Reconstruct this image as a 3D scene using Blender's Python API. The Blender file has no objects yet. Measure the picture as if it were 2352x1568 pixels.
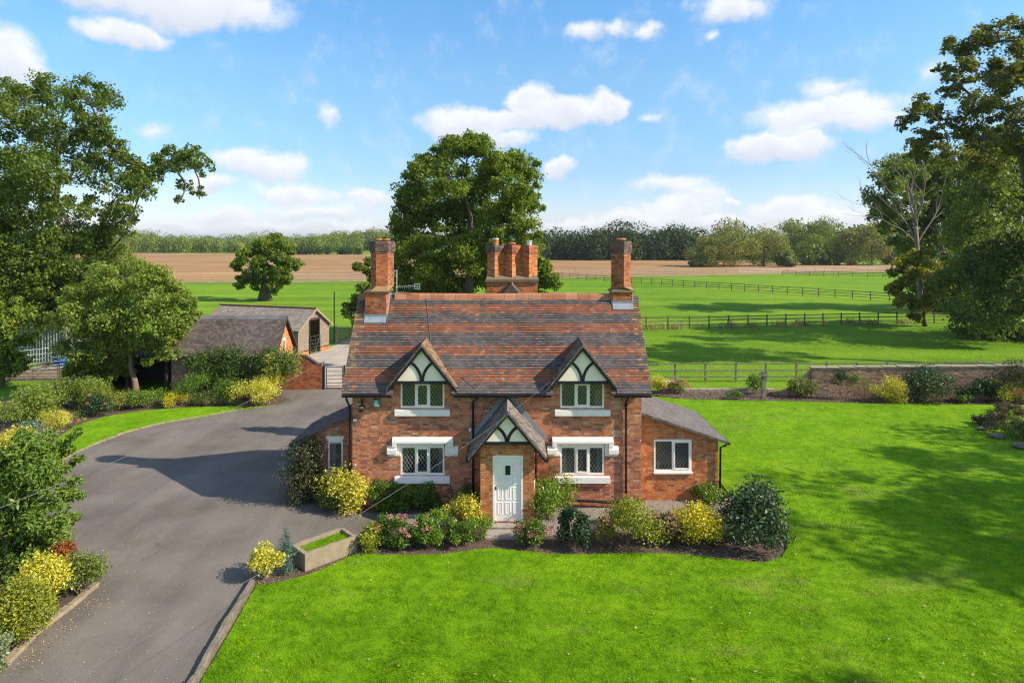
import bpy, math, random
import numpy as np
from mathutils import Vector, Matrix

S = bpy.context.scene
COL = S.collection
rng = np.random.default_rng(11)
random.seed(11)
pi = math.pi

# ------------------------------------------------------------------ camera
CAM_H = 8.9
cam_d = bpy.data.cameras.new('camera')
cam = bpy.data.objects.new('camera', cam_d)
COL.objects.link(cam)
cam.location = (0, 0, CAM_H)
cam.rotation_euler = (math.radians(90), 0, 0)
cam_d.sensor_width = 36.0
cam_d.lens = 23.04
cam_d.shift_y = -0.0986
cam_d.clip_start = 0.1
cam_d.clip_end = 20000
S.camera = cam

# ------------------------------------------------------------------ colour management and light
S.view_settings.view_transform = 'Standard'
S.view_settings.look = 'None'
S.view_settings.gamma = 1.0
S.view_settings.use_curve_mapping = False
S.view_settings.exposure = 0.90
S.render.engine = 'CYCLES'
S.cycles.use_denoising = True
S.cycles.denoising_prefilter = 'NONE'
S.cycles.filter_width = 1.15
S.cycles.sample_clamp_indirect = 4.0
S.cycles.max_bounces = 6
S.cycles.diffuse_bounces = 3
S.cycles.glossy_bounces = 3
S.cycles.transmission_bounces = 4
S.cycles.transparent_max_bounces = 8
S.cycles.caustics_reflective = False
S.cycles.caustics_refractive = False

SUN = Vector((1.34, -0.33, 1.0)).normalized()          # towards the sun
sun_d = bpy.data.lights.new('sun', 'SUN')
sun_d.energy = 3.9
sun_d.angle = math.radians(0.53)
sun_d.color = (1.0, 0.92, 0.79)
sun = bpy.data.objects.new('sun', sun_d)
COL.objects.link(sun)
sun.rotation_euler = SUN.to_track_quat('Z', 'Y').to_euler()
sun.location = (30, -6, 40)
SUN_EL = math.asin(SUN.z)
SUN_AZ = math.atan2(SUN.x, SUN.y)

# ------------------------------------------------------------------ node helpers
def nd(nt, typ, ins=None, **attrs):
    n = nt.nodes.new(typ)
    for k, v in attrs.items():
        setattr(n, k, v)
    for k, v in (ins or {}).items():
        s = n.inputs[k]
        if isinstance(v, bpy.types.NodeSocket):
            nt.links.new(v, s)
        else:
            if isinstance(v, (tuple, list)) and len(v) == 3 and s.type == 'RGBA':
                v = (*v, 1.0)
            s.default_value = v
    return n

def mth(nt, op, a, b=0.0, c=None, clamp=False):
    ins = {0: a, 1: b}
    if c is not None:
        ins[2] = c
    return nd(nt, 'ShaderNodeMath', ins, operation=op, use_clamp=clamp).outputs[0]

def ramp(nt, fac, stops, interp='LINEAR'):
    n = nt.nodes.new('ShaderNodeValToRGB')
    n.color_ramp.interpolation = interp
    el = n.color_ramp.elements
    while len(el) < len(stops):
        el.new(0.5)
    for e, (p, c) in zip(el, stops):
        e.position = p
        e.color = (*c, 1.0) if len(c) == 3 else c
    nt.links.new(fac, n.inputs[0])
    return n.outputs[0]

def mixc(nt, fac, a, b, blend='MIX'):
    n = nd(nt, 'ShaderNodeMix', data_type='RGBA', blend_type=blend)
    for s, v in ((n.inputs[0], fac), (n.inputs[6], a), (n.inputs[7], b)):
        if isinstance(v, bpy.types.NodeSocket):
            nt.links.new(v, s)
        else:
            s.default_value = (*v, 1.0) if isinstance(v, (tuple, list)) and len(v) == 3 else v
    return n.outputs[2]

def noise(nt, scale, vec=None, detail=3.0, rough=0.55, dim='3D'):
    ins = {'Scale': scale, 'Detail': detail, 'Roughness': rough}
    if vec is not None:
        ins['Vector'] = vec
    return nd(nt, 'ShaderNodeTexNoise', ins, noise_dimensions=dim).outputs[0]

# ------------------------------------------------------------------ world: sky with drifting cumulus
world = bpy.data.worlds.new('World')
S.world = world
world.use_nodes = True
wt = world.node_tree
wt.nodes.clear()
sky = nd(wt, 'ShaderNodeTexSky', sky_type='NISHITA', sun_disc=False, sun_elevation=SUN_EL,
         sun_rotation=SUN_AZ, altitude=80.0, air_density=1.0, dust_density=0.6, ozone_density=1.6)
tc = nd(wt, 'ShaderNodeTexCoord').outputs['Generated']
sep = nd(wt, 'ShaderNodeSeparateXYZ', {0: tc})
az = mth(wt, 'ARCTAN2', sep.outputs[0], sep.outputs[1])
el = mth(wt, 'ARCSINE', sep.outputs[2])
ae = nd(wt, 'ShaderNodeCombineXYZ', {0: az, 1: el, 2: 0.0}).outputs[0]
nz = nd(wt, 'ShaderNodeTexNoise', {'Vector': tc, 'Scale': 16.0, 'Detail': 7.0, 'Roughness': 0.6})
wv = nd(wt, 'ShaderNodeVectorMath', {0: nz.outputs['Color'], 1: (0.5, 0.5, 0.5)}, operation='SUBTRACT').outputs[0]
wv = nd(wt, 'ShaderNodeVectorMath', {0: wv, 1: (0.085, 0.05, 0.0)}, operation='MULTIPLY').outputs[0]
aew = nd(wt, 'ShaderNodeVectorMath', {0: ae, 1: wv}, operation='ADD').outputs[0]

def ang(x, y):
    a = math.atan((x - 1176) / 1505.3)
    return a, math.atan(-(y - 552.2) / 1505.3 * math.cos(a))

# clouds by azimuth / elevation: (x, y, rx, ry, strength)
CL = [(430, 5, 235, 58, 1.0), (160, -25, 200, 40, .9), (285, 78, 90, 30, 1.0), (10, 135, 85, 62, 1.0), (350, 296, 55, 22, .42),
      (742, 265, 36, 30, .40), (560, 372, 75, 34, .9), (625, 385, 90, 38, .85), (690, 445, 110, 30, .9), (490, 420, 70, 22, .7),
      (840, 462, 62, 26, .9), (525, 497, 60, 20, .9), (720, 486, 130, 22, .7), (430, 520, 80, 15, .8),
      (1215, 230, 58, 46, 1.1), (1300, 255, 120, 34, 1.1), (1075, 285, 110, 40, 1.1), (1400, 245, 50, 38, 1.1), (1160, 318, 75, 24, .75),
      (1180, 275, 120, 30, 1.0), (1285, 388, 46, 28, 1.1), (1790, 335, 122, 34, 1.15), (1840, 322, 70, 34, 1.1), (1890, 262, 165, 44, .95),
      (1990, 275, 80, 30, .8), (1895, 202, 65, 26, .5), (2115, 165, 40, 36, .3), (1345, 68, 46, 28, .62), (1475, 75, 50, 20, .6), (1410, 70, 60, 16, .5),
      (1690, 15, 100, 34, .75), (1640, 88, 25, 16, .4), (1500, 262, 30, 16, .35), (1550, 428, 110, 28, .65), (1610, 445, 80, 30, .6),
      (1690, 458, 28, 12, .9), (1560, 478, 110, 26, .8), (1820, 478, 110, 26, .9), (1440, 505, 130, 24, .6), (1900, 500, 120, 26, .7),
      (1640, 505, 180, 20, .6), (600, 520, 140, 14, .6), (800, 520, 70, 14, .7), (1320, 515, 90, 16, .6)]
mask = None
low = None
wsum = None
for (x, y, rx, ry, st) in CL:
    a0, e0 = ang(x, y)
    ca = math.cos(a0)
    d = nd(wt, 'ShaderNodeVectorMath', {0: aew, 1: (a0, e0, 0)}, operation='SUBTRACT').outputs[0]
    d = nd(wt, 'ShaderNodeVectorMath', {0: d, 1: (1505 / rx / ca / 1.14, 1505 / ry / 1.14, 0)}, operation='MULTIPLY').outputs[0]
    ln = nd(wt, 'ShaderNodeVectorMath', {0: d}, operation='LENGTH').outputs['Value']
    v = mth(wt, 'MULTIPLY_ADD', ln, -st, st)                  # st*(1-len)
    mask = v if mask is None else mth(wt, 'SMOOTH_MAX', mask, v, 0.12)
    vp = mth(wt, 'MAXIMUM', v, 0.0)
    dy = nd(wt, 'ShaderNodeSeparateXYZ', {0: d}).outputs[1]
    low = mth(wt, 'MULTIPLY', vp, dy) if low is None else mth(wt, 'MULTIPLY_ADD', vp, dy, low)
    wsum = vp if wsum is None else mth(wt, 'ADD', wsum, vp)
# scattered cloud round the unseen sky, thickened to give a whiter, brighter fill light
gen = nd(wt, 'ShaderNodeMapping', {'Vector': tc, 'Scale': (1.0, 1.0, 3.2), 'Location': (3.1, 1.7, 0.4)}).outputs[0]
gn = noise(wt, 2.6, gen, 6.0, 0.58)
gm = mth(wt, 'MULTIPLY', mth(wt, 'SUBTRACT', gn, 0.505), 4.0)
front = nd(wt, 'ShaderNodeMapRange', {'Value': mth(wt, 'ABSOLUTE', az), 'From Min': 0.72, 'From Max': 0.95}).outputs[0]
above = nd(wt, 'ShaderNodeMapRange', {'Value': el, 'From Min': 0.36, 'From Max': 0.5}).outputs[0]
outside = mth(wt, 'MAXIMUM', front, above)
gm = mth(wt, 'MULTIPLY', gm, outside)
mask = mth(wt, 'MAXIMUM', mask, gm)
edge = noise(wt, 24.0, tc, 9.0, 0.60)
mask = mth(wt, 'ADD', mask, mth(wt, 'MULTIPLY', mth(wt, 'SUBTRACT', edge, 0.5), 0.72))
cov = nd(wt, 'ShaderNodeMapRange', {'Value': mask, 'From Min': -0.03, 'From Max': 0.50}, interpolation_type='SMOOTHSTEP').outputs[0]
# body of the cloud: whiter where thick, a little greyer and bluer where thin and in its folds
fold = noise(wt, 26.0, nd(wt, 'ShaderNodeMapping', {'Vector': tc, 'Location': (0.0, 0.0, 0.012)}).outputs[0], 5.0, 0.6)
body = ramp(wt, mth(wt, 'ADD', mth(wt, 'MULTIPLY', mask, 0.55), mth(wt, 'MULTIPLY', fold, 0.55)),
            [(0.18, (3.5, 3.6, 3.85)), (0.5, (3.95, 3.95, 4.05)), (0.8, (3.6, 3.62, 3.78))])
hr = mth(wt, 'DIVIDE', low, mth(wt, 'ADD', wsum, 0.06))
base_f = nd(wt, 'ShaderNodeMapRange', {'Value': hr, 'From Min': 0.12, 'From Max': -0.55, 'To Min': 0.0, 'To Max': 0.9}).outputs[0]
body = mixc(wt, base_f, body, (2.8, 2.95, 3.3))
tint = ramp(wt, el, [(0.03, (0.60, 0.62, 0.80)), (0.10, (0.47, 0.58, 0.73)), (0.245, (0.53, 0.73, 0.80)), (0.36, (0.47, 0.76, 0.92))])
blue = mixc(wt, 1.0, sky.outputs[0], tint, 'MULTIPLY')
skyc = mixc(wt, mth(wt, 'MULTIPLY', cov, 0.90), blue, body)
bg = nd(wt, 'ShaderNodeBackground', {'Color': skyc, 'Strength': 0.142})
wo = nd(wt, 'ShaderNodeOutputWorld', {'Surface': bg.outputs[0]})

# ------------------------------------------------------------------ places read off the photograph (2352 px wide)
F = 1505.3
YH = 552.2
def G(x, y, z=0.0):
    d = F * (CAM_H - z) / (y - YH)
    return ((x - 1176) / F * d, d, z)
def W(x, y, d):
    return ((x - 1176) / F * d, d, CAM_H - (y - YH) / F * d)

# ------------------------------------------------------------------ mesh helpers
BOXF = [(0, 1, 3, 2), (4, 6, 7, 5), (0, 4, 5, 1), (2, 3, 7, 6), (0, 2, 6, 4), (1, 5, 7, 3)]

class MB:
    def __init__(s):
        s.v = []; s.f = []
    def add(s, V, Fs):
        o = len(s.v)
        s.v.extend([tuple(map(float, p)) for p in V])
        s.f.extend([tuple(i + o for i in f) for f in Fs])
        return s
    def box(s, x0, x1, y0, y1, z0, z1):
        return s.add([(x, y, z) for x in (x0, x1) for y in (y0, y1) for z in (z0, z1)], BOXF)
    def obox(s, c, ax, ay, az):
        c = Vector(c); ax = Vector(ax); ay = Vector(ay); az = Vector(az)
        return s.add([c + i * ax + j * ay + k * az for i in (-1, 1) for j in (-1, 1) for k in (-1, 1)], BOXF)
    def bar(s, a, b, w, h, up=(0, 0, 1)):
        a = Vector(a); b = Vector(b); d = b - a
        sd = d.cross(Vector(up)).normalized()
        u2 = sd.cross(d).normalized()
        return s.obox((a + b) / 2, d / 2, sd * (w / 2), u2 * (h / 2))
    def prism(s, pts, ext):
        n = len(pts); e = Vector(ext)
        P = [Vector(p) for p in pts]
        return s.add(P + [p + e for p in P], [tuple(range(n - 1, -1, -1)), tuple(range(n, 2 * n))] +
                     [(i, (i + 1) % n, n + (i + 1) % n, n + i) for i in range(n)])
    def tube(s, pts, rad, k=8, cap=True):
        P = [Vector(p) for p in pts]
        n = len(P)
        R = rad if isinstance(rad, (list, tuple)) else [rad] * n
        V = []
        ref = Vector((0.31, 0.17, 0.93))
        for i in range(n):
            t = (P[min(i + 1, n - 1)] - P[max(i - 1, 0)]).normalized()
            a = t.cross(ref)
            if a.length < 1e-3:
                a = t.cross(Vector((1, 0, 0)))
            a.normalize(); b = t.cross(a)
            for j in range(k):
                q = 2 * pi * j / k
                V.append(P[i] + (a * math.cos(q) + b * math.sin(q)) * R[i])
        Fs = [(i * k + j, i * k + (j + 1) % k, (i + 1) * k + (j + 1) % k, (i + 1) * k + j) for i in range(n - 1) for j in range(k)]
        if cap:
            Fs += [tuple(range(k - 1, -1, -1)), tuple((n - 1) * k + j for j in range(k))]
        return s.add(V, Fs)
    def poly(s, pts):
        return s.add(pts, [tuple(range(len(pts)))])

def mesh_py(name, V, Fs):
    me = bpy.data.meshes.new(name)
    me.from_pydata(V, [], Fs)
    me.update()
    return me

def mesh_np(name, V, Fa):
    me = bpy.data.meshes.new(name)
    n, (m, k) = len(V), Fa.shape
    me.vertices.add(n)
    me.vertices.foreach_set('co', np.ascontiguousarray(V, dtype=np.float32).ravel())
    me.loops.add(m * k)
    me.loops.foreach_set('vertex_index', np.ascontiguousarray(Fa, dtype=np.int32).ravel())
    me.polygons.add(m)
    me.polygons.foreach_set('loop_start', np.arange(0, m * k, k, dtype=np.int32))
    me.update(calc_edges=True)
    return me

def tag(o, label=None, cat=None, group=None, kind=None):
    if label: o['label'] = label
    if cat: o['category'] = cat
    if group: o['group'] = group
    if kind: o['kind'] = kind
    return o

def worldpos(o):
    p = Vector((0, 0, 0))
    while o is not None:
        p = p + o.location
        o = o.parent
    return p

def thing(name, loc, label, cat, group=None):
    o = bpy.data.objects.new(name, None)
    o.empty_display_size = 0.3
    COL.objects.link(o)
    o.location = loc
    return tag(o, label, cat, group)

def link(name, me, m, parent=None, kind=None, smooth=False):
    """mesh given in world coordinates -> object (child of parent, or top level with its origin at the base)"""
    o = bpy.data.objects.new(name, me)
    COL.objects.link(o)
    if m is not None:
        me.materials.append(m)
    if smooth:
        me.polygons.foreach_set('use_smooth', [True] * len(me.polygons))
    if parent is not None:
        o.parent = parent
        o.location = -worldpos(parent)
    elif kind != 'structure':
        co = np.empty(len(me.vertices) * 3, dtype=np.float32)
        me.vertices.foreach_get('co', co)
        co = co.reshape(-1, 3)
        b = np.array([(co[:, 0].min() + co[:, 0].max()) / 2, (co[:, 1].min() + co[:, 1].max()) / 2, co[:, 2].min()])
        me.vertices.foreach_set('co', (co - b).astype(np.float32).ravel())
        me.update()
        o.location = Vector(b.tolist())
    if kind:
        o['kind'] = kind
    return o

def build(mb, name, m, parent=None, kind=None, smooth=False, bevel=0.0):
    o = link(name, mesh_py(name, mb.v, mb.f), m, parent, kind, smooth)
    if bevel:
        b = o.modifiers.new('bevel', 'BEVEL'); b.width = bevel; b.segments = 2; b.limit_method = 'ANGLE'
    return o

def inst(name, me, parent, loc, basis=None):
    """a piece that shares mesh data; loc and basis in world space"""
    o = bpy.data.objects.new(name, me)
    COL.objects.link(o)
    o.parent = parent
    p = Vector(loc) - worldpos(parent)
    M4 = basis.to_4x4() if basis is not None else Matrix.Identity(4)
    M4.translation = p
    o.matrix_local = M4
    return o
# ------------------------------------------------------------------ materials
def new_mat(name):
    m = bpy.data.materials.new(name)
    m.use_nodes = True
    nt = m.node_tree
    nt.nodes.clear()
    return m, nt

def finish(nt, col, rough=0.8, bump=None, bstr=0.3, bdist=0.02, spec=0.3, metal=0.0, transl=0.0, tcol=None):
    p = nd(nt, 'ShaderNodeBsdfPrincipled', {'Base Color': col, 'Roughness': rough, 'Metallic': metal, 'Specular IOR Level': spec})
    if bump is not None:
        b = nd(nt, 'ShaderNodeBump', {'Height': bump, 'Strength': bstr, 'Distance': bdist})
        nt.links.new(b.outputs[0], p.inputs['Normal'])
    out = p.outputs[0]
    if transl:
        t = nd(nt, 'ShaderNodeBsdfTranslucent', {'Color': tcol if tcol is not None else col})
        out = nd(nt, 'ShaderNodeMixShader', {0: transl, 1: out, 2: t.outputs[0]}).outputs[0]
    nd(nt, 'ShaderNodeOutputMaterial', {'Surface': out})

def pos(nt):
    return nd(nt, 'ShaderNodeNewGeometry').outputs['Position']

def rnd(nt):
    """random value for each island of a mesh, or each separate piece"""
    g = nd(nt, 'ShaderNodeNewGeometry').outputs['Random Per Island']
    o = nd(nt, 'ShaderNodeObjectInfo').outputs['Random']
    return mth(nt, 'FRACT', mth(nt, 'ADD', g, o))

def m_plain(name, col, rough=0.7, var=0.25, scale=6.0, bstr=0.15, metal=0.0, spec=0.3, dark=None):
    m, nt = new_mat(name)
    P = pos(nt)
    n1 = noise(nt, scale, P, 5, 0.6)
    n2 = noise(nt, scale * 9, P, 3, 0.6)
    d = dark if dark is not None else tuple(c * (1 - var) for c in col)
    h = tuple(min(1, c * (1 + var)) for c in col)
    c = ramp(nt, mth(nt, 'ADD', mth(nt, 'MULTIPLY', n1, 0.7), mth(nt, 'MULTIPLY', n2, 0.3)), [(0.3, d), (0.52, col), (0.72, h)])
    finish(nt, c, rough, n2, bstr, 0.01, spec, metal)
    return m

def m_brick(name, stops, stain=(0.10, 0.06, 0.045), stain_amt=0.5, pale=(0.5, 0.42, 0.33), pale_amt=0.35):
    m, nt = new_mat(name)
    P = pos(nt)
    c = ramp(nt, rnd(nt), stops)
    n1 = noise(nt, 0.9, P, 5, 0.65)
    n2 = noise(nt, 34.0, P, 4, 0.6)
    n3 = noise(nt, 9.0, P, 4, 0.6)
    c = mixc(nt, 0.6, c, ramp(nt, noise(nt, 2.6, P, 4, 0.65), [(0.3, (0.55, 0.52, 0.52)), (0.5, (1, 1, 1)), (0.7, (1.3, 1.35, 1.4))]), 'MULTIPLY')
    c = mixc(nt, mth(nt, 'MULTIPLY', nd(nt, 'ShaderNodeMapRange', {'Value': n1, 'From Min': 0.48, 'From Max': 0.72}).outputs[0], stain_amt), c, stain)
    c = mixc(nt, mth(nt, 'MULTIPLY', nd(nt, 'ShaderNodeMapRange', {'Value': n3, 'From Min': 0.55, 'From Max': 0.75}).outputs[0], pale_amt), c, pale)
    c = mixc(nt, 0.5, c, ramp(nt, n2, [(0.25, (0.45, 0.45, 0.45)), (0.55, (1, 1, 1)), (0.8, (1.3, 1.3, 1.3))]), 'MULTIPLY')
    finish(nt, c, 0.9, n2, 0.5, 0.008, 0.2)
    return m

BR_OLD = m_brick('old_red_brick', [(0.0, (0.28, 0.11, 0.075)), (0.06, (0.40, 0.14, 0.08)), (0.35, (0.56, 0.175, 0.08)), (0.6, (0.66, 0.235, 0.105)),
                                   (0.82, (0.68, 0.30, 0.15)), (0.93, (0.50, 0.22, 0.13)), (1.0, (0.66, 0.46, 0.29))], stain_amt=0.3)
BR_ORANGE = m_brick('orange_brick', [(0.0, (0.38, 0.11, 0.04)), (0.25, (0.56, 0.17, 0.05)), (0.7, (0.66, 0.23, 0.07)), (0.92, (0.66, 0.29, 0.11)),
                                     (1.0, (0.5, 0.31, 0.17))], stain_amt=0.12, pale_amt=0.2)
BR_STACK = m_brick('chimney_brick', [(0.0, (0.20, 0.07, 0.04)), (0.3, (0.42, 0.12, 0.045)), (0.75, (0.50, 0.16, 0.06)), (1.0, (0.42, 0.2, 0.1))], stain_amt=0.35)
BR_SOOT = m_brick('sooty_blue_brick', [(0.0, (0.075, 0.05, 0.05)), (0.5, (0.15, 0.09, 0.08)), (1.0, (0.22, 0.11, 0.085))], stain_amt=0.2, pale_amt=0.2)
BR_DIM = m_brick('brown_brick', [(0.0, (0.24, 0.14, 0.10)), (0.5, (0.41, 0.235, 0.155)), (1.0, (0.56, 0.36, 0.24))], stain_amt=0.4, pale_amt=0.3)
MORTAR = m_plain('lime_mortar', (0.46, 0.37, 0.28), 0.95, 0.35, 14)
MORTAR_D = m_plain('dark_mortar', (0.22, 0.15, 0.11), 0.95, 0.35, 14)

def m_tile(name, stops, lichen=0.5):
    m, nt = new_mat(name)
    P = pos(nt)
    c = ramp(nt, rnd(nt), stops)
    n1 = noise(nt, 1.1, P, 5, 0.65)
    n2 = noise(nt, 30, P, 4, 0.6)
    n3 = noise(nt, 5.5, P, 6, 0.7)
    streak = noise(nt, 1.0, nd(nt, 'ShaderNodeMapping', {'Vector': P, 'Scale': (3.2, 0.35, 0.35)}).outputs[0], 4, 0.6)
    c = mixc(nt, mth(nt, 'MULTIPLY', nd(nt, 'ShaderNodeMapRange', {'Value': streak, 'From Min': 0.5, 'From Max': 0.7}).outputs[0], 0.35), c, (0.10, 0.078, 0.07))
    c = mixc(nt, mth(nt, 'MULTIPLY', nd(nt, 'ShaderNodeMapRange', {'Value': n1, 'From Min': 0.52, 'From Max': 0.75}).outputs[0], 0.25), c, (0.21, 0.15, 0.125))
    c = mixc(nt, mth(nt, 'MULTIPLY', nd(nt, 'ShaderNodeMapRange', {'Value': n3, 'From Min': 0.645, 'From Max': 0.70}).outputs[0], lichen), c, (0.5, 0.46, 0.4))
    c = mixc(nt, 0.5, c, ramp(nt, n2, [(0.25, (0.5, 0.5, 0.5)), (0.55, (1, 1, 1)), (0.8, (1.25, 1.25, 1.25))]), 'MULTIPLY')
    finish(nt, c, 0.85, n2, 0.4, 0.006, 0.25)
    return m

T_RED = m_tile('red_clay_tile', [(0.0, (0.14, 0.075, 0.052)), (0.10, (0.19, 0.08, 0.046)), (0.5, (0.235, 0.088, 0.046)), (0.9, (0.275, 0.105, 0.055)), (1.0, (0.36, 0.14, 0.08))], 0.7)
T_GREY = m_tile('grey_clay_tile', [(0.0, (0.075, 0.064, 0.062)), (0.5, (0.105, 0.088, 0.084)), (0.9, (0.135, 0.11, 0.102)), (1.0, (0.16, 0.10, 0.08))], 0.35)
T_BROWN = m_tile('dark_brown_tile', [(0.0, (0.075, 0.055, 0.05)), (0.6, (0.135, 0.09, 0.078)), (1.0, (0.19, 0.12, 0.1))], 0.35)
T_OUT = m_tile('grey_brown_tile', [(0.0, (0.085, 0.066, 0.058)), (0.6, (0.14, 0.105, 0.09)), (1.0, (0.19, 0.14, 0.115))], 0.3)
T_PORCH = m_tile('porch_tile', [(0.0, (0.13, 0.105, 0.09)), (0.6, (0.21, 0.165, 0.135)), (1.0, (0.28, 0.22, 0.17))], 0.2)
T_LICHEN = m_tile('lichened_tile', [(0.0, (0.13, 0.085, 0.05)), (0.5, (0.24, 0.16, 0.09)), (1.0, (0.33, 0.2, 0.08))], 0.5)
T_RIDGE = m_tile('terracotta_ridge', [(0.0, (0.36, 0.13, 0.065)), (1.0, (0.47, 0.2, 0.11))], 0.15)
T_SLATE = m_tile('mossy_sheet', [(0.0, (0.13, 0.11, 0.10)), (1.0, (0.19, 0.165, 0.15))], 0.35)

WHITE = m_plain('white_paint', (0.95, 0.84, 0.74), 0.55, 0.08, 3.0, 0.05)
WHITE_UPVC = m_plain('white_window_frame', (0.95, 0.84, 0.73), 0.4, 0.04, 3.0, 0.0)
RENDER_W = m_plain('white_render', (0.95, 0.79, 0.62), 0.85, 0.12, 2.5, 0.1)
BLACK = m_plain('black_paint', (0.018, 0.018, 0.02), 0.5, 0.3, 8.0, 0.1)
BLACK_P = m_plain('black_plastic', (0.015, 0.015, 0.017), 0.4, 0.2, 8.0, 0.0)
VERGE = m_plain('weathered_verge', (0.14, 0.125, 0.10), 0.95, 0.75, 7.0, 0.5)
LEAD = m_plain('lead', (0.26, 0.28, 0.31), 0.5, 0.25, 4.0, 0.1)
CAME = m_plain('lead_came', (0.46, 0.46, 0.45), 0.45, 0.1, 4.0, 0.0)
STONE = m_plain('buff_stone', (0.27, 0.205, 0.13), 0.95, 0.4, 3.5, 0.6, dark=(0.2, 0.16, 0.1))
STONE_G = m_plain('grey_stone', (0.18, 0.15, 0.11), 0.95, 0.45, 4.0, 0.6, dark=(0.07, 0.065, 0.045))
STEP = m_plain('step_stone', (0.33, 0.27, 0.22), 0.9, 0.35, 5.0, 0.4)
COPING = m_plain('coping_stone', (0.36, 0.29, 0.20), 0.95, 0.3, 3.0, 0.5)
CLAYPOT = m_plain('clay_pot', (0.50, 0.17, 0.075), 0.8, 0.2, 8.0, 0.1)
WOOD_F = m_plain('weathered_fence_wood', (0.23, 0.19, 0.145), 0.95, 0.45, 5.0, 0.5, dark=(0.1, 0.085, 0.065))
WOOD_FD = m_plain('dark_fence_wood', (0.11, 0.09, 0.065), 0.95, 0.4, 5.0, 0.5)
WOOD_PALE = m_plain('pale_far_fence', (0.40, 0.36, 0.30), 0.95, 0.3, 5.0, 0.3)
WOOD_BARN = m_plain('pale_barn_board', (0.30, 0.225, 0.165), 0.9, 0.35, 4.0, 0.4)
WOOD_DK = m_plain('dark_timber', (0.05, 0.04, 0.034), 0.9, 0.4, 5.0, 0.4)
GALV = m_plain('galvanised_steel', (0.11, 0.12, 0.125), 0.4, 0.2, 4.0, 0.0, 0.6, 0.5)
ALU = m_plain('aluminium', (0.62, 0.63, 0.64), 0.4, 0.1, 4.0, 0.0, 0.5, 0.5)
CORR = m_plain('corrugated_asbestos', (0.24, 0.20, 0.165), 0.95, 0.6, 3.0, 0.5, dark=(0.11, 0.1, 0.08))
GREENSHEET = m_plain('green_sheeting', (0.20, 0.26, 0.20), 0.7, 0.25, 4.0, 0.1)
BLUE = m_plain('blue_plastic', (0.02, 0.16, 0.6), 0.45, 0.15, 4.0, 0.0)
TEAL = m_plain('teal_plastic', (0.03, 0.28, 0.26), 0.45, 0.1, 4.0, 0.0)
CONCRETE = m_plain('yard_concrete', (0.40, 0.34, 0.27), 0.95, 0.25, 1.2, 0.3)
RUST = m_plain('rust_ridge', (0.33, 0.13, 0.06), 0.85, 0.3, 6.0, 0.2)
INTERIOR = m_plain('dim_interior', (0.20, 0.17, 0.14), 0.9, 0.2, 2.0, 0.0)
CURTAIN = m_plain('pale_curtain', (0.55, 0.53, 0.47), 0.9, 0.15, 4.0, 0.0)
CURTAIN_Y = m_plain('golden_curtain', (0.62, 0.46, 0.19), 0.9, 0.15, 4.0, 0.0)
BARK = m_plain('oak_bark', (0.115, 0.088, 0.062), 0.95, 0.4, 7.0, 0.8)
BARK_PALE = m_plain('dead_pale_bark', (0.24, 0.19, 0.145), 0.95, 0.35, 5.0, 0.6)
BARK_BR = m_plain('smooth_brown_bark', (0.22, 0.15, 0.10), 0.9, 0.35, 6.0, 0.5)
CABLE = m_plain('grey_cable', (0.13, 0.125, 0.12), 0.6, 0.1, 4.0, 0.0)
GLASSDK = m_plain('door_light', (0.02, 0.022, 0.02), 0.15, 0.1, 4.0, 0.0, 0.0, 0.5)

def m_glass():
    m, nt = new_mat('window_glass')
    lw = nd(nt, 'ShaderNodeFresnel', {'IOR': 1.5}).outputs[0]
    t = nd(nt, 'ShaderNodeBsdfTransparent', {'Color': (0.80, 0.84, 0.82)})
    g = nd(nt, 'ShaderNodeBsdfGlossy', {'Color': (0.9, 0.9, 0.9), 'Roughness': 0.02})
    f = mth(nt, 'ADD', mth(nt, 'MULTIPLY', lw, 0.8), 0.01, clamp=True)
    mx = nd(nt, 'ShaderNodeMixShader', {0: f, 1: t.outputs[0], 2: g.outputs[0]})
    nd(nt, 'ShaderNodeOutputMaterial', {'Surface': mx.outputs[0]})
    return m
GLASS = m_glass()

def m_leaf(name, stops, transl=0.3, rough=0.5, spec=0.35, patch=0.35, pscale=0.6):
    m, nt = new_mat(name)
    P = pos(nt)
    r = nd(nt, 'ShaderNodeNewGeometry').outputs['Random Per Island']
    n = noise(nt, pscale, P, 3, 0.6)
    f = mth(nt, 'ADD', mth(nt, 'MULTIPLY', r, 1 - patch), mth(nt, 'MULTIPLY', mth(nt, 'SUBTRACT', mth(nt, 'MULTIPLY', n, 2.4), 0.7), patch), clamp=True)
    c = ramp(nt, f, stops)
    finish(nt, c, rough, None, spec=spec, transl=transl, tcol=mixc(nt, 1.0, c, (1.5, 1.35, 0.6), 'MULTIPLY'))
    return m

L_OAK = m_leaf('oak_leaf', [(0, (0.065, 0.11, 0.012)), (0.45, (0.14, 0.21, 0.018)), (0.85, (0.25, 0.30, 0.022)), (1, (0.38, 0.34, 0.03))], 0.48)
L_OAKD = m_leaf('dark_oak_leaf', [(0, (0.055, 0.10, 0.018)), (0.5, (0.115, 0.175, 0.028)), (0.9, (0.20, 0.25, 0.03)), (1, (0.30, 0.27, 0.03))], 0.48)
L_OAKL = m_leaf('deep_oak_leaf', [(0, (0.050, 0.090, 0.014)), (0.45, (0.105, 0.165, 0.018)), (0.85, (0.19, 0.24, 0.022)), (1, (0.30, 0.28, 0.03))], 0.45)  # darker leaf green for the left oak
L_OAKR = m_leaf('autumn_oak_leaf', [(0, (0.055, 0.08, 0.012)), (0.5, (0.12, 0.15, 0.016)), (0.85, (0.24, 0.22, 0.018)), (1, (0.40, 0.24, 0.02))], 0.5)
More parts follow.
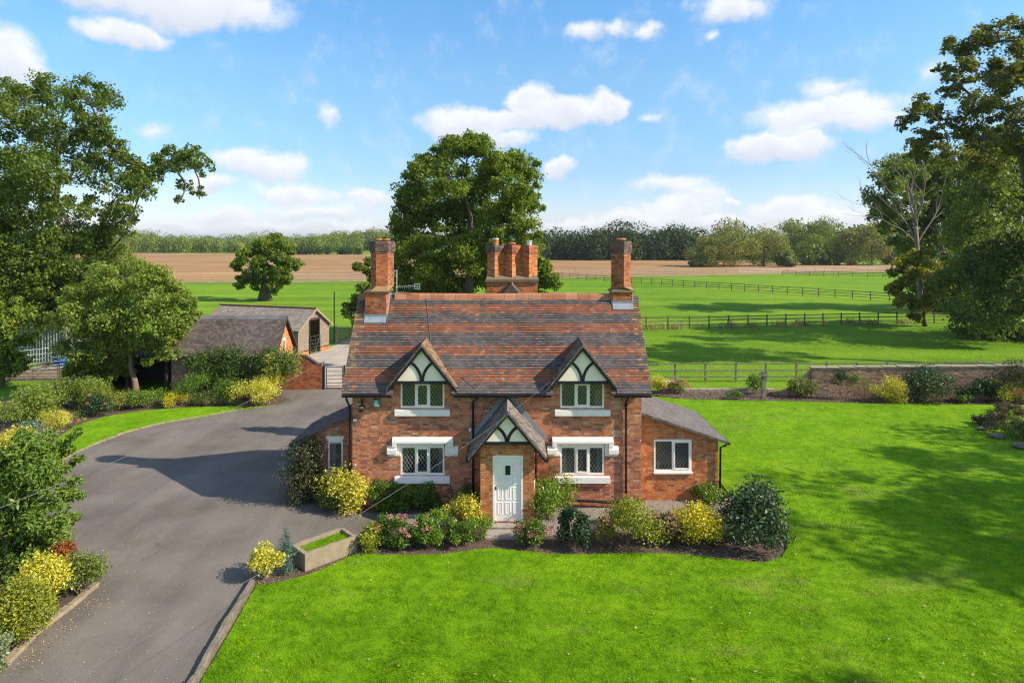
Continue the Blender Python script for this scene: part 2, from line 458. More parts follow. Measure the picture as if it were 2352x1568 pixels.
L_CHERRY = m_leaf('cherry_leaf', [(0, (0.10, 0.15, 0.02)), (0.5, (0.205, 0.28, 0.035)), (0.9, (0.31, 0.35, 0.06)), (1, (0.30, 0.16, 0.05))], 0.4)
L_LIME = m_leaf('lime_green_leaf', [(0, (0.07, 0.12, 0.01)), (0.5, (0.15, 0.22, 0.018)), (1, (0.28, 0.32, 0.03))])
L_WILLOW = m_leaf('willow_leaf', [(0, (0.12, 0.15, 0.035)), (0.5, (0.22, 0.24, 0.06)), (1, (0.33, 0.33, 0.10))], 0.4, 0.7, 0.1)
L_YELLOWTREE = m_leaf('yellowing_leaf', [(0, (0.09, 0.12, 0.01)), (0.6, (0.22, 0.24, 0.014)), (1, (0.50, 0.40, 0.02))], 0.45)
L_PHOT = m_leaf('photinia_leaf', [(0, (0.07, 0.13, 0.018)), (0.45, (0.15, 0.24, 0.035)), (0.85, (0.24, 0.32, 0.05)), (0.95, (0.32, 0.29, 0.06)), (1, (0.45, 0.16, 0.06))], 0.35, 0.5, 0.25, 0.2)
L_GOLD = m_leaf('golden_leaf', [(0, (0.14, 0.19, 0.012)), (0.3, (0.42, 0.41, 0.03)), (0.7, (0.68, 0.60, 0.06)), (1, (0.80, 0.74, 0.24))], 0.3, 0.45, 0.4, 0.25, 2.0)
L_GOLDG = m_leaf('gold_green_leaf', [(0, (0.06, 0.11, 0.012)), (0.4, (0.20, 0.24, 0.018)), (0.8, (0.40, 0.38, 0.03)), (1, (0.55, 0.50, 0.08))], 0.3, 0.45, 0.4, 0.3, 2.0)
L_BRIGHTY = m_leaf('bright_yellow_leaf', [(0, (0.25, 0.25, 0.01)), (0.4, (0.55, 0.48, 0.015)), (1, (0.74, 0.64, 0.05))], 0.3, 0.45, 0.4, 0.3, 2.0)
L_LIMESH = m_leaf('lime_shrub_leaf', [(0, (0.05, 0.11, 0.008)), (0.5, (0.13, 0.24, 0.014)), (0.9, (0.30, 0.38, 0.03)), (1, (0.45, 0.45, 0.06))], 0.3, 0.4, 0.5, 0.25, 2.0)
L_GREEN = m_leaf('mid_green_leaf', [(0, (0.05, 0.10, 0.012)), (0.5, (0.10, 0.19, 0.018)), (1, (0.22, 0.30, 0.03))], 0.3, 0.5, 0.3, 0.25, 2.0)
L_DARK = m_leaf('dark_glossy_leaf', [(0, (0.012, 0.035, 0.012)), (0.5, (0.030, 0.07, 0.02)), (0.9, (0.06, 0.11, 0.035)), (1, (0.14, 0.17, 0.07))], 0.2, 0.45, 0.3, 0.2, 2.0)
L_LAUREL = m_leaf('laurel_leaf', [(0, (0.018, 0.045, 0.018)), (0.5, (0.05, 0.095, 0.035)), (0.85, (0.12, 0.165, 0.055)), (1, (0.24, 0.26, 0.09))], 0.2, 0.45, 0.3, 0.2, 2.0)
L_OLIVE = m_leaf('olive_leaf', [(0, (0.07, 0.10, 0.015)), (0.5, (0.15, 0.19, 0.03)), (1, (0.27, 0.30, 0.06))], 0.25, 0.5, 0.3, 0.25, 2.0)
L_BLUE = m_leaf('blue_green_needle', [(0, (0.04, 0.085, 0.065)), (0.5, (0.09, 0.17, 0.13)), (1, (0.19, 0.29, 0.22))], 0.2, 0.5, 0.3, 0.25, 2.0)
L_PALE = m_leaf('pale_variegated_leaf', [(0, (0.09, 0.13, 0.05)), (0.5, (0.22, 0.27, 0.12)), (1, (0.45, 0.48, 0.28))], 0.25, 0.5, 0.3, 0.25, 2.0)
L_RED = m_leaf('russet_leaf', [(0, (0.12, 0.03, 0.012)), (0.5, (0.30, 0.08, 0.02)), (1, (0.46, 0.17, 0.05))], 0.3, 0.5, 0.3, 0.25, 2.0)
L_BROWN = m_leaf('brownish_leaf', [(0, (0.05, 0.05, 0.02)), (0.5, (0.11, 0.095, 0.04)), (1, (0.22, 0.15, 0.08))], 0.2, 0.6, 0.2, 0.25, 2.0)
L_YEW = m_leaf('yew_needle', [(0, (0.025, 0.055, 0.010)), (0.5, (0.065, 0.12, 0.018)), (1, (0.16, 0.22, 0.03))], 0.2, 0.5, 0.3, 0.3, 1.5)
L_IVY = m_leaf('dark_climber_leaf', [(0, (0.035, 0.048, 0.016)), (0.5, (0.075, 0.085, 0.028)), (1, (0.15, 0.12, 0.05))], 0.15, 0.5, 0.3, 0.25, 2.0)
P_PINK = m_leaf('pink_petal', [(0, (0.42, 0.10, 0.13)), (0.6, (0.62, 0.22, 0.24)), (1, (0.70, 0.40, 0.36))], 0.25, 0.6, 0.2, 0.2, 2.0)
P_DUSK = m_leaf('faded_petal', [(0, (0.30, 0.12, 0.09)), (0.6, (0.50, 0.25, 0.18)), (1, (0.6, 0.4, 0.3))], 0.25, 0.6, 0.2, 0.2, 2.0)
L_WOODL = m_leaf('far_wood_leaf', [(0, (0.08, 0.12, 0.02)), (0.5, (0.17, 0.22, 0.03)), (1, (0.30, 0.32, 0.05))], 0.2, 0.7, 0.1, 0.55, 0.045)
L_WOODD = m_leaf('far_dark_wood_leaf', [(0, (0.026, 0.046, 0.014)), (0.5, (0.05, 0.08, 0.02)), (1, (0.1, 0.125, 0.028))], 0.2, 0.7, 0.1, 0.5, 0.06)
L_DRY = m_leaf('dry_fallen_leaf', [(0, (0.30, 0.17, 0.07)), (0.5, (0.48, 0.33, 0.15)), (1, (0.62, 0.52, 0.32))], 0.1, 0.8, 0.1, 0.1)
L_HAY = m_leaf('dry_long_grass', [(0, (0.18, 0.16, 0.06)), (0.5, (0.33, 0.27, 0.12)), (1, (0.42, 0.34, 0.18))], 0.2, 0.8, 0.1, 0.3)

def lawn_col(nt, P, dry=0.5, k=1.0):
    n1 = noise(nt, 0.16, P, 4, 0.6)
    n2 = noise(nt, 1.3, P, 5, 0.65)
    n3 = noise(nt, 0.30, nd(nt, 'ShaderNodeMapping', {'Vector': P, 'Location': (17, 5, 0), 'Scale': (0.7, 1.6, 1)}).outputs[0], 5, 0.7)
    c = ramp(nt, mth(nt, 'ADD', mth(nt, 'MULTIPLY', n1, 0.45), mth(nt, 'MULTIPLY', n2, 0.55)),
             [(0.3, (0.122 * k, 0.255 * k, 0.003)), (0.5, (0.178 * k, 0.345 * k, 0.005)), (0.7, (0.235 * k, 0.405 * k, 0.009))])
    n4 = noise(nt, 3.4, P, 4, 0.7)
    c = mixc(nt, 0.85, c, ramp(nt, n4, [(0.32, (0.60, 0.66, 0.5)), (0.5, (1, 1, 1)), (0.7, (1.22, 1.12, 1.0))]), 'MULTIPLY')
    n5 = noise(nt, 0.55, nd(nt, 'ShaderNodeMapping', {'Vector': P, 'Location': (3, 40, 0)}).outputs[0], 5, 0.65)
    c = mixc(nt, 0.8, c, ramp(nt, n5, [(0.36, (0.72, 0.80, 0.6)), (0.52, (1, 1, 1)), (0.68, (1.16, 1.06, 1.2))]), 'MULTIPLY')
    d = mth(nt, 'MULTIPLY', nd(nt, 'ShaderNodeMapRange', {'Value': n3, 'From Min': 0.55, 'From Max': 0.72}).outputs[0], dry)
    return mixc(nt, d, c, (0.29, 0.28, 0.075)), n2

def m_lawn(name, dry=0.5, k=1.0):
    m, nt = new_mat(name)
    P = pos(nt)
    c, n2 = lawn_col(nt, P, dry, k)
    n = noise(nt, 26, P, 4, 0.7)
    c = mixc(nt, 0.55, c, ramp(nt, n, [(0.3, (0.45, 0.5, 0.4)), (0.6, (1, 1, 1)), (0.8, (1.2, 1.15, 1.0))]), 'MULTIPLY')
    finish(nt, c, 0.9, n, 0.9, 0.05, 0.1)
    return m
LAWN = m_lawn('lawn_turf')

def m_blade(name, dry=0.55, k=1.0):
    m, nt = new_mat(name)
    P = pos(nt)
    c, n2 = lawn_col(nt, P, dry, k)
    r = nd(nt, 'ShaderNodeNewGeometry').outputs['Random Per Island']
    c = mixc(nt, 1.0, c, ramp(nt, r, [(0, (0.62, 0.68, 0.6)), (0.6, (1.05, 1.0, 1.0)), (0.93, (1.35, 1.2, 1.0)), (1.0, (2.2, 1.5, 3.0))]), 'MULTIPLY')
    finish(nt, c, 0.6, None, spec=0.06, transl=0.4, tcol=mixc(nt, 1.0, c, (1.3, 1.3, 0.6), 'MULTIPLY'))
    return m
BLADE = m_blade('grass_blade')

def m_field():
    m, nt = new_mat('pasture')
    P = pos(nt)
    n1 = noise(nt, 0.03, P, 5, 0.6)
    n2 = noise(nt, 0.5, P, 5, 0.7)
    n3 = noise(nt, 6.0, P, 4, 0.7)
    stripe = noise(nt, 0.16, nd(nt, 'ShaderNodeMapping', {'Vector': P, 'Rotation': (0, 0, 0.25), 'Scale': (0.12, 1.2, 1)}).outputs[0], 2, 0.5)
    f = mth(nt, 'ADD', mth(nt, 'MULTIPLY', n1, 0.35), mth(nt, 'ADD', mth(nt, 'MULTIPLY', n2, 0.3), mth(nt, 'MULTIPLY', stripe, 0.35)))
    c = ramp(nt, f, [(0.38, (0.088, 0.18, 0.005)), (0.5, (0.145, 0.255, 0.008)), (0.62, (0.215, 0.325, 0.018))])
    c = mixc(nt, 0.5, c, ramp(nt, n3, [(0.3, (0.55, 0.6, 0.5)), (0.6, (1, 1, 1)), (0.8, (1.2, 1.15, 1.0))]), 'MULTIPLY')
    finish(nt, c, 0.95, n3, 0.8, 0.08, 0.1)
    return m
FIELD = m_field()

def m_stubble():
    m, nt = new_mat('ploughed_field')
    P = pos(nt)
    rows = nd(nt, 'ShaderNodeMapping', {'Vector': P, 'Rotation': (0, 0, 0.06), 'Scale': (0.012, 0.14, 1)}).outputs[0]
    n1 = noise(nt, 1.0, rows, 5, 0.7)
    n2 = noise(nt, 0.02, P, 5, 0.6)
    n3 = noise(nt, 0.6, P, 4, 0.7)
    f = mth(nt, 'ADD', mth(nt, 'MULTIPLY', n1, 0.5), mth(nt, 'ADD', mth(nt, 'MULTIPLY', n2, 0.3), mth(nt, 'MULTIPLY', n3, 0.2)))
    c = ramp(nt, f, [(0.36, (0.20, 0.105, 0.042)), (0.5, (0.32, 0.175, 0.072)), (0.62, (0.44, 0.27, 0.12))])
    weeds = noise(nt, 0.05, nd(nt, 'ShaderNodeMapping', {'Vector': P, 'Location': (40, 11, 0), 'Scale': (0.5, 2.2, 1)}).outputs[0], 5, 0.7)
    c = mixc(nt, mth(nt, 'MULTIPLY', nd(nt, 'ShaderNodeMapRange', {'Value': weeds, 'From Min': 0.58, 'From Max': 0.75}).outputs[0], 0.7), c, (0.2, 0.23, 0.055))
    finish(nt, c, 0.95, n1, 0.5, 0.1, 0.1)
    return m
STUBBLE = m_stubble()

def m_asphalt():
    m, nt = new_mat('worn_asphalt')
    P = pos(nt)
    n1 = noise(nt, 0.35, P, 5, 0.6)
    n2 = noise(nt, 60, P, 3, 0.7)
    n3 = noise(nt, 0.55, nd(nt, 'ShaderNodeMapping', {'Vector': P, 'Location': (9, 3, 0)}).outputs[0], 6, 0.68)
    vor = nd(nt, 'ShaderNodeTexVoronoi', {'Vector': P, 'Scale': 90.0}).outputs['Distance']
    c = ramp(nt, n1, [(0.3, (0.125, 0.102, 0.082)), (0.5, (0.172, 0.142, 0.116)), (0.7, (0.21, 0.176, 0.146))])
    c = mixc(nt, 0.7, c, ramp(nt, n2, [(0.3, (0.62, 0.62, 0.62)), (0.55, (1, 1, 1)), (0.75, (1.35, 1.35, 1.35))]), 'MULTIPLY')
    c = mixc(nt, mth(nt, 'MULTIPLY', nd(nt, 'ShaderNodeMapRange', {'Value': n3, 'From Min': 0.56, 'From Max': 0.74}).outputs[0], 0.55), c, (0.105, 0.095, 0.05))
    crk = nd(nt, 'ShaderNodeTexVoronoi', {'Vector': mixc(nt, 0.25, P, nd(nt, 'ShaderNodeTexNoise', {'Vector': P, 'Scale': 1.4, 'Detail': 5.0}).outputs['Color'], 'ADD'), 'Scale': 0.33}, feature='DISTANCE_TO_EDGE').outputs['Distance']
    c = mixc(nt, nd(nt, 'ShaderNodeMapRange', {'Value': crk, 'From Min': 0.004, 'From Max': 0.0, 'To Max': 0.35}).outputs[0], c, (0.07, 0.06, 0.05))
    n6 = noise(nt, 0.8, nd(nt, 'ShaderNodeMapping', {'Vector': P, 'Rotation': (0, 0, 0.22), 'Scale': (1.5, 0.16, 1)}).outputs[0], 4, 0.6)
    c = mixc(nt, 0.7, c, ramp(nt, n6, [(0.35, (0.82, 0.83, 0.84)), (0.52, (1, 1, 1)), (0.68, (1.14, 1.12, 1.09))]), 'MULTIPLY')
    finish(nt, c, 0.85, vor, 0.25, 0.01, 0.25)
    return m
ASPHALT = m_asphalt()
SOIL = m_plain('bed_soil', (0.105, 0.07, 0.048), 0.98, 0.45, 3.0, 0.9, dark=(0.05, 0.034, 0.025))
DIRT = m_plain('bare_earth', (0.22, 0.16, 0.10), 0.98, 0.4, 3.0, 0.8)

def m_chips(name, stops):
    m, nt = new_mat(name)
    c = ramp(nt, nd(nt, 'ShaderNodeNewGeometry').outputs['Random Per Island'], stops)
    finish(nt, c, 0.85, None, spec=0.25)
    return m
PEBBLE = m_chips('gravel_stone', [(0, (0.16, 0.12, 0.10)), (0.3, (0.31, 0.25, 0.19)), (0.7, (0.42, 0.35, 0.28)), (1, (0.58, 0.53, 0.46))])
CHIP = m_chips('bark_chip', [(0, (0.07, 0.04, 0.035)), (0.4, (0.20, 0.11, 0.08)), (0.8, (0.36, 0.24, 0.16)), (1, (0.5, 0.38, 0.28))])
# ------------------------------------------------------------------ the setting: ground sheets
def sheet(name, pts, z, m, kind='structure', thick=0.0):
    mb = MB()
    P = [(p[0], p[1], z) for p in pts]
    if thick:
        mb.prism([(p[0], p[1], z - thick) for p in pts], (0, 0, thick))
    else:
        mb.poly(P)
    me = mesh_py(name, mb.v, mb.f)
    import bmesh
    bm = bmesh.new(); bm.from_mesh(me)
    bmesh.ops.recalc_face_normals(bm, faces=bm.faces)
    if not thick:
        for f in bm.faces:
            if f.normal.z < 0:
                f.normal_flip()
    big = [f for f in bm.faces if len(f.verts) > 4]
    bmesh.ops.triangulate(bm, faces=big)
    bm.to_mesh(me); bm.free(); me.update()
    return link(name, me, m, None, kind)

def smooth(pts, k=4):
    P = [np.array(p[:2]) for p in pts]
    out = []
    for i in range(len(P) - 1):
        p0, p1, p2, p3 = P[max(i - 1, 0)], P[i], P[i + 1], P[min(i + 2, len(P) - 1)]
        for j in range(k):
            t = j / k
            q = .5 * (2 * p1 + (p2 - p0) * t + (2 * p0 - 5 * p1 + 4 * p2 - p3) * t * t + (3 * p1 - p0 - 3 * p2 + p3) * t ** 3)
            q = q + rng.normal(size=2) * (.012 if j else 0)
            out.append((float(q[0]), float(q[1])))
    out.append((float(P[-1][0]), float(P[-1][1])))
    return out

BED_EDGE = smooth([G(596, 1350), G(660, 1337), G(730, 1316), G(800, 1284), G(832, 1276), G(900, 1278), G(1000, 1277), G(1060, 1271), G(1130, 1263), G(1200, 1269), G(1300, 1277), G(1450, 1274),
                   G(1560, 1277), G(1640, 1284), G(1700, 1292), G(1760, 1294), G(1798, 1278), G(1808, 1245), G(1800, 1212), G(1765, 1180), G(1715, 1158)], 5)
VERGE_OUT = smooth([G(10, 1180), G(120, 1260), G(222, 1296), G(238, 1318), G(215, 1352), G(150, 1405), G(90, 1452), G(0, 1536)], 4)
VERGE_IN = smooth([G(640, 928), G(562, 941), G(480, 957), G(380, 973), G(290, 996), G(220, 1022), G(165, 1047), G(100, 1082), G(30, 1122)], 4)
sheet('ground', [(-7000, -300), (7000, -300), (7000, 9000), (-7000, 9000)], 0.0, FIELD)
# brown field beyond the paddocks
sheet('ploughed_field', [(-420, 140), (-95, 140), (-12, 148), (14, 158), (60, 172), (125, 196), (150, 225), (50, 330), (-20, 440), (-60, 445),
                         (-105, 420), (-330, 480), (-600, 500), (-600, 300)], 0.03, STUBBLE)

sheet('field_margin', [(-95, 134.5), (-60, 137), (-12, 142.5), (12, 153), (60, 167.5), (125, 191.5), (125, 197.2), (60, 173.2), (14, 159.2), (-12, 149.2), (-60, 144), (-95, 141.2)], 0.05,
      m_plain('rough_margin', (0.235, 0.225, 0.075), 0.95, 0.45, 0.4, 0.5))
drive_pts = [(-6.6, 3), G(430, 1568)[:2], G(572, 1338)[:2], G(640, 1322)[:2], G(672, 1318)[:2], G(700, 1255)[:2], G(822, 1232)[:2], G(866, 1192)[:2],
             (-4.4, 21.6), (-5.3, 22.3), (-7.3, 22.8), (-7.4, 26), (-6.5, 31), (-8.8, 39.4), (-14.2, 39.2), (-14.3, 38.2), G(668, 918)[:2],
             *VERGE_IN, *VERGE_OUT, (-11.2, 8), (-11.4, 3)]
sheet('driveway', drive_pts, 0.006, ASPHALT)
sheet('yard', [(-13.3, 39.3), (-8.8, 39.4), (-6.0, 31.5), (-3, 31.5), (-3, 60), (-14.5, 62), (-15.2, 54), (-16.2, 50), (-13.6, 42)], 0.010, CONCRETE)
sheet('side_yard', [(-33.5, 41.5), (-27, 41.5), (-20.3, 44), (-20, 49), (-27, 52), (-36, 52)], 0.010, DIRT)

lawn_pts = [(-6.34, 3), G(464, 1568)[:2], G(590, 1348)[:2], *BED_EDGE[2:], (7.6, 22.9), (7.7, 26.6), (4.6, 28),
            (4.4, 33), G(1500, 912)[:2], G(1560, 918)[:2], G(1700, 922)[:2], G(1850, 924)[:2], G(2000, 929)[:2], G(2200, 931)[:2], G(2352, 932)[:2],
            (38, 34.5), (48, 33), (48, 3)]
sheet('lawn', lawn_pts, 0.06, LAWN, thick=0.055)
strip_pts = [G(556, 934)[:2], G(440, 937)[:2], G(330, 945)[:2], G(250, 957)[:2], G(175, 978)[:2], G(128, 1012)[:2], G(60, 1060)[:2], G(10, 1100)[:2], G(30, 1118)[:2],
             G(100, 1078)[:2], G(165, 1043)[:2], G(220, 1018)[:2], G(290, 992)[:2], G(380, 969)[:2], G(480, 953)[:2], G(558, 938)[:2]]
sheet('kerb_soil', [(-6.5, 4), (-6.2, 4), G(482, 1568)[:2], G(600, 1350)[:2], G(578, 1340)[:2], G(440, 1568)[:2]], 0.016, DIRT)
sheet('grass_verge', strip_pts, 0.06, LAWN, thick=0.05)

# beds
front_bed = [*BED_EDGE, G(1655, 1200)[:2], G(1560, 1205)[:2], G(1450, 1222)[:2], G(1300, 1226)[:2], G(1215, 1238)[:2], G(1130, 1240)[:2],
             G(1100, 1212)[:2], G(1000, 1205)[:2], G(900, 1202)[:2], G(866, 1192)[:2], G(822, 1232)[:2], G(700, 1255)[:2], G(672, 1318)[:2], G(640, 1322)[:2], G(572, 1338)[:2]]
sheet('front_bed', front_bed, 0.022, SOIL)
gravel_pts = [G(866, 1192)[:2], G(900, 1202)[:2], G(1000, 1205)[:2], G(1100, 1212)[:2], G(1130, 1240)[:2], G(1215, 1238)[:2], G(1300, 1226)[:2], G(1450, 1222)[:2],
              G(1560, 1205)[:2], G(1655, 1200)[:2], G(1700, 1165)[:2], (7.6, 22.9), (7.3, 22.5), (4.3, 22.5), (4.3, 21.95), (-5.2, 21.95), (-4.4, 21.5)]
sheet('gravel_path', gravel_pts, 0.012, m_plain('gravel_base', (0.27, 0.22, 0.17), 0.95, 0.4, 30, 0.8))
sheet('wall_foot_bed', [(-5.3, 21.9), (-4.5, 21.3), (-1.1, 21.2), (-1.0, 21.9)], 0.026, SOIL)
mulch_pts = [G(1500, 908)[:2], G(1560, 916)[:2], G(1700, 920)[:2], G(1850, 922)[:2], G(2000, 927)[:2], G(2200, 929)[:2], G(2352, 930)[:2], (38, 34.7), (48, 33.2), (48, 35.2),
             (30, 36.2), (17.2, 37.5), (15.8, 38.4), (9.5, 38.6), (8.2, 38.6), (8.0, 36)]
sheet('border_bed', mulch_pts, 0.02, SOIL)
sheet('left_border', [G(668, 918)[:2], G(640, 928)[:2], G(556, 936)[:2], G(440, 939)[:2], G(330, 947)[:2], G(250, 959)[:2], G(175, 980)[:2], G(128, 1014)[:2], G(60, 1062)[:2], G(10, 1102)[:2],
                      (-17.5, 18), (-30, 18), (-30, 36), (-24, 38.4), (-14.2, 38.4)], 0.018, SOIL)
sheet('corner_bed', [*VERGE_OUT, (-11.2, 8), (-20, 8), (-20, 20)], 0.03, SOIL)
sheet('paddock_floor', [(-60, 38.5), (-33.6, 38.5), (-33.6, 50), (-60, 50)], 0.012, FIELD)

# distant blue hills
mb = MB()
hx = np.linspace(-4200, 4200, 220)
hz = 20 + 9 * np.sin(hx / 700 + 1.0) + 5 * np.sin(hx / 260) + 4 * rng.random(220)
for i in range(219):
    mb.add([(hx[i], 2900, 0), (hx[i + 1], 2900, 0), (hx[i + 1], 3000, hz[i + 1]), (hx[i], 3000, hz[i]), (hx[i + 1], 3900, hz[i + 1] * .7), (hx[i], 3900, hz[i] * .7)],
           [(0, 1, 2, 3), (3, 2, 4, 5)])
build(mb, 'hills', m_plain('far_hill', (0.060, 0.095, 0.085), 0.95, 0.3, 0.01, 0.0), kind='structure')

# ------------------------------------------------------------------ scatter helpers
def in_poly(x, y, poly):
    inside = np.zeros(len(x), bool)
    n = len(poly)
    for i in range(n):
        x1, y1 = poly[i][0], poly[i][1]; x2, y2 = poly[(i + 1) % n][0], poly[(i + 1) % n][1]
        if y1 == y2: continue
        c = ((y1 > y) != (y2 > y)) & (x < (x2 - x1) * (y - y1) / (y2 - y1) + x1)
        inside ^= c
    return inside

def scatter(poly, n, ymin, ymax, power=1.5, margin=1.25):
    """points in a polygon, thinning out with distance"""
    u = rng.random(n)
    if power == 1:
        y = ymin * (ymax / ymin) ** u
    else:
        a, b = ymin ** (1 - power), ymax ** (1 - power)
        y = (a + (b - a) * u) ** (1 / (1 - power))
    x = (rng.random(n) * 2 - 1) * y * 0.781 * margin
    k = in_poly(x, y, poly)
    return x[k], y[k]

def blades(name, x, y, z0, hgt, wid, m, lean=0.5, kind='stuff', label=None, cat=None):
    n = len(x)
    a = rng.random(n) * 2 * pi
    g = 1 + 0.013 * y
    h = hgt * (0.55 + 0.9 * rng.random(n)) * g ** 0.5
    w = wid * (0.7 + 0.6 * rng.random(n)) * g
    tuft = np.sin(x * 7.1 + 2.3 * np.sin(y * 3.7)) * np.sin(y * 8.3 + 1.9 * np.sin(x * 4.1)) + .7 * np.sin(x * 2.3 + y * 1.7) * np.sin(y * 2.9 - x * 1.3)
    h *= 1 + .42 * tuft
    la = rng.normal(size=n) * .9 + 2.6 + 1.3 * np.sin(x * .9 + y * .7) + np.sin(y * 1.9 - x * .4)
    ll = h * lean * (.4 + .9 * rng.random(n))
    V = np.empty((n, 3, 3))
    V[:, 0] = np.c_[x - np.cos(a) * w, y - np.sin(a) * w, np.full(n, z0)]
    V[:, 1] = np.c_[x + np.cos(a) * w, y + np.sin(a) * w, np.full(n, z0)]
    V[:, 2] = np.c_[x + np.cos(la) * ll, y + np.sin(la) * ll, z0 + h]
    o = link(name, mesh_np(name, V.reshape(-1, 3), np.arange(3 * n).reshape(-1, 3)), m, None, kind)
    return tag(o, label, cat)

def chips(name, x, y, z0, s0, s1, m, label, cat, flat=0.6):
    """small stones or chips, each an octahedron"""
    n = len(x)
    s = s0 + (s1 - s0) * rng.random(n)
    a = rng.random(n) * 2 * pi
    c, si = np.cos(a), np.sin(a)
    U = np.array([(1, 0, 0), (0, 1, 0), (-1, 0, 0), (0, -1, 0), (0, 0, 1), (0, 0, -1)], float)
    V = np.empty((n, 6, 3))
    ex = 0.8 + 0.5 * rng.random(n)
    for i, u in enumerate(U):
        V[:, i, 0] = x + s * (u[0] * c * ex - u[1] * si)
        V[:, i, 1] = y + s * (u[0] * si * ex + u[1] * c)
        V[:, i, 2] = z0 + s * flat * (u[2] + 0.6)
    T = np.array([(0, 1, 4), (1, 2, 4), (2, 3, 4), (3, 0, 4), (1, 0, 5), (2, 1, 5), (3, 2, 5), (0, 3, 5)])
    Fa = (np.arange(n)[:, None, None] * 6 + T[None]).reshape(-1, 3)
    return tag(link(name, mesh_np(name, V.reshape(-1, 3), Fa), m, None, 'stuff'), label, cat)
# ------------------------------------------------------------------ bricks and tiles
def brick_rows(L, z0, z1, holes=(), umin=None, umax=None, bl=0.225, hd=0.1125, ch=0.075, joint=0.010, flemish=True):
    out = []
    i = 0
    while z0 + (i + 0.6) * ch <= z1:
        a = z0 + i * ch
        b = min(a + ch - joint, z1)
        zm = (a + b) / 2
        lo = 0.0 if umin is None else umin(zm)
        hi = L if umax is None else umax(zm)
        if hi - lo > 0.04:
            u = -((i % 2) * (bl * 0.75 if flemish else bl / 2)) - 0.03 * random.random()
            k = i
            while u < L:
                w = bl if (not flemish or k % 2 == 0) else hd
                k += 1
                p, q = max(u, lo), min(u + w - joint, hi)
                u += w
                segs = [(p, q)]
                for (ha, hb, hza, hzb) in holes:
                    if hza < zm < hzb:
                        ns = []
                        for (s, t) in segs:
                            if t <= ha or s >= hb: ns.append((s, t))
                            else:
                                if s < ha: ns.append((s, ha))
                                if t > hb: ns.append((hb, t))
                        segs = ns
                for (s, t) in segs:
                    if t - s > 0.03:
                        out.append((s, t, a, b))
        i += 1
    return out

def bricks_into(mb, o, u, n, rows, proud=0.010, jit=0.004):
    o = Vector(o); u = Vector(u); n = Vector(n)
    for (s, t, a, b) in rows:
        d = proud + random.uniform(-jit, jit)
        P = [o + u * x + Vector((0, 0, z)) + n * e for e in (-0.012, d) for x, z in ((s, a), (t, a), (t, b), (s, b))]
        mb.add(P, [(4, 5, 6, 7), (0, 4, 7, 3), (5, 1, 2, 6), (7, 6, 2, 3), (0, 1, 5, 4)])

def wall_with_holes(mb, o, u, n, L, z0, z1, holes, depth=0.12):
    """mortar face with real openings and reveals"""
    o = Vector(o); u = Vector(u); n = Vector(n)
    us = sorted(set([0, L] + [h[0] for h in holes] + [h[1] for h in holes]))
    zs = sorted(set([z0, z1] + [h[2] for h in holes] + [h[3] for h in holes]))
    us = [x for x in us if 0 <= x <= L]; zs = [z for z in zs if z0 <= z <= z1]
    pt = lambda x, z, e=0: o + u * x + Vector((0, 0, z)) + n * e
    for i in range(len(us) - 1):
        for j in range(len(zs) - 1):
            xm, zm = (us[i] + us[i + 1]) / 2, (zs[j] + zs[j + 1]) / 2
            if any(h[0] < xm < h[1] and h[2] < zm < h[3] for h in holes):
                continue
            mb.add([pt(us[i], zs[j]), pt(us[i + 1], zs[j]), pt(us[i + 1], zs[j + 1]), pt(us[i], zs[j + 1])], [(0, 1, 2, 3)])
    for (a, b, c, d) in holes:
        q = [(a, c), (b, c), (b, d), (a, d)]
        for k in range(4):
            (x1, y1), (x2, y2) = q[k], q[(k + 1) % 4]
            mb.add([pt(x1, y1), pt(x1, y1, -depth), pt(x2, y2, -depth), pt(x2, y2)], [(0, 1, 2, 3)])

def unit_brick(name, L, H):
    mb = MB()
    mb.add([(x, y, z) for y in (0.012, -0.010) for x, z in ((-L / 2, -H / 2), (L / 2, -H / 2), (L / 2, H / 2), (-L / 2, H / 2))],
           [(4, 5, 6, 7), (0, 4, 7, 3), (5, 1, 2, 6), (7, 6, 2, 3), (0, 1, 5, 4)])
    return mesh_py(name, mb.v, mb.f)

TILE_TH = 0.018
def tile_verts(o, u, s, n, w, length, lift):
    th = TILE_TH
    lo = lift + th * 1.6
    P = []
    for (a, b, e) in ((0, 0, lo - th), (w, 0, lo - th), (w, length, 0.0), (0, length, 0.0), (0, 0, lo), (w, 0, lo), (w, length, th * .5), (0, length, th * .5)):
        P.append(o + u * a + s * b + n * e)
    return P
TILEF = [(4, 5, 6, 7), (0, 1, 5, 4), (0, 4, 7, 3), (1, 2, 6, 5)]

def tile_roof(o, u, s, n, L, rows, gauge, tw, keep=None, lens=1.25):
    """yield (row, origin of the tile, width) over a slope; o at the lower left"""
    o = Vector(o); u = Vector(u); s = Vector(s); n = Vector(n)
    for r in range(rows):
        x = -(tw / 2 if r % 2 else 0.0)
        while x < L - 0.02:
            a, b = max(x, 0.0), min(x + tw, L)
            x += tw
            if b - a < 0.03: continue
            c = o + u * ((a + b) / 2) + s * ((r + 0.5) * gauge)
            if keep and not keep(c): continue
            yield r, o + u * (a + 0.002) + s * (r * gauge + random.uniform(-.004, .004)), b - a - 0.004, random.uniform(-.002, .004)

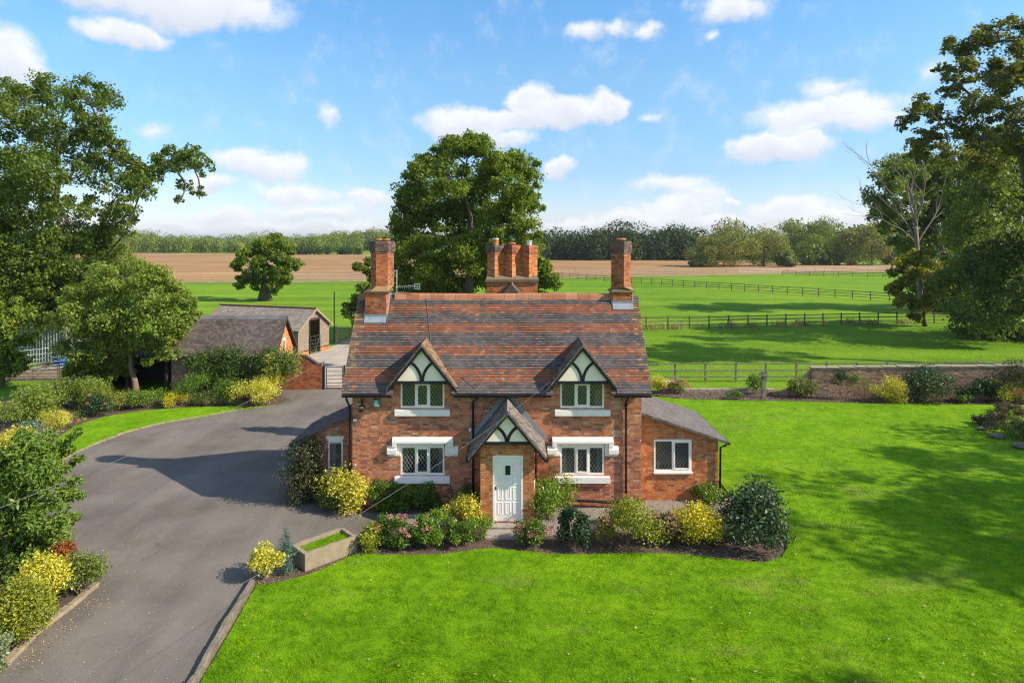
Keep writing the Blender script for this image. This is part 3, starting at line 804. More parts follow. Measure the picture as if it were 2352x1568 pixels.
# ------------------------------------------------------------------ the cottage
YF, XL, XR, YB = 21.9, -5.33, 4.32, 26.2
RIDGE_Y, RIDGE_Z, EAVE_Y, EAVE_Z = 24.05, 6.90, 21.55, 3.86
TAN = (RIDGE_Z - EAVE_Z) / (RIDGE_Y - EAVE_Y)
roof_z = lambda y: EAVE_Z + (y - EAVE_Y) * TAN
DORM = (-2.97, 2.32)
D_Z, D_T, D_H = 5.47, 1.235, 1.13                       # dormer ridge height, slope, half width
dz_at = lambda x, xc: D_Z - D_T * abs(x - xc)
WINX = (-2.99, 2.345)
WW = 1.46

cot = thing('cottage', (-0.5, 24.0, 0), 'red brick cottage with striped clay tile roof, two dormers and a gabled porch', 'house')

# front wall
holes_f = []
for xc in WINX:
    holes_f += [(xc - WW / 2 - XL, xc + WW / 2 - XL, 3.30, 4.16), (xc - WW / 2 - XL, xc + WW / 2 - XL, 1.07, 2.03)]
mb = MB()
wall_with_holes(mb, (XL, YF, 0), (1, 0, 0), (0, -1, 0), XR - XL, 0, 4.22, holes_f)
front = build(mb, 'wall', MORTAR, cot)
rows = brick_rows(XR - XL, 0.02, 4.22, holes_f)
# keep the pieces of hood and sill clear, pick out single bricks between the storeys
singles, rest = [], []
pool = [r for r in rows if abs((r[1] - r[0]) - 0.215) < 0.004 and abs((r[3] - r[2]) - 0.065) < 0.002 and (2.36 < r[2] < 3.02) and not (3.9 < (r[0] + r[1]) / 2 < 6.6)]
pool = pool[:185]
ps = set(pool)
rest = [r for r in rows if r not in ps]
mb = MB()
bricks_into(mb, (XL, YF, 0), (1, 0, 0), (0, -1, 0), rest)
build(mb, 'brickwork', BR_OLD, front, kind='stuff')
ub = unit_brick('brick', 0.215, 0.065); ub.materials.append(BR_OLD)
for (s, t, a, b) in pool:
    inst('brick', ub, front, (XL + (s + t) / 2, YF + random.uniform(-.003, .003), (a + b) / 2))

# other outer walls (turned away from the photograph)
mb = MB()
for x in (XL, XR):
    mb.poly([(x, YF, 0), (x, YB, 0), (x, YB, 4.25), (x, RIDGE_Y, 6.8), (x, YF, 4.22)])
mb.poly([(XL, YB, 0), (XR, YB, 0), (XR, YB, 4.25), (XL, YB, 4.25)])
build(mb, 'side_wall', BR_DIM, cot)
mb = MB()
for x, e in ((XR, 1),):
    top = lambda z: (z - 4.22) / TAN if z > 4.22 else 0.0
    rr = brick_rows(YB - YF, 2.87, 6.6, (), lambda z: top(z), lambda z: (YB - YF) - top(z))
    bricks_into(mb, (x, YF, 0), (0, 1, 0), (e, 0, 0), rr)
build(mb, 'side_brickwork', BR_OLD, cot, kind='stuff')
mb = MB()
mb.box(XL + .02, XR - .02, YF + 2.6, YF + 2.7, 0.03, 4.2)
mb.box(XL + .02, XR - .02, YF + 0.14, YB - .02, 0.02, 0.06)
mb.box(XL + .02, XR - .02, YF + 0.14, YB - .02, 2.55, 2.72)
mb.box(-.5, -.38, YF + .14, YF + 2.6, .06, 4.2)
build(mb, 'interior', INTERIOR, cot)

# ---- windows
def lattice(mb, x0, x1, z0, z1, y, dx=0.115, dz=0.18, w=0.006, ax=None):
    """diamond leading clipped to one light; ax maps (x, y, z)"""
    cx, cz = (x0 + x1) / 2, (z0 + z1) / 2
    m = dz / dx
    for sg in (1, -1):
        span = (x1 - x0) * m + (z1 - z0)
        k = int(span / dz / 2) + 2
        for i in range(-k, k + 1):
            c = cz + (i + 0.5) * dz
            pts = []
            f = lambda x: c + sg * m * (x - cx)
            g = lambda z: cx + (z - c) / (sg * m)
            for x in (x0, x1):
                if z0 <= f(x) <= z1: pts.append((x, f(x)))
            for z in (z0, z1):
                if x0 < g(z) < x1: pts.append((g(z), z))
            if len(pts) >= 2:
                (xa, za), (xb, zb) = pts[0], pts[1]
                if abs(xa - xb) > .01:
                    mb.bar((xa, y - .001 * sg, za), (xb, y - .001 * sg, zb), 0.006, w * 2, up=(0, 1, 0))

def window(parent, x0, x1, z0, z1, y, lights, opener=None, name='window'):
    """framed leaded window on a wall facing the camera; y is the outer face of the frame"""
    fw = 0.055
    mb = MB()
    mb.box(x0, x1, y, y + .07, z0, z0 + fw + .015); mb.box(x0, x1, y, y + .07, z1 - fw, z1)
    mb.box(x0, x0 + fw, y + .001, y + .069, z0 + fw, z1 - fw); mb.box(x1 - fw, x1, y + .001, y + .069, z0 + fw, z1 - fw)
    n = lights
    xs = [x0 + fw + (x1 - x0 - 2 * fw) * i / n for i in range(n + 1)]
    for i in range(1, n):
        mb.box(xs[i] - .03, xs[i] + .03, y + .002, y + .068, z0 + fw, z1 - fw)
    w = build(mb, name, WHITE_UPVC, parent)
    for i in range(n):
        a = xs[i] + (0.03 if i else 0.0); b = xs[i + 1] - (0.03 if i < n - 1 else 0.0)
        c, d = z0 + fw + .015, z1 - fw
        if opener is not None and i == opener:
            mb = MB(); t = .045
            mb.box(a, b, y - .014, y + .03, c, c + t); mb.box(a, b, y - .014, y + .03, d - t, d)
            mb.box(a, a + t, y - .013, y + .029, c + t, d - t); mb.box(b - t, b, y - .013, y + .029, c + t, d - t)
            build(mb, 'casement', WHITE_UPVC, w)
            a += t; b -= t; c += t; d -= t
        mb = MB(); mb.box(a, b, y + .028, y + .034, c, d)
        build(mb, 'pane', GLASS, w)
        mb = MB(); lattice(mb, a, b, c, d, y + .022)
        build(mb, 'lead_lattice', CAME, w)
    return w

def sill(parent, x0, x1, z0, z1, y, proud=.11):
    mb = MB()
    mb.prism([(x0, y + .05, z0), (x0, y - proud, z0), (x0, y - proud, z1 - .03), (x0, y + .05, z1)], (x1 - x0, 0, 0))
    return build(mb, 'sill', WHITE, parent, bevel=0.006)

def curtain(parent, x0, x1, z0, z1, y, m):
    n = 14
    V = []
    for i in range(n + 1):
        x = x0 + (x1 - x0) * i / n
        yy = y + .025 * math.sin(i * 2.1)
        V += [(x, yy, z0), (x, yy, z1), (x, yy + .006, z0), (x, yy + .006, z1)]
    Fs = []
    for i in range(n):
        a = 4 * i; b = a + 4
        Fs += [(a, b, b + 1, a + 1), (a + 2, a + 3, b + 3, b + 2)]
    mb = MB(); mb.add(V, Fs)
    return build(mb, 'curtain', m, parent)

for k, xc in enumerate(WINX):
    x0, x1 = xc - WW / 2, xc + WW / 2
    w = window(cot, x0, x1, 3.30, 4.16, YF - .005, 3, 1)
    sill(w, x0 - .19, x1 + .20, 3.06, 3.28, YF)
    w2 = window(cot, x0, x1, 1.07, 2.03, YF - .005, 3, 1)
    sill(w2, x0 - .19, x1 + .19, 0.82, 1.05, YF)
    # label mould over the lower window
    mb = MB()
    hx0, hx1 = x0 - .27, x1 + .30
    pr = .13
    mb.prism([(hx0, YF + .02, 2.15), (hx0, YF - pr, 2.15), (hx0, YF - pr, 2.22), (hx0, YF - .03, 2.34), (hx0, YF + .02, 2.34)], (hx1 - hx0, 0, 0))
    for sx, a in ((1, hx0), (-1, hx1)):
        b = a + sx * .15
        mb.box(min(a, b), max(a, b), YF - pr + .003, YF + .02, 2.03, 2.149)
        c, d = a - sx * .17, a + sx * .155
        mb.prism([(min(c, d), YF + .02, 1.80), (min(c, d), YF - pr, 1.80), (min(c, d), YF - pr, 1.95), (min(c, d), YF - .04, 2.045), (min(c, d), YF + .02, 2.045)], (abs(d - c), 0, 0))
        e, f = a - sx * .15, a + sx * .27
        mb.box(min(e, f), max(e, f), YF - .035, YF + .02, 1.71, 1.799)
        e = a + sx * .152; f = a + sx * .275
        mb.box(min(e, f), max(e, f), YF - .03, YF + .02, 1.80, 2.148)
    mb.box(x0 + .01, x1 - .01, YF - .03, YF + .02, 2.035, 2.148)
    build(mb, 'window_hood', WHITE, w2, bevel=0.005)
    curtain(w2, x0 + .03, x0 + .22, 1.1, 2.0, YF + .22, CURTAIN)
    curtain(w2, x1 - .22, x1 - .03, 1.1, 2.0, YF + .22, CURTAIN)
    if k == 1:
        curtain(w, x1 - .30, x1 - .06, 3.33, 4.12, YF + .12, CURTAIN_Y)

# ---- main roof
up = Vector((0, RIDGE_Y - EAVE_Y, RIDGE_Z - EAVE_Z)); SL = up.length; up.normalize()
nrm = Vector((0, -up.z, up.y))
RX0, RX1 = -5.62, 4.62
NROW = 39
GA = SL / NROW
BANDS = [4, 5, 5, 4, 5, 4, 4, 4, 4]                       # from the eave up: grey, red, grey ...
band = []
for i, b in enumerate(BANDS): band += [i % 2] * b
band = (band + [0] * NROW)[:NROW]
mb = MB()
# boarding below the tiles: front in pieces left and right of the dormers, and the whole rear slope
th = 0.05
segs = [(RX0 + .02, DORM[0] - .95), (DORM[0] + .95, DORM[1] - .95), (DORM[1] + .95, RX1 - .02)]
ym = EAVE_Y + 0.45
for (a, b) in segs:
    mb.prism([(a, EAVE_Y, EAVE_Z - .006), (a, ym, roof_z(ym) - .006), (a, ym, roof_z(ym) - .006 - th), (a, EAVE_Y, EAVE_Z - .006 - th)], (b - a, 0, 0))
mb.prism([(RX0 + .02, ym, roof_z(ym) - .006), (RX0 + .02, RIDGE_Y, RIDGE_Z - .006), (RX0 + .02, 2 * RIDGE_Y - EAVE_Y, EAVE_Z - .006), (RX0 + .02, 2 * RIDGE_Y - EAVE_Y, EAVE_Z - .056),
          (RX0 + .02, RIDGE_Y, RIDGE_Z - .08), (RX0 + .02, ym, roof_z(ym) - .056)], (RX1 - RX0 - .04, 0, 0))
roof = build(mb, 'roof', T_BROWN, cot)

def keep_main(c):
    for xc in DORM:
        if abs(c.x - xc) < D_H and roof_z(c.y) < dz_at(c.x, xc) - 0.03: return False
    if -5.24 < c.x < -4.50 and c.y > 23.42: return False
    if 3.66 < c.x < 4.36 and c.y > 23.78: return False
    return True

mbr, mbg, mbl = MB(), MB(), MB()
ut = {}
def unit_tile(name, w, m):
    mb = MB()
    mb.add(tile_verts(Vector((0, 0, 0)), Vector((1, 0, 0)), Vector((0, 1, 0)), Vector((0, 0, 1)), w, GA * 1.25, 0), TILEF)
    me = mesh_py(name, mb.v, mb.f); me.materials.append(m)
    return me
U_G, U_R = unit_tile('roof_tile', 0.161, T_GREY), unit_tile('roof_tile', 0.161, T_RED)
basis = Matrix((Vector((1, 0, 0)), up, nrm)).transposed()
nsingle = 0
sag = lambda x, r: 0.012 * math.sin(x * 1.3 + 0.6) * math.sin(r / NROW * pi) + 0.006 * math.sin(x * 3.7 + r * .5)
for r, o, w, lift in tile_roof((RX0, EAVE_Y, EAVE_Z), (1, 0, 0), up, nrm, RX1 - RX0, NROW - 1, GA, 0.165, keep_main):
    red = band[r] == 1
    t = random.random()
    if t < (0.05 if red else 0.02): red = not red
    lift += sag(o.x, r) + 0.004
    edge = o.x < RX0 + .32 or o.x > RX1 - .34
    if r < 7 and abs(w - 0.161) < .003 and nsingle < 300:
        inst('roof_tile', U_R if red else U_G, roof, o + nrm * lift + up * random.uniform(-.004, .004), basis)
        nsingle += 1
    else:
        m_ = mbl if (edge and random.random() < .45) else (mbr if red else mbg)
        m_.add(tile_verts(o, Vector((1, 0, 0)), up, nrm, w, GA * 1.25, lift), TILEF)
build(mbr, 'red_roof_tiling', T_RED, roof, kind='stuff')
build(mbg, 'grey_roof_tiling', T_GREY, roof, kind='stuff')
build(mbl, 'lichened_roof_tiling', T_LICHEN, roof, kind='stuff')
# rear slope tiling
mb = MB()
up2 = Vector((0, -up.y, up.z)); nr2 = Vector((0, up.z, up.y))
for r, o, w, lift in tile_roof((RX1, 2 * RIDGE_Y - EAVE_Y, EAVE_Z), (-1, 0, 0), up2, nr2, RX1 - RX0, 26, SL / 26.5, 0.26):
    mb.add(tile_verts(o, Vector((-1, 0, 0)), up2, nr2, w, SL / 26 * 1.25, lift + .004), TILEF)
build(mb, 'rear_roof_tiling', T_BROWN, roof, kind='stuff')
# ridge tiles
rl = (RX1 - RX0) / 23
mb = MB()
prof = [(-0.17, -0.185), (-0.10, -0.02), (-0.035, 0.035), (0.0, 0.05), (0.035, 0.035), (0.10, -0.02), (0.17, -0.185)]
inner = [(y * .82, z - .022) for y, z in reversed(prof)]
mb.prism([(0, y, z) for y, z in prof + inner], (rl - .008, 0, 0))
ur = mesh_py('ridge_tile', mb.v, mb.f); ur.materials.append(T_RIDGE)
for i in range(23):
    x = RX0 + i * rl
    if -5.30 < x + rl * .5 < -4.45 or 3.6 < x + rl * .5 < 4.4: continue
    inst('ridge_tile', ur, roof, (x, RIDGE_Y, RIDGE_Z + .015 + 0.012 * math.sin(x * 1.1) + random.uniform(-.004, .004)))
# eaves: gutter, rafter feet
for (a, b) in [(RX0 + .03, DORM[0] - 1.0), (DORM[0] + 1.03, DORM[1] - 1.03), (DORM[1] + 1.02, RX1 - .03)]:
    mb = MB()
    mb.prism([(a, EAVE_Y - .07, EAVE_Z - .05), (a, EAVE_Y - .055, EAVE_Z - .11), (a, EAVE_Y + .015, EAVE_Z - .11), (a, EAVE_Y + .03, EAVE_Z - .05),
              (a, EAVE_Y + .02, EAVE_Z - .05), (a, EAVE_Y + .008, EAVE_Z - .10), (a, EAVE_Y - .048, EAVE_Z - .10), (a, EAVE_Y - .06, EAVE_Z - .05)], (b - a, 0, 0))
    build(mb, 'gutter', BLACK_P, cot)
    x = a + .1
    while x < b:
        mb = MB()
        mb.prism([(x, EAVE_Y + .045, EAVE_Z - .075), (x, YF - .012, EAVE_Z + .22), (x, YF - .012, EAVE_Z + .08), (x, EAVE_Y + .045, EAVE_Z - .15)], (.06, 0, 0))
        build(mb, 'rafter_foot', WOOD_DK, cot)
        x += .48

# ---- gable trim shared by dormers and porch
def gable_front(parent, xc, zr, tan, half, y, beam_z, beam_half, panel_y, base_z, bw=.105):
    """white panel, black beam and curved braces, bargeboards; zr = roof surface height at the ridge"""
    zt = zr - .10
    zp = lambda x: zt - tan * abs(x - xc)
    mb = MB()
    mb.prism([(xc - beam_half, panel_y, beam_z), (xc + beam_half, panel_y, beam_z), (xc + beam_half, panel_y, max(beam_z, zp(xc + beam_half))), (xc, panel_y, zt), (xc - beam_half, panel_y, max(beam_z, zp(xc - beam_half)))], (0, .06, 0))
    g = build(mb, 'gable_panel', RENDER_W, parent)
    mb = MB(); mb.box(xc - beam_half - .04, xc + beam_half + .04, panel_y - .035, panel_y + .05, beam_z - .085, beam_z + .012)
    build(mb, 'beam', BLACK, g)
    hgt = zt - beam_z
    for sg in (-1, 1):
        mb = MB()
        P = []
        for i in range(9):
            t = i / 8
            x = xc + sg * (0.025 + (beam_half * .46) * (t ** 1.9))
            z = beam_z + .0 + hgt * .57 * (1 - (1 - t) ** 1.25)
            P.append((x, z))
        for i in range(8):
            (xa, za), (xb, zb) = P[i], P[i + 1]
            d = Vector((xb - xa, 0, zb - za)).normalized(); q = Vector((-d.z, 0, d.x)) * .044
            a, b = Vector((xa, panel_y - .022, za)), Vector((xb, panel_y - .022, zb))
            mb.prism([a - q, b - q, b + q, a + q], (0, .03, 0))
        build(mb, 'brace', BLACK, g)
        # bargeboard
        mb = MB()
        e = sg * half
        zz = lambda x: zr - .02 - tan * abs(x)
        mb.prism([(xc, y, zz(0) - .005), (xc + e, y, zz(half) - .005), (xc + e, y, zz(half) - .005 - bw * 1.5), (xc, y, zz(0) - .005 - bw * 1.6)], (0, .045, 0))
        build(mb, 'bargeboard', BLACK, parent)
        # mortared verge
        mb = MB()
        n = 13
        for i in range(n):
            x1, x2 = half * i / n, half * (i + 1) / n
            j = random.uniform(-.008, .008)
            mb.prism([(xc + sg * x1, y - .03 + j, zz(x1) - .04), (xc + sg * x2, y - .03 + j, zz(x2) - .04), (xc + sg * x2, y - .03 + j, zz(x2) + .035), (xc + sg * x1, y - .03 + j, zz(x1) + .035)], (0, .045, 0))
        build(mb, 'verge', VERGE, parent)
    return g

def small_gable_roof(parent, xc, zr, tan, half, y0, y1, mats, gauge=.1, tw=.165, keep=None, ridge_m=T_RIDGE, valley=None):
    """two tiled slopes running from y0 (front) to y1; ridge along y"""
    c = 1 / math.sqrt(1 + tan * tan); sn = tan * c
    L = half / c
    nr = max(1, int(round(L / gauge)))
    ga = L / nr
    for sg in (-1, 1):
        s = Vector((-sg * c, 0, sn)); n = Vector((sg * sn, 0, c))
        o = Vector((xc + sg * half, y0 if sg < 0 else y0, zr - tan * half))
        u = Vector((0, 1, 0))
        mbs = [MB() for _ in mats]
        for r, oo, w, lift in tile_roof(o, u, s, n, y1 - y0, nr, ga, tw, keep):
            k = 0 if (random.random() < .78 or len(mats) == 1) else 1
            V = tile_verts(oo, u, s, n, w, ga * 1.25, lift + .006)
            mbs[k].add(V, TILEF if sg < 0 else [tuple(reversed(f)) for f in TILEF])
        mb = MB()
        mb.add([o, o + u * (y1 - y0), o + u * (y1 - y0) + s * L, o + s * L, o - n * .03, o + u * (y1 - y0) - n * .03, o + u * (y1 - y0) + s * L - n * .03, o + s * L - n * .03],
               [(0, 1, 2, 3), (7, 6, 5, 4), (0, 4, 5, 1), (1, 5, 6, 2), (0, 3, 7, 4)])
        sl = build(mb, 'roof_slope', WOOD_DK if not valley else T_BROWN, parent)
        for q, m_ in zip(mbs, mats):
            if q.v: build(q, 'roof_tiling', m_, sl, kind='stuff')

for k, xc in enumerate(DORM):
    mb = MB()
    # brick cheeks of the dormer beside the window, up to the beam
    d = build(MB().box(xc - .93, xc + .93, YF + .10, YF + .9, 3.9, 4.17), 'dormer', MORTAR_D, cot)
    keep = lambda c: dz_at(c.x, xc) > roof_z(c.y) - .02
    yend = EAVE_Y + (D_Z - EAVE_Z) / TAN + .05
    c_ = 1 / math.sqrt(1 + D_T * D_T)
    # sloped carcase clipped along the valley
    for sg in (-1, 1):
        e = xc + sg * D_H
        ze = D_Z - D_T * D_H
        yv = EAVE_Y + (ze - EAVE_Z) / TAN
        mb = MB()
        y0 = EAVE_Y - .06
        mb.prism([(e, y0, ze - .008), (e, yv, ze - .008), (xc, yend, D_Z - .008), (xc, y0, D_Z - .008)], (0, 0, -.035))
        sl = build(mb, 'roof_slope', T_BROWN, d)
        s = Vector((-sg * c_, 0, D_T * c_)); n = Vector((sg * D_T * c_, 0, c_))
        u = Vector((0, 1, 0)); Ls = D_H / c_
        nr = int(round(Ls / .1))
        mts = (T_LICHEN, T_RED) if k == 0 else (T_GREY, T_LICHEN)
        ms = [MB(), MB()]
        for r, oo, w, lift in tile_roof(Vector((e, y0, ze)), u, s, n, yend - y0, nr, Ls / nr, .165, keep):
            ms[int(random.random() < .35)].add(tile_verts(oo, u, s, n, w, Ls / nr * 1.25, lift + .006), TILEF)
        for q, m_ in zip(ms, mts):
            build(q, 'roof_tiling', m_, sl, kind='stuff')
    y = EAVE_Y - .06
    for j in range(4):
        ya = y + j * .36; yb = min(ya + .352, yend)
        mb = MB()
        mb.prism([(xc - .11, ya, D_Z - .12), (xc, ya, D_Z + .05), (xc + .11, ya, D_Z - .12), (xc + .09, ya, D_Z - .12), (xc, ya, D_Z + .025), (xc - .09, ya, D_Z - .12)], (0, yb - ya, 0))
        build(mb, 'ridge_tile', T_LICHEN if k == 0 else T_GREY, d)
    gable_front(d, xc, D_Z, D_T, D_H, EAVE_Y - .06, 4.26, .80, EAVE_Y + .05, 4.2)
    mb = MB(); mb.box(xc - .80, xc + .80, EAVE_Y + .115, YF + .09, 4.175, 4.255); build(mb, 'soffit', WOOD_DK, d)

# ---- porch
PX, PY = -0.15, 20.4
P_X0, P_X1 = -0.98, 0.68
DX0, DX1, DZ0, DZ1 = -.60, .34, .14, 2.22
mb = MB()
wall_with_holes(mb, (P_X0, PY, 0), (1, 0, 0), (0, -1, 0), P_X1 - P_X0, 0, 2.64, [(DX0 - P_X0, DX1 - P_X0, DZ0, DZ1)], .1)
for x, e in ((P_X0, 1), (P_X1, -1)):
    mb.poly([(x, PY, 0), (x, YF, 0), (x, YF, 2.5), (x, PY, 2.5)])
porch = build(mb, 'porch', MORTAR, cot)
rows = brick_rows(P_X1 - P_X0, .02, 2.62, [(DX0 - P_X0, DX1 - P_X0, DZ0, DZ1)])
full = [r for r in rows if abs((r[1] - r[0]) - .215) < .004 and abs((r[3] - r[2]) - .065) < .002][:115]
fs = set(full)
mb = MB()
bricks_into(mb, (P_X0, PY, 0), (1, 0, 0), (0, -1, 0), [r for r in rows if r not in fs])
bricks_into(mb, (P_X1, PY, 0), (0, 1, 0), (1, 0, 0), brick_rows(YF - PY, .02, 2.45))
bricks_into(mb, (P_X0, YF, 0), (0, -1, 0), (-1, 0, 0), brick_rows(YF - PY, .02, 2.45))
build(mb, 'porch_brickwork', BR_ORANGE, porch, kind='stuff')
ub2 = unit_brick('brick', 0.215, 0.065); ub2.materials.append(BR_ORANGE)
for (s, t, a, b) in full:
    inst('brick', ub2, porch, (P_X0 + (s + t) / 2, PY + random.uniform(-.003, .003), (a + b) / 2))
PZ, PT, PH = 3.66, 1.205, 1.20
small_gable_roof(porch, PX, PZ, PT, PH, 20.12, YF, (T_PORCH, T_GREY), .105, .155)
mb = MB()
mb.prism([(PX - .10, 20.12, PZ - .10), (PX, 20.12, PZ + .05), (PX + .10, 20.12, PZ - .10), (PX + .08, 20.12, PZ - .10), (PX, 20.12, PZ + .02), (PX - .08, 20.12, PZ - .10)], (0, YF - 20.12, 0))
build(mb, 'ridge', T_PORCH, porch)
gable_front(porch, PX, PZ, PT, PH, 20.10, 2.69, .80, PY - .19, 2.6, .085)
mb = MB(); mb.box(PX - .80, PX + .80, PY - .125, PY + .02, 2.61, 2.685); build(mb, 'soffit', WOOD_DK, porch)
# lead soakers on the wall beside the porch roof
for sg in (-1, 1):
    mb = MB()
    a, b = Vector((PX, YF - .012, PZ + .03)), Vector((PX + sg * PH, YF - .012, PZ - PT * PH + .03))
    d = (b - a).normalized(); q = Vector((-d.z, 0, d.x)) * (1 if sg < 0 else 1)
    if q.z < 0: q = -q
    mb.prism([a, b, b + q * .15, a + q * .15], (0, -.014, 0))
    build(mb, 'lead_flashing', LEAD, porch)
for sg, x in ((-1, P_X0), (1, P_X1)):
    mb = MB(); mb.prism([(x - .05, PY - .16, 2.60), (x - .05, PY + .02, 2.60), (x - .05, PY + .02, 2.44), (x - .05, PY - .08, 2.48)], (.1, 0, 0))
    build(mb, 'bracket', BLACK, porch)
    e = PX + sg * (PH + .03); ze = PZ - PT * PH - .06
    mb = MB(); mb.box(e - .045, e + .045, 20.1, YF - .02, ze - .05, ze + .03)
    build(mb, 'gutter', BLACK_P, porch)
# door
mb = MB(); t = .06
mb.box(DX0, DX0 + t, PY - .015, PY + .09, DZ0, DZ1); mb.box(DX1 - t, DX1, PY - .015, PY + .09, DZ0, DZ1); mb.box(DX0 + t, DX1 - t, PY - .014, PY + .089, DZ1 - t, DZ1)
door_frame = build(mb, 'door_frame', WHITE, porch)
mb = MB()
d0, d1, e0, e1 = DX0 + t + .004, DX1 - t - .004, DZ0 + .02, DZ1 - t - .004
mb.box(d0, d1, PY + .025, PY + .07, e0, e1)
door = build(mb, 'door', WHITE, porch)
wd = d1 - d0
cols = [(d0 + .07, d0 + .07 + (wd - .26) / 3), None, None]
pw = (wd - .14 - .12) / 3
zz = [e0 + .20, e0 + .20 + .46, e0 + .20 + .92, e0 + .20 + 1.38, e1 - .07]
for c in range(3):
    xa = d0 + .07 + c * (pw + .06)
    for r in range(4):
        za, zb = zz[r] + .0, zz[r + 1] - .055
        if c == 1 and r == 2: zb -= .18
        if c == 1 and r == 3:
            mb = MB(); mb.box(xa + .015, xa + pw - .015, PY + .012, PY + .03, za - .14, za + .15)
            build(mb, 'door_light', GLASSDK, door)
            za += .24
        mb = MB()
        b_ = .022
        # raised moulding and fielded panel
        mb.add([(xa, PY + .024, za), (xa + pw, PY + .024, za), (xa + pw, PY + .024, zb), (xa, PY + .024, zb),
                (xa + b_, PY + .015, za + b_), (xa + pw - b_, PY + .015, za + b_), (xa + pw - b_, PY + .015, zb - b_), (xa + b_, PY + .015, zb - b_),
                (xa + 2 * b_, PY + .022, za + 2 * b_), (xa + pw - 2 * b_, PY + .022, za + 2 * b_), (xa + pw - 2 * b_, PY + .022, zb - 2 * b_), (xa + 2 * b_, PY + .022, zb - 2 * b_)],
               [(0, 1, 5, 4), (1, 2, 6, 5), (2, 3, 7, 6), (3, 0, 4, 7), (4, 5, 9, 8), (5, 6, 10, 9), (6, 7, 11, 10), (7, 4, 8, 11), (8, 9, 10, 11)])
        build(mb, 'door_panel', WHITE, door)
mb = MB(); mb.box(d0 + .012, d0 + .05, PY - .004, PY + .025, e0 + .98, e0 + 1.08)
build(mb, 'lock', BLACK, door)
mb = MB(); mb.box(P_X1 - .02, P_X1 + .05, PY + .25, PY + .42, .75, 1.3)
build(mb, 'meter_box', WHITE, porch)
# steps
mb = MB(); mb.box(-.72, .44, 20.05, 20.39, .012, .135)
s1 = build(mb, 'step', STEP, cot, bevel=.012)
mb = MB(); mb.box(-.82, .50, 19.45, 20.04, .01, .085)
build(mb, 'step', STEP, cot, bevel=.012)

# ---- lean-tos
def lean_to(side, x_in, x_out, y0, y1, z_in, z_out, over, brick_m, tile_m, holes, name):
    sg = 1 if x_out > x_in else -1
    L = abs(x_out - x_in)
    xw = min(x_in, x_out)
    ztop = lambda u: (z_in + (z_out - z_in) * ((u if sg > 0 else L - u) / L))
    mb = MB()
    hs = holes
    wall_with_holes(mb, (xw, y0, 0), (1, 0, 0), (0, -1, 0), L, 0, min(z_in, z_out) - .06, hs)
    zb = min(z_in, z_out) - .06
    mb.poly([(x_in, y0, zb), (x_out, y0, zb), (x_out, y0, z_out - .06), (x_in, y0, z_in - .06)])
    mb.poly([(x_out, y0, 0), (x_out, y1, 0), (x_out, y1, z_out - .05), (x_out, y0, z_out - .05)])
    mb.poly([(x_in, y1, 0), (x_out, y1, 0), (x_out, y1, z_out - .05), (x_in, y1, z_in - .05)])
    w = build(mb, name, MORTAR, cot)
    if sg > 0:
        um = lambda z: 0.0
        ux = lambda z: L if z < z_out - .07 else L * (z_in - .07 - z) / (z_in - z_out)
    else:
        um = lambda z: 0.0 if z < z_out - .07 else L - L * (z_in - .07 - z) / (z_in - z_out)
        ux = lambda z: L
    mb = MB()
    bricks_into(mb, (xw, y0, 0), (1, 0, 0), (0, -1, 0), brick_rows(L, .02, z_in - .08, hs, um, ux))
    if sg > 0: bricks_into(mb, (x_out, y0, 0), (0, 1, 0), (1, 0, 0), brick_rows(y1 - y0, .02, z_out - .07))
    else: bricks_into(mb, (x_out, y1, 0), (0, -1, 0), (-1, 0, 0), brick_rows(y1 - y0, .02, z_out - .07))
    build(mb, 'lean_to_brickwork', brick_m, w, kind='stuff')
    # roof
    xo = x_out + sg * over
    zo = z_in + (z_out - z_in) * (L + over) / L
    ya, yb = y0 - .22, y1 + .15
    mb = MB()
    mb.prism([(x_in, ya, z_in), (xo, ya, zo), (xo, ya, zo - .06), (x_in, ya, z_in - .06)], (0, yb - ya, 0))
    rf = build(mb, 'lean_to_roof', WOOD_DK, w)
    s = Vector((x_in - xo, 0, z_in - zo)); SLn = s.length; s.normalize()
    n = Vector((-s.z, 0, s.x)) if s.x > 0 else Vector((s.z, 0, -s.x))
    if n.z < 0: n = -n
    nr = int(round(SLn / .13)); ga = SLn / nr
    mb = MB()
    u = Vector((0, 1, 0))
    for r, oo, ww, lift in tile_roof(Vector((xo, ya, zo + .004)), u, s, n, yb - ya, nr, ga, .24):
        V = tile_verts(oo, u, s, n, ww, ga * 1.2, lift + .002)
        mb.add(V, TILEF if sg < 0 else [tuple(reversed(f)) for f in TILEF])
    build(mb, 'lean_to_tiling', tile_m, rf, kind='stuff')
    mb = MB()
    nn = 16
    for i in range(nn):
        a, b = i / nn, (i + 1) / nn
        j = random.uniform(-.01, .01)
        xa, xb = x_in + (xo - x_in) * a, x_in + (xo - x_in) * b
        za, zb2 = z_in + (zo - z_in) * a, z_in + (zo - z_in) * b
        mb.prism([(xa, ya - .02 + j, za - .055), (xb, ya - .02 + j, zb2 - .055), (xb, ya - .02 + j, zb2 + .03), (xa, ya - .02 + j, za + .03)], (0, .035, 0))
    build(mb, 'verge', VERGE, rf)
    mb = MB()
    mb.box(min(xo, xo + sg * .09), max(xo, xo + sg * .09), ya, yb, zo - .09, zo - .02)
    build(mb, 'gutter', BLACK_P, rf)
    return w

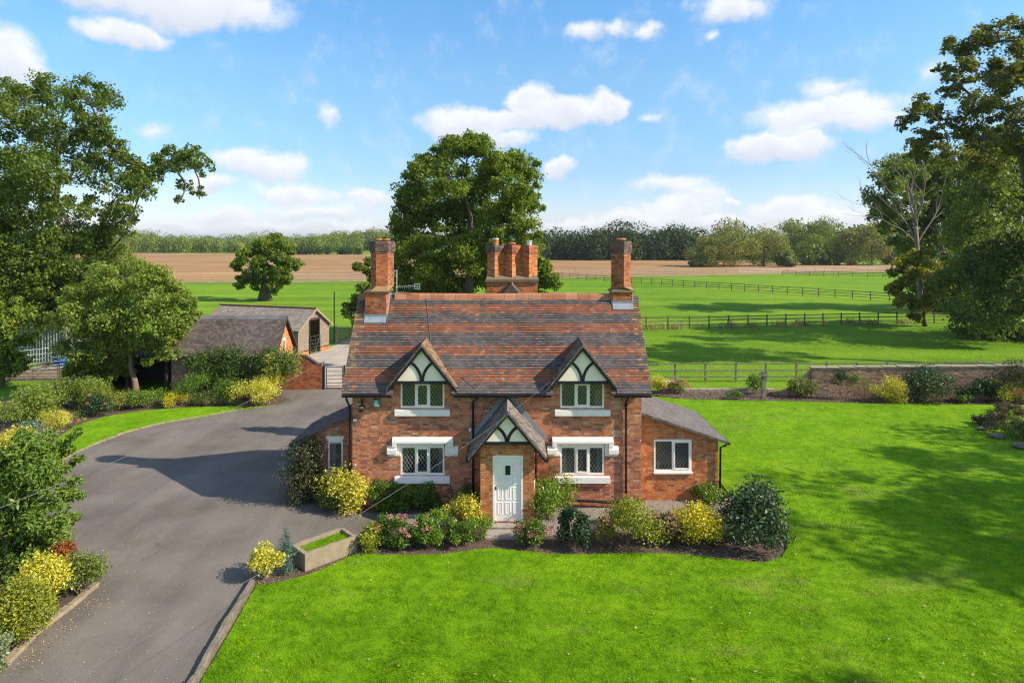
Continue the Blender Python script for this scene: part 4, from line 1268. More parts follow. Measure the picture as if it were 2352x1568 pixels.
lt = lean_to('l', XL, -7.30, 22.75, 25.0, 2.98, 2.06, .28, BR_OLD, T_BROWN, [(.92, 1.43, .98, 1.93)], 'left_lean_to')
wn = window(lt, -6.38, -5.87, .98, 1.93, 22.745, 1)
mb = MB()
mb.prism([(-6.46, 22.70, 2.12), (-5.80, 22.70, 2.12), (-5.90, 22.70, 1.935), (-6.36, 22.70, 1.935)], (0, .06, 0))
build(mb, 'lintel', WHITE, wn)
sill(wn, -6.56, -5.86, .78, .965, 22.75, .1)
curtain(wn, -6.33, -6.15, 1.0, 1.9, 22.95, CURTAIN)
rt = lean_to('r', XR, 7.06, 22.46, 26.1, 3.06, 2.14, .26, BR_ORANGE, T_SLATE, [(4.86 - XR, 6.15 - XR, .99, 2.08)], 'right_lean_to')
wn = window(rt, 4.86, 6.15, .99, 2.08, 22.44, 2, 1)
mb = MB(); mb.box(4.84, 6.18, 22.37, 22.46, .93, .985)
build(mb, 'sill', WHITE_UPVC, wn, bevel=.004)
mb = MB()
mb.tube([(5.06, 22.75, 1.02), (5.06, 22.75, 1.12), (5.06, 22.75, 1.24)], [.05, .065, .05], 10)
build(mb, 'jar', RENDER_W, wn)

# ---- downpipes
def pipe(parent, pts, r=.035, brackets=()):
    mb = MB(); mb.tube(pts, r, 8)
    p = build(mb, 'downpipe', BLACK_P, parent, smooth=True)
    for (x, y, z) in brackets:
        mb = MB(); mb.tube([(x, y, z - .03), (x, y, z + .03)], r * 1.35, 8)
        build(mb, 'pipe_collar', BLACK_P, p)
    return p
yq = YF - .07
pipe(cot, [(3.80, EAVE_Y - .02, 3.76), (3.80, EAVE_Y + .05, 3.66), (3.80, yq, 3.52), (3.80, yq, 2.0), (3.80, yq, .30)], brackets=[(3.80, yq, 3.4), (3.80, yq, 1.95)])
pipe(cot, [(-1.15, EAVE_Y - .02, 3.76), (-1.15, EAVE_Y + .05, 3.7), (-1.30, yq, 3.52), (-1.30, yq, 2.4), (-1.30, yq, 1.6), (-1.30, yq, .1)], brackets=[(-1.30, yq, 2.75)])
pipe(cot, [(-5.45, EAVE_Y - .02, 3.76), (-5.45, EAVE_Y + .1, 3.6), (-5.40, yq, 3.35), (-5.40, yq, .1)])
pipe(cot, [(7.32, 22.3, 2.0), (7.25, 22.3, 1.92), (7.12, 22.38, 1.85), (7.10, 22.38, .1)])
pipe(cot, [(.74, 21.8, 2.1), (.80, yq, 1.9), (.80, yq, .1)])
pipe(cot, [(3.80, yq, .30), (3.70, yq - .04, .17), (2.2, yq - .04, .26), (1.0, yq - .04, .33)], .045)

# ---- chimneys
def poly_stack(parent, name, pts, z0, z1, brick, mort=MORTAR_D, cap=0):
    """brick prism of any plan: mortar core with bricks on each face (pts counter-clockwise)"""
    mb = MB()
    mb.prism([(x, y, z0) for x, y in pts], (0, 0, z1 - z0))
    core = build(mb, name, mort, parent)
    mb = MB()
    n = len(pts)
    for i in range(n):
        a, b = Vector((*pts[i], 0)), Vector((*pts[(i + 1) % n], 0))
        u = (b - a); L = u.length; u.normalize()
        nn = Vector((u.y, -u.x, 0))
        bricks_into(mb, a, u, nn, brick_rows(L, z0, z1 - .001), .010, .003)
    build(mb, 'chimney_brickwork', brick, core, kind='stuff')
    return core

def scaled(pts, k):
    cx = sum(p[0] for p in pts) / len(pts); cy = sum(p[1] for p in pts) / len(pts)
    return [(cx + (x - cx) * k, cy + (y - cy) * k) for x, y in pts]

def skirt(parent, lower, upper, z0, z1, zl=.06):
    """sloping weathering between base and shaft (rectangle below, shaft plan above)"""
    mb = MB()
    x0, x1, y0, y1 = lower
    mb.box(x0, x1, y0, y1, z0, z0 + zl)
    n = len(upper)
    L = []
    for (x, y) in upper:
        L.append((min(max((x - (x0 + x1) / 2) * 9 + (x0 + x1) / 2, x0 + .01), x1 - .01), min(max((y - (y0 + y1) / 2) * 9 + (y0 + y1) / 2, y0 + .01), y1 - .01), z0 + zl))
    U = [(x, y, z1) for x, y in upper]
    mb.add(L + U, [(i, (i + 1) % n, n + (i + 1) % n, n + i) for i in range(n)] + [tuple(range(n, 2 * n))])
    mb.add([(x0 + .01, y0 + .01, z0 + zl), (x1 - .01, y0 + .01, z0 + zl), (x1 - .01, y1 - .01, z0 + zl), (x0 + .01, y1 - .01, z0 + zl)] + [(x, y, z1 - .07) for x, y in
           [(x0 * .7 + x1 * .3, y0 * .7 + y1 * .3), (x1 * .7 + x0 * .3, y0 * .7 + y1 * .3), (x1 * .7 + x0 * .3, y1 * .7 + y0 * .3), (x0 * .7 + x1 * .3, y1 * .7 + y0 * .3)]],
           [(0, 1, 5, 4), (1, 2, 6, 5), (2, 3, 7, 6), (3, 0, 4, 7), (4, 5, 6, 7)])
    return build(mb, 'weathering', T_LICHEN, parent)

def pot(parent, x, y, z, r=.13, h=.12, m=CLAYPOT, flared=True):
    mb = MB()
    pr = [(r * .8, 0), (r * .8, h * .4), (r * 1.25, h * .5), (r * 1.3, h * .75), (r * 1.05, h), (r * .75, h), (r * .7, h * .3)] if flared else \
         [(r, 0), (r, h * .8), (r * 1.1, h * .82), (r * 1.1, h), (r * .8, h), (r * .75, h * .4)]
    mb.tube([(x, y, z + q[1]) for q in pr], [q[0] for q in pr], 14)
    # straight rings need their own profile, so rebuild as a lathe
    mb = MB(); k = 14
    V = [(x + q[0] * math.cos(2 * pi * j / k), y + q[0] * math.sin(2 * pi * j / k), z + q[1]) for q in pr for j in range(k)]
    mb.add(V, [(i * k + j, i * k + (j + 1) % k, (i + 1) * k + (j + 1) % k, (i + 1) * k + j) for i in range(len(pr) - 1) for j in range(k)])
    return build(mb, 'chimney_pot', m, parent, smooth=False)

def chimney(base, shaft, zb, z_sk, z_sh, z_cap0, z_top, pots, lead_y=None):
    x0, x1, y0, y1 = base
    c = poly_stack(cot, 'chimney', [(x0, y0), (x1, y0), (x1, y1), (x0, y1)], zb, z_sk, BR_STACK)
    skirt(c, (x0 - .06, x1 + .08, y0 - .06, y1 + .06), shaft, z_sk, z_sh)
    poly_stack(c, 'shaft', shaft, z_sh - .03, z_cap0, BR_STACK)
    poly_stack(c, 'cap', scaled(shaft, 1.07), z_cap0, z_cap0 + .075, BR_SOOT)
    poly_stack(c, 'cap', scaled(shaft, 1.15), z_cap0 + .075, z_top - .075, BR_SOOT)
    poly_stack(c, 'cap', scaled(shaft, 1.07), z_top - .075, z_top, BR_SOOT)
    for (x, y, r, h, m, fl) in pots:
        pot(c, x, y, z_top - .01, r, h, m, fl)
    if lead_y is not None:
        zl = roof_z(y0)
        mb = MB()
        mb.prism([(x0 - .02, y0 - .012, zl + .13), (x0 - .02, y0 - .012, zl + .03), (x0 - .02, y0 - .17, zl - .165), (x0 - .02, y0 - .18, zl - .15), (x0 - .02, y0 - .026, zl + .045), (x0 - .02, y0 - .026, zl + .13)], (x1 - x0 + .04, 0, 0))
        build(mb, 'lead_flashing', LEAD, c)
        mb = MB()
        for xx in (x0 - .05, x1 + .005):
            mb.prism([(xx, y0, roof_z(y0) + .03), (xx, RIDGE_Y, RIDGE_Z + .03), (xx, RIDGE_Y, RIDGE_Z + .14), (xx, y0, roof_z(y0) + .14)], (.045, 0, 0))
        build(mb, 'side_flashing', LEAD, c)
    return c

sx, sy = -4.73, 23.88
sh_l = [(sx - .41, sy + .02), (sx - .15, sy - .36), (sx + .24, sy - .27), (sx + .41, sy + .04), (sx + .16, sy + .36), (sx - .25, sy + .30)]
ch_l = chimney((-5.24, -4.50, 23.42, 24.40), sh_l, 5.6, 7.02, 7.26, 8.44, 8.87,
               [(sx - .12, sy, .11, .10, CLAYPOT, True), (sx + .14, sy + .03, .11, .10, CLAYPOT, True)], 1)
sx2, sy2 = 4.02, 24.18
sh_r = [(sx2 - .35, sy2 + .02), (sx2 + .04, sy2 - .37), (sx2 + .35, sy2 - .02), (sx2 - .04, sy2 + .37)]
ch_r = chimney((3.66, 4.36, 23.78, 24.62), sh_r, 5.9, 7.02, 7.22, 8.43, 8.87, [(sx2, sy2, .15, .12, CLAYPOT, True)], 1)

# rear range with its ridge end and the triple stack
mb = MB()
mb.prism([(-2.3, 25.0, 4.6), (2.3, 25.0, 4.6), (0, 25.6, 7.17)], (0, 5.4, 0))
rear = build(mb, 'rear_roof', T_BROWN, cot)
mb = MB()
for sg in (-1, 1):
    mb.prism([(0, 25.38, 7.24), (sg * .42, 25.16, 6.78), (sg * .42, 25.1, 6.72), (0, 25.3, 7.18)], (0, .1, 0))
build(mb, 'hip_tile', T_LICHEN, rear)
mb = MB(); mb.tube([(0, 25.4, 7.12), (0, 25.4, 7.28)], [.06, .02], 6)
build(mb, 'finial', T_RIDGE, rear)
mb = MB(); mb.box(-2.2, 2.2, 26.3, 30.2, 0, 4.6)
build(mb, 'rear_wall', BR_DIM, cot)
tc_ = poly_stack(cot, 'chimney', [(-1.07, 27.7), (1.07, 27.7), (1.07, 28.5), (-1.07, 28.5)], 5.2, 7.15, BR_ORANGE)
mb = MB(); mb.box(-1.13, 1.13, 27.62, 28.56, 7.15, 7.26)
mb.prism([(-1.08, 27.66, 7.26), (-1.08, 28.52, 7.26), (-1.08, 28.3, 7.42), (-1.08, 27.9, 7.42)], (2.16, 0, 0))
build(mb, 'weathering', T_LICHEN, tc_)
for i, (cx, px, pm, ph, fl, pr) in enumerate(((-.71, -.70, CLAYPOT, .26, False, .12), (0.02, .0, CLAYPOT, .12, True, .13), (.74, .74, ALU, .2, False, .11))):
    cy = 28.1
    sh = [(cx - .34, cy + .02), (cx - .02, cy - .34), (cx + .34, cy - .02), (cx + .02, cy + .34)]
    poly_stack(tc_, 'shaft', sh, 7.30, 8.33, BR_ORANGE)
    poly_stack(tc_, 'cap', scaled(sh, 1.07), 8.33, 8.40, BR_STACK)
    poly_stack(tc_, 'cap', scaled(sh, 1.13), 8.40, 8.63, BR_SOOT if i == 0 else BR_STACK)
    poly_stack(tc_, 'cap', scaled(sh, 1.05), 8.63, 8.70, BR_SOOT if i == 0 else BR_STACK)
    p = pot(tc_, px, cy, 8.69, pr, ph, pm, fl)
    if i == 0:
        mb = MB(); mb.tube([(px, cy, 8.69 + ph), (px, cy, 8.69 + ph + .04)], [.15, .13], 12)
        build(mb, 'cowl', ALU, p)

# ---- small things fixed to the house
mb = MB()
mb.prism([(-4.62, YF - .01, 3.36), (-4.42, YF - .01, 3.36), (-4.40, YF - .01, 3.62), (-4.64, YF - .01, 3.62)], (0, -.09, 0))
al = build(mb, 'alarm_box', TEAL, cot, bevel=.01)
mb = MB(); mb.box(-4.59, -4.45, YF - .106, YF - .101, 3.39, 3.43); mb.box(-4.58, -4.46, YF - .106, YF - .101, 3.45, 3.50); mb.box(-4.57, -4.53, YF - .106, YF - .101, 3.53, 3.58); mb.box(-4.51, -4.47, YF - .106, YF - .101, 3.53, 3.58)
build(mb, 'alarm_label', WHITE, al)
mb = MB(); mb.box(-5.08, -4.9, YF - .16, YF - .05, 3.32, 3.40); mb.box(-5.01, -4.98, YF - .1, YF - .011, 3.36, 3.62); mb.box(-5.10, -4.99, YF - .1, YF - .011, 3.20, 3.24)
fl = build(mb, 'floodlight', BLACK_P, cot)
mb = MB(); mb.prism([(-5.06, YF - .17, 3.33), (-4.92, YF - .17, 3.33), (-4.92, YF - .161, 3.385), (-5.06, YF - .161, 3.385)], (0, .006, 0))
build(mb, 'lamp_glass', CURTAIN_Y, fl)
mb = MB(); mb.box(-5.28, -5.17, YF - .11, YF - .011, 2.88, 2.95)
sn = build(mb, 'sensor', RENDER_W, cot)
mb = MB(); mb.tube([(-5.22, YF - .07, 2.86), (-5.22, YF - .09, 2.78), (-5.22, YF - .11, 2.72)], [.03, .045, .03], 8)
build(mb, 'camera_head', GALV, sn)
mb = MB(); mb.tube([(-1.40, YF - .03, 2.60), (-1.40, YF - .09, 2.60)], [.05, .05], 10)
build(mb, 'bell', WHITE, cot)

# TV aerial on the left stack
ae_ = thing('television_aerial', (-4.22, 24.0, 6.95), 'silver television aerial on a thin mast beside the left chimney', 'aerial')
mb = MB(); mb.tube([(-4.22, 24.0, 6.95), (-4.22, 24.0, 7.83)], .016, 6); mb.bar((-4.5, 24.0, 6.95), (-4.22, 24.0, 6.98), .02, .02); mb.bar((-4.22, 24.0, 6.98), (-3.95, 24.0, 7.02), .015, .015)
build(mb, 'mast', ALU, ae_)
mb = MB(); mb.bar((-4.25, 24.0, 7.20), (-3.52, 23.9, 7.24), .02, .02)
bm_ = build(mb, 'boom', ALU, ae_)
for i in range(7):
    x = -4.1 + i * .08; mb = MB(); mb.bar((x, 24.05 - (x + 4.25) * .13, 7.13), (x, 23.92 - (x + 4.25) * .13, 7.28), .008, .008, (1, 0, 0)); build(mb, 'element', ALU, bm_)
mb = MB()
for a in (7.13, 7.22, 7.31): mb.bar((-3.56, 23.9, a), (-3.36, 23.88, a), .014, .02)
for a in (-3.56, -3.46, -3.36): mb.bar((a, 23.89, 7.12), (a, 23.89, 7.32), .014, .014, (0, 1, 0))
build(mb, 'reflector', ALU, ae_)
mb = MB()
for a in (7.6, 7.8): mb.bar((-4.4, 24.0, a), (-4.22, 24.0, a), .014, .02)
mb.bar((-4.38, 24.0, 7.55), (-4.38, 24.0, 7.83), .014, .014, (0, 1, 0)); mb.bar((-4.32, 24.0, 7.62), (-4.32, 24.0, 7.78), .014, .014, (0, 1, 0))
build(mb, 'dipole', ALU, ae_)

# cables
def cable(name, pts, r, m, label, sagv=0.0, n=24):
    a, b = Vector(pts[0]), Vector(pts[-1])
    P = [a.lerp(b, i / n) - Vector((0, 0, sagv * 4 * (i / n) * (1 - i / n))) for i in range(n + 1)] if len(pts) == 2 else [Vector(p) for p in pts]
    mb = MB(); mb.tube(P, r, 5)
    return tag(build(mb, name, m, smooth=True), label, 'cable')
POLE = (-6.15, 4.6)
cable('overhead_cable', [W(1263, 876, 20.95), (POLE[0] + .0, POLE[1] + .13, 4.17)], .0045, CABLE, 'thin overhead cable from the right dormer down over the drive', .42)
cable('overhead_cable', [(-5.6, 24.3, 5.3), (POLE[0] - 1.2, POLE[1] + .05, 5.62)], .005, CABLE, 'thin overhead cable from the left gable out over the turning area', .42)
rp = []
for (x, y) in ((1036, 720), (1046, 760), (1052, 800), (1056, 815)):
    # on the roof plane
    k = (x - 1176) / F; q = (y - YH) / F
    d = (CAM_H - EAVE_Z + EAVE_Y * TAN) / (TAN + q)
    rp.append(Vector((k * d, d, CAM_H - q * d)) + nrm * .035)
rp = [Vector((-2.35, RIDGE_Y, RIDGE_Z + .09))] + rp[1:]
rp[0] = Vector(((978 - 1176) / F * 24.0, RIDGE_Y, RIDGE_Z + .085))
def on_roof(x, y):
    k = (x - 1176) / F; q = (y - YH) / F
    d = (CAM_H - EAVE_Z + EAVE_Y * TAN) / (TAN + q)
    return Vector((k * d, d, CAM_H - q * d)) + nrm * .04
rp = [rp[0], on_roof(981, 700), on_roof(985, 740), on_roof(989, 782), Vector((-2.93, 22.6, D_Z + .075))]
rp += [Vector((-2.93 + .9 * t, 22.6 - .55 * t, D_Z + .02 - D_T * .9 * t + .05)) for t in (.4, .8, 1.1)]
rp += [on_roof(1062, 868), on_roof(1092, 895)]
cable('roof_cable', rp, .009, CABLE, 'thin cable running down the roof tiles past the left dormer')
# service pole just outside the picture, carrying both overhead cables
up_ = thing('utility_pole', (POLE[0], POLE[1], 0), 'brown timber pole beyond the lower left corner carrying both overhead cables', 'pole')
mb = MB(); mb.tube([(POLE[0], POLE[1], -.02), (POLE[0], POLE[1], 3), (POLE[0], POLE[1], 6.1)], [.13, .115, .10], 12)
build(mb, 'shaft', WOOD_DK, up_)
mb = MB(); mb.tube([(POLE[0], POLE[1], 6.1), (POLE[0], POLE[1], 6.14)], [.12, .06], 12)
build(mb, 'pole_cap', GALV, up_)
mb = MB(); mb.box(POLE[0] - 1.3, POLE[0] + .4, POLE[1] - .18, POLE[1] - .1, 5.5, 5.6); build(mb, 'crossarm', WOOD_DK, up_)
mb = MB(); mb.tube([(POLE[0] - 1.2, POLE[1] - .1, 5.6), (POLE[0] - 1.2, POLE[1] + .05, 5.62)], .03, 8); build(mb, 'insulator', WHITE, up_)
# ------------------------------------------------------------------ outbuilding with brown tiled roof
OX0, OX1, OY0, OY1, OE, OR = -20.0, -14.0, 38.5, 41.9, 2.12, 4.25
OYR = (OY0 + OY1) / 2
ob = thing('outbuilding', (-17, 40.2, 0), 'low brick outbuilding with dark brown tiled roof behind the yellow shrubs', 'outbuilding')
OT = (OR - OE) / (OYR - OY0 + .25)
mb = MB()
mb.poly([(OX0, OY0, 0), (OX1, OY0, 0), (OX1, OY0, OE), (OX0, OY0, OE)])
mb.poly([(OX0, OY1, 0), (OX1, OY1, 0), (OX1, OY1, OE), (OX0, OY1, OE)])
mb.poly([(OX0, OY0, 0), (OX0, OY1, 0), (OX0, OY1, OE), (OX0, OYR, OR - .1), (OX0, OY0, OE)])
mb.poly([(OX1, OY0, 0), (OX1, OY1, 0), (OX1, OY1, OE), (OX1, OYR, OR - .1), (OX1, OY0, OE)])
ow = build(mb, 'wall', MORTAR_D, ob)
mb = MB()
bricks_into(mb, (OX0, OY0, 0), (1, 0, 0), (0, -1, 0), brick_rows(OX1 - OX0, .02, OE), .01)
gt = lambda z: (z - OE) / (OR - .1 - OE) * (OYR - OY0) if z > OE else 0
build(mb, 'front_brickwork', BR_DIM, ow, kind='stuff')
mb = MB()
bricks_into(mb, (OX1, OY0, 0), (0, 1, 0), (1, 0, 0), brick_rows(OY1 - OY0, .02, OR - .2, [(1.45, 1.95, 2.05, 3.0)], gt, lambda z: OY1 - OY0 - gt(z)), .01)
build(mb, 'gable_brickwork', BR_ORANGE, ow, kind='stuff')
# arched gable window
def arch(y0, y1, z0, z1, n=8):
    r = (y1 - y0) / 2; ym = (y0 + y1) / 2
    return [(y0, z0), (y1, z0)] + [(ym + r * math.cos(pi * i / n), z1 - r + r * math.sin(pi * i / n)) for i in range(n + 1)]
mb = MB(); mb.prism([(OX1 - .02, y, z) for y, z in arch(OY0 + 1.46, OY0 + 1.94, 2.06, 2.98)], (.05, 0, 0))
aw = build(mb, 'window', WHITE, ob)
mb = MB()
for (a, b) in ((1.52, 1.68), (1.73, 1.88)):
    mb.box(OX1 + .026, OX1 + .036, OY0 + a, OY0 + b, 2.14, 2.78)
build(mb, 'pane', GLASSDK, aw)
oup = Vector((0, OYR - OY0 + .25, OR - OE)); OSL = oup.length; oup.normalize()
onr = Vector((0, -oup.z, oup.y))
for sg, nm in ((1, 'front'), (-1, 'rear')):
    ue = Vector((0, sg * oup.y, oup.z)); nn = Vector((0, -sg * oup.z, oup.y))
    ye = OY0 - .25 if sg > 0 else OY1 + .25
    o = Vector((OX0 - .15 if sg > 0 else OX1 + .2, ye, OE)); u = Vector((sg, 0, 0)); L = OX1 - OX0 + .35
    mb = MB(); mb.add([o, o + u * L, o + u * L + ue * OSL, o + ue * OSL] + [p - nn * .05 for p in (o, o + u * L, o + u * L + ue * OSL, o + ue * OSL)],
                      [(0, 1, 2, 3), (7, 6, 5, 4), (0, 4, 5, 1), (1, 5, 6, 2), (3, 7, 4, 0)])
    sl = build(mb, 'roof', T_OUT, ob)
    mb = MB(); nr = int(OSL / .14)
    for r, oo, w, lift in tile_roof(o, u, ue, nn, L, nr, OSL / nr, .17 if sg > 0 else .34):
        mb.add(tile_verts(oo, u, ue, nn, w, OSL / nr * 1.25, lift * 1.5 + .006 + .012 * math.sin(oo.x * 1.7)), TILEF)
    build(mb, 'roof_tiling', T_OUT, sl, kind='stuff')
    if sg > 0:
        mb = MB(); mb.box(OX0 - .1, OX1 + .15, ye - .09, ye + .0, OE - .12, OE - .04)
        build(mb, 'gutter', BLACK_P, ob)
    mb = MB(); mb.bar(o + u * (L if sg > 0 else 0) + nn * -.06, o + u * (L if sg > 0 else 0) + ue * OSL + nn * -.06, .05, .13, nn)
    build(mb, 'bargeboard', WOOD_DK, ob)
mb = MB(); mb.prism([(0, -.2, -.2), (0, 0, .045), (0, .2, -.2), (0, .17, -.2), (0, 0, .015), (0, -.17, -.2)], (.455, 0, 0))
orr = mesh_py('ridge_tile', mb.v, mb.f); orr.materials.append(m_tile('blue_ridge', [(0, (.13, .125, .13)), (1, (.2, .19, .19))], .2))
for i in range(14):
    inst('ridge_tile', orr, ob, (OX0 - .15 + i * .455, OYR, OR + .03 + random.uniform(-.01, .01)))

# open-fronted cart shed to its left
cs = thing('cart_shed', (-22.4, 40.2, 0), 'dark open-fronted timber shed between the outbuilding and the berry tree', 'shed')
mb = MB(); mb.box(-25, -20.2, 41.9, 42.0, 0, 2.2); mb.box(-25.05, -24.95, 38.6, 41.9, 0, 2.0); mb.box(-20.15, -20.08, 38.7, 41.9, 0, 2.0)
build(mb, 'boarding', WOOD_DK, cs)
mb = MB(); mb.prism([(-25.2, 38.2, 2.05), (-25.2, 42.1, 2.35), (-25.2, 42.1, 2.42), (-25.2, 38.2, 2.12)], (5.05, 0, 0))
build(mb, 'roof', WOOD_DK, cs)
for x in (-24.9, -22.6, -20.3):
    mb = MB(); mb.box(x - .07, x + .07, 38.45, 38.59, 0, 2.05); build(mb, 'post', WOOD_DK, cs)

# ------------------------------------------------------------------ pale timber barn behind
A = Vector((-16.3, 49.9, 0)); B = Vector((-15.0, 53.7, 0))
bu = (B - A); BL = bu.length; bu.normalize(); bn = Vector((bu.y, -bu.x, 0))      # gable faces the yard
bd = -bn
BLEN = 9.0
barn = thing('timber_barn', ((A + B) / 2 + bd * 4), 'pale boarded barn with grey corrugated roof and open doorway', 'barn')
be, br_ = 2.15, 3.5
Rm = (A + B) / 2
mb = MB()
A2, B2, R2 = A + bd * BLEN, B + bd * BLEN, Rm + bd * BLEN
Z = lambda p, z: Vector((p.x, p.y, z))
mb.add([Z(A, 0), Z(A2, 0), Z(A2, be), Z(A, be)], [(0, 1, 2, 3)]); mb.add([Z(B, 0), Z(B2, 0), Z(B2, be), Z(B, be)], [(0, 1, 2, 3)])
mb.add([Z(A2, 0), Z(B2, 0), Z(B2, be), Z(R2, br_), Z(A2, be)], [(0, 1, 2, 3, 4)])
build(mb, 'side_wall', WOOD_BARN, barn)
# gable boards, cut round the doorway
d0_, d1_, dh_ = BL * .34, BL * .66, 2.75
z = .38
while z < br_ - .05:
    zt = min(z + .142, br_)
    hw = BL / 2 if z < be else BL / 2 * (br_ - zt) / (br_ - be)
    a, b = BL / 2 - hw, BL / 2 + hw
    for (p, q) in (((a, d0_), (d1_, b)) if zt < dh_ else ((a, b),)):
        if q - p > .05:
            mb = MB(); mb.obox(A + bu * ((p + q) / 2) + Vector((0, 0, (z + zt) / 2)) + bn * random.uniform(0, .006), bu * ((q - p) / 2), bn * .012, Vector((.0, 0, (zt - z) / 2 - .006)) + bn * .006)
            build(mb, 'board', WOOD_BARN, barn)
    z += .15
mb = MB()
bricks_into(mb, A, bu, bn, brick_rows(BL, .02, .36, [(d0_, d1_, 0, 1)]), .03)
build(mb, 'plinth', BR_ORANGE, barn, kind='stuff')
mb = MB()
for p in (d0_, d1_):
    mb.obox(A + bu * p + Vector((0, 0, dh_ / 2)) + bn * .03, bu * .05, bn * .05, Vector((0, 0, dh_ / 2)))
mb.obox(A + bu * (d0_ + d1_) / 2 + Vector((0, 0, dh_)) + bn * .03, bu * (d1_ - d0_) / 2, bn * .05, Vector((0, 0, .05)))
build(mb, 'door_frame', WOOD_DK, barn)
for s_, P0 in ((1, A), (-1, B)):
    # corrugated slope
    e = P0 + bu * (-s_ * .25); ze = be - .25 * (br_ - be) / (BL / 2)
    su = Z(Rm, br_) - Z(e, ze)
    nn = su.cross(bd).normalized(); nn = nn if nn.z > 0 else -nn
    mb = MB(); N = 90
    o = Z(e, ze) - bd * .25
    Lr = BLEN + .5
    V = []
    for i in range(N + 1):
        q = o + bd * (Lr * i / N) + nn * (.03 + .03 * (i % 2))
        V += [q, q + su, q - nn * .03, q + su - nn * .03]
    for i in range(N):
        a = 4 * i; b = a + 4
        mb.f += [(a, b, b + 1, a + 1), (a + 2, a + 3, b + 3, b + 2)]
    mb.v = [tuple(v) for v in V]
    build(mb, 'corrugated_roof', CORR, barn)
    mb = MB(); mb.bar(o + nn * -.02, o + su + nn * -.02, .04, .16, nn); build(mb, 'bargeboard', WOOD_BARN, barn)
mb = MB(); mb.bar(Z(Rm, br_ + .08) - bd * .3, Z(R2, br_ + .08) + bd * .3, .22, .06); build(mb, 'ridge_cap', RUST, barn)

def field_gate(name, a, b, h, label, m=GALV, bars=7, zb=.12, group=None, braces=True, zshift=0.0):
    """tubular gate between two ground points"""
    a = Vector((*a[:2], zb + zshift)); b = Vector((*b[:2], zb + zshift)); d = (b - a).normalized(); L = (b - a).length
    g = thing(name, ((a + b) / 2).to_tuple()[:2] + (zshift,), label, 'gate', group)
    mb = MB()
    for p in (a, b): mb.tube([p, p + Vector((0, 0, h))], .026, 6)
    build(mb, 'stile', m, g)
    for i in range(bars):
        z = h * (i / (bars - 1)) ** 1.25
        mb = MB(); mb.tube([a + Vector((0, 0, z)), b + Vector((0, 0, z))], .021 if 0 < i < bars - 1 else .026, 6, False)
        build(mb, 'bar', m, g)
    if braces:
        mid = (a + b) / 2
        for p, q in ((a + Vector((0, 0, h)), mid), (b + Vector((0, 0, h)), mid), (mid, mid + Vector((0, 0, h)))):
            mb = MB(); mb.tube([p, q], .016, 6, False); build(mb, 'brace', m, g)
    return g
db = field_gate('barn_gate', A + bu * d0_ + bn * .12, A + bu * d1_ + bn * .12, 1.25, 'galvanised gate across the doorway of the pale barn', GALV, 6)

# ------------------------------------------------------------------ yard wall with ramped coping, small gate
yw = thing('yard_wall', (-12.3, 39.2, 0), 'orange brick yard wall with ramped dark coping beside the outbuilding', 'wall')
W0, W1 = -14.0, -11.35
wt_ = lambda x: 1.95 if x < -12.4 else 1.95 - .5 * math.sin(min(1, (x + 12.4) / 1.0) * pi / 2) ** 1.4
mb = MB()
xs = [W0 + (W1 - W0) * i / 12 for i in range(13)]
for i in range(12):
    mb.add([(xs[i], y, z) for y in (39.15, 39.38) for z in (0, wt_(xs[i]))] + [(xs[i + 1], y, z) for y in (39.15, 39.38) for z in (0, wt_(xs[i + 1]))],
           [(0, 1, 5, 4), (2, 6, 7, 3)] + ([(4, 5, 7, 6)] if i == 11 else []) + ([(0, 2, 3, 1)] if i == 0 else []))
core = build(mb, 'core', MORTAR_D, yw)
mb = MB()
rr = [r for r in brick_rows(W1 - W0, .02, 1.95) if r[3] <= wt_(W0 + r[1]) + .01]
bricks_into(mb, (W0, 39.15, 0), (1, 0, 0), (0, -1, 0), rr, .01)
build(mb, 'brickwork', BR_STACK, core, kind='stuff')
for i in range(24):
    x1, x2 = W0 + (W1 - W0) * i / 24, W0 + (W1 - W0) * (i + 1) / 24 - .012
    mb = MB(); mb.add([(x, y, wt_(x) + z) for x in (x1, x2) for y in (39.12, 39.41) for z in (.005, .11)], BOXF)
    build(mb, 'coping_brick', BR_SOOT, yw)
yg = field_gate('yard_gate', (-11.12, 39.25), (-10.15, 39.3), 1.25, 'narrow dark metal gate at the end of the yard wall', BLACK, 7, .06, None, False)
gp = MB(); gp.tube([(-11.25, 39.2, 0), (-11.25, 39.2, 1.42)], .07, 10)
tag(build(gp, 'gate_post', BLACK), 'dark round post between the yard wall and the narrow gate', 'post')
gp = MB(); gp.tube([(-10.05, 39.3, 0), (-10.05, 39.3, 1.42)], .06, 10)
tag(build(gp, 'gate_post', BLACK), 'dark post of the narrow gate on the cottage side', 'post')
# white pipe on the outbuilding's corner
pp = MB(); pp.tube([(-13.9, 38.3, .0), (-13.9, 38.3, 2.0)], .03, 8)
tag(build(pp, 'white_downpipe', WHITE), 'white downpipe at the near corner of the outbuilding', 'pipe')
# dark timber gate beyond the barn
tg = thing('timber_gate', (-13.0, 56.0, 0), 'dark timber field gate and rails right of the barn', 'gate')
for z in (.3, .6, .9, 1.2, 1.45):
    mb = MB(); mb.box(-15.0, -11.4, 55.97, 56.03, z - .05, z + .05); build(mb, 'rail', WOOD_FD, tg)
for x in (-15.0, -13.4, -12.9, -11.4):
    mb = MB(); mb.box(x - .08, x + .08, 55.85, 55.965, 0, 1.6); build(mb, 'post', WOOD_FD, tg)
mb = MB(); mb.bar((-12.9, 55.95, 1.45), (-11.4, 55.95, .3), .05, .08); build(mb, 'brace', WOOD_FD, tg)
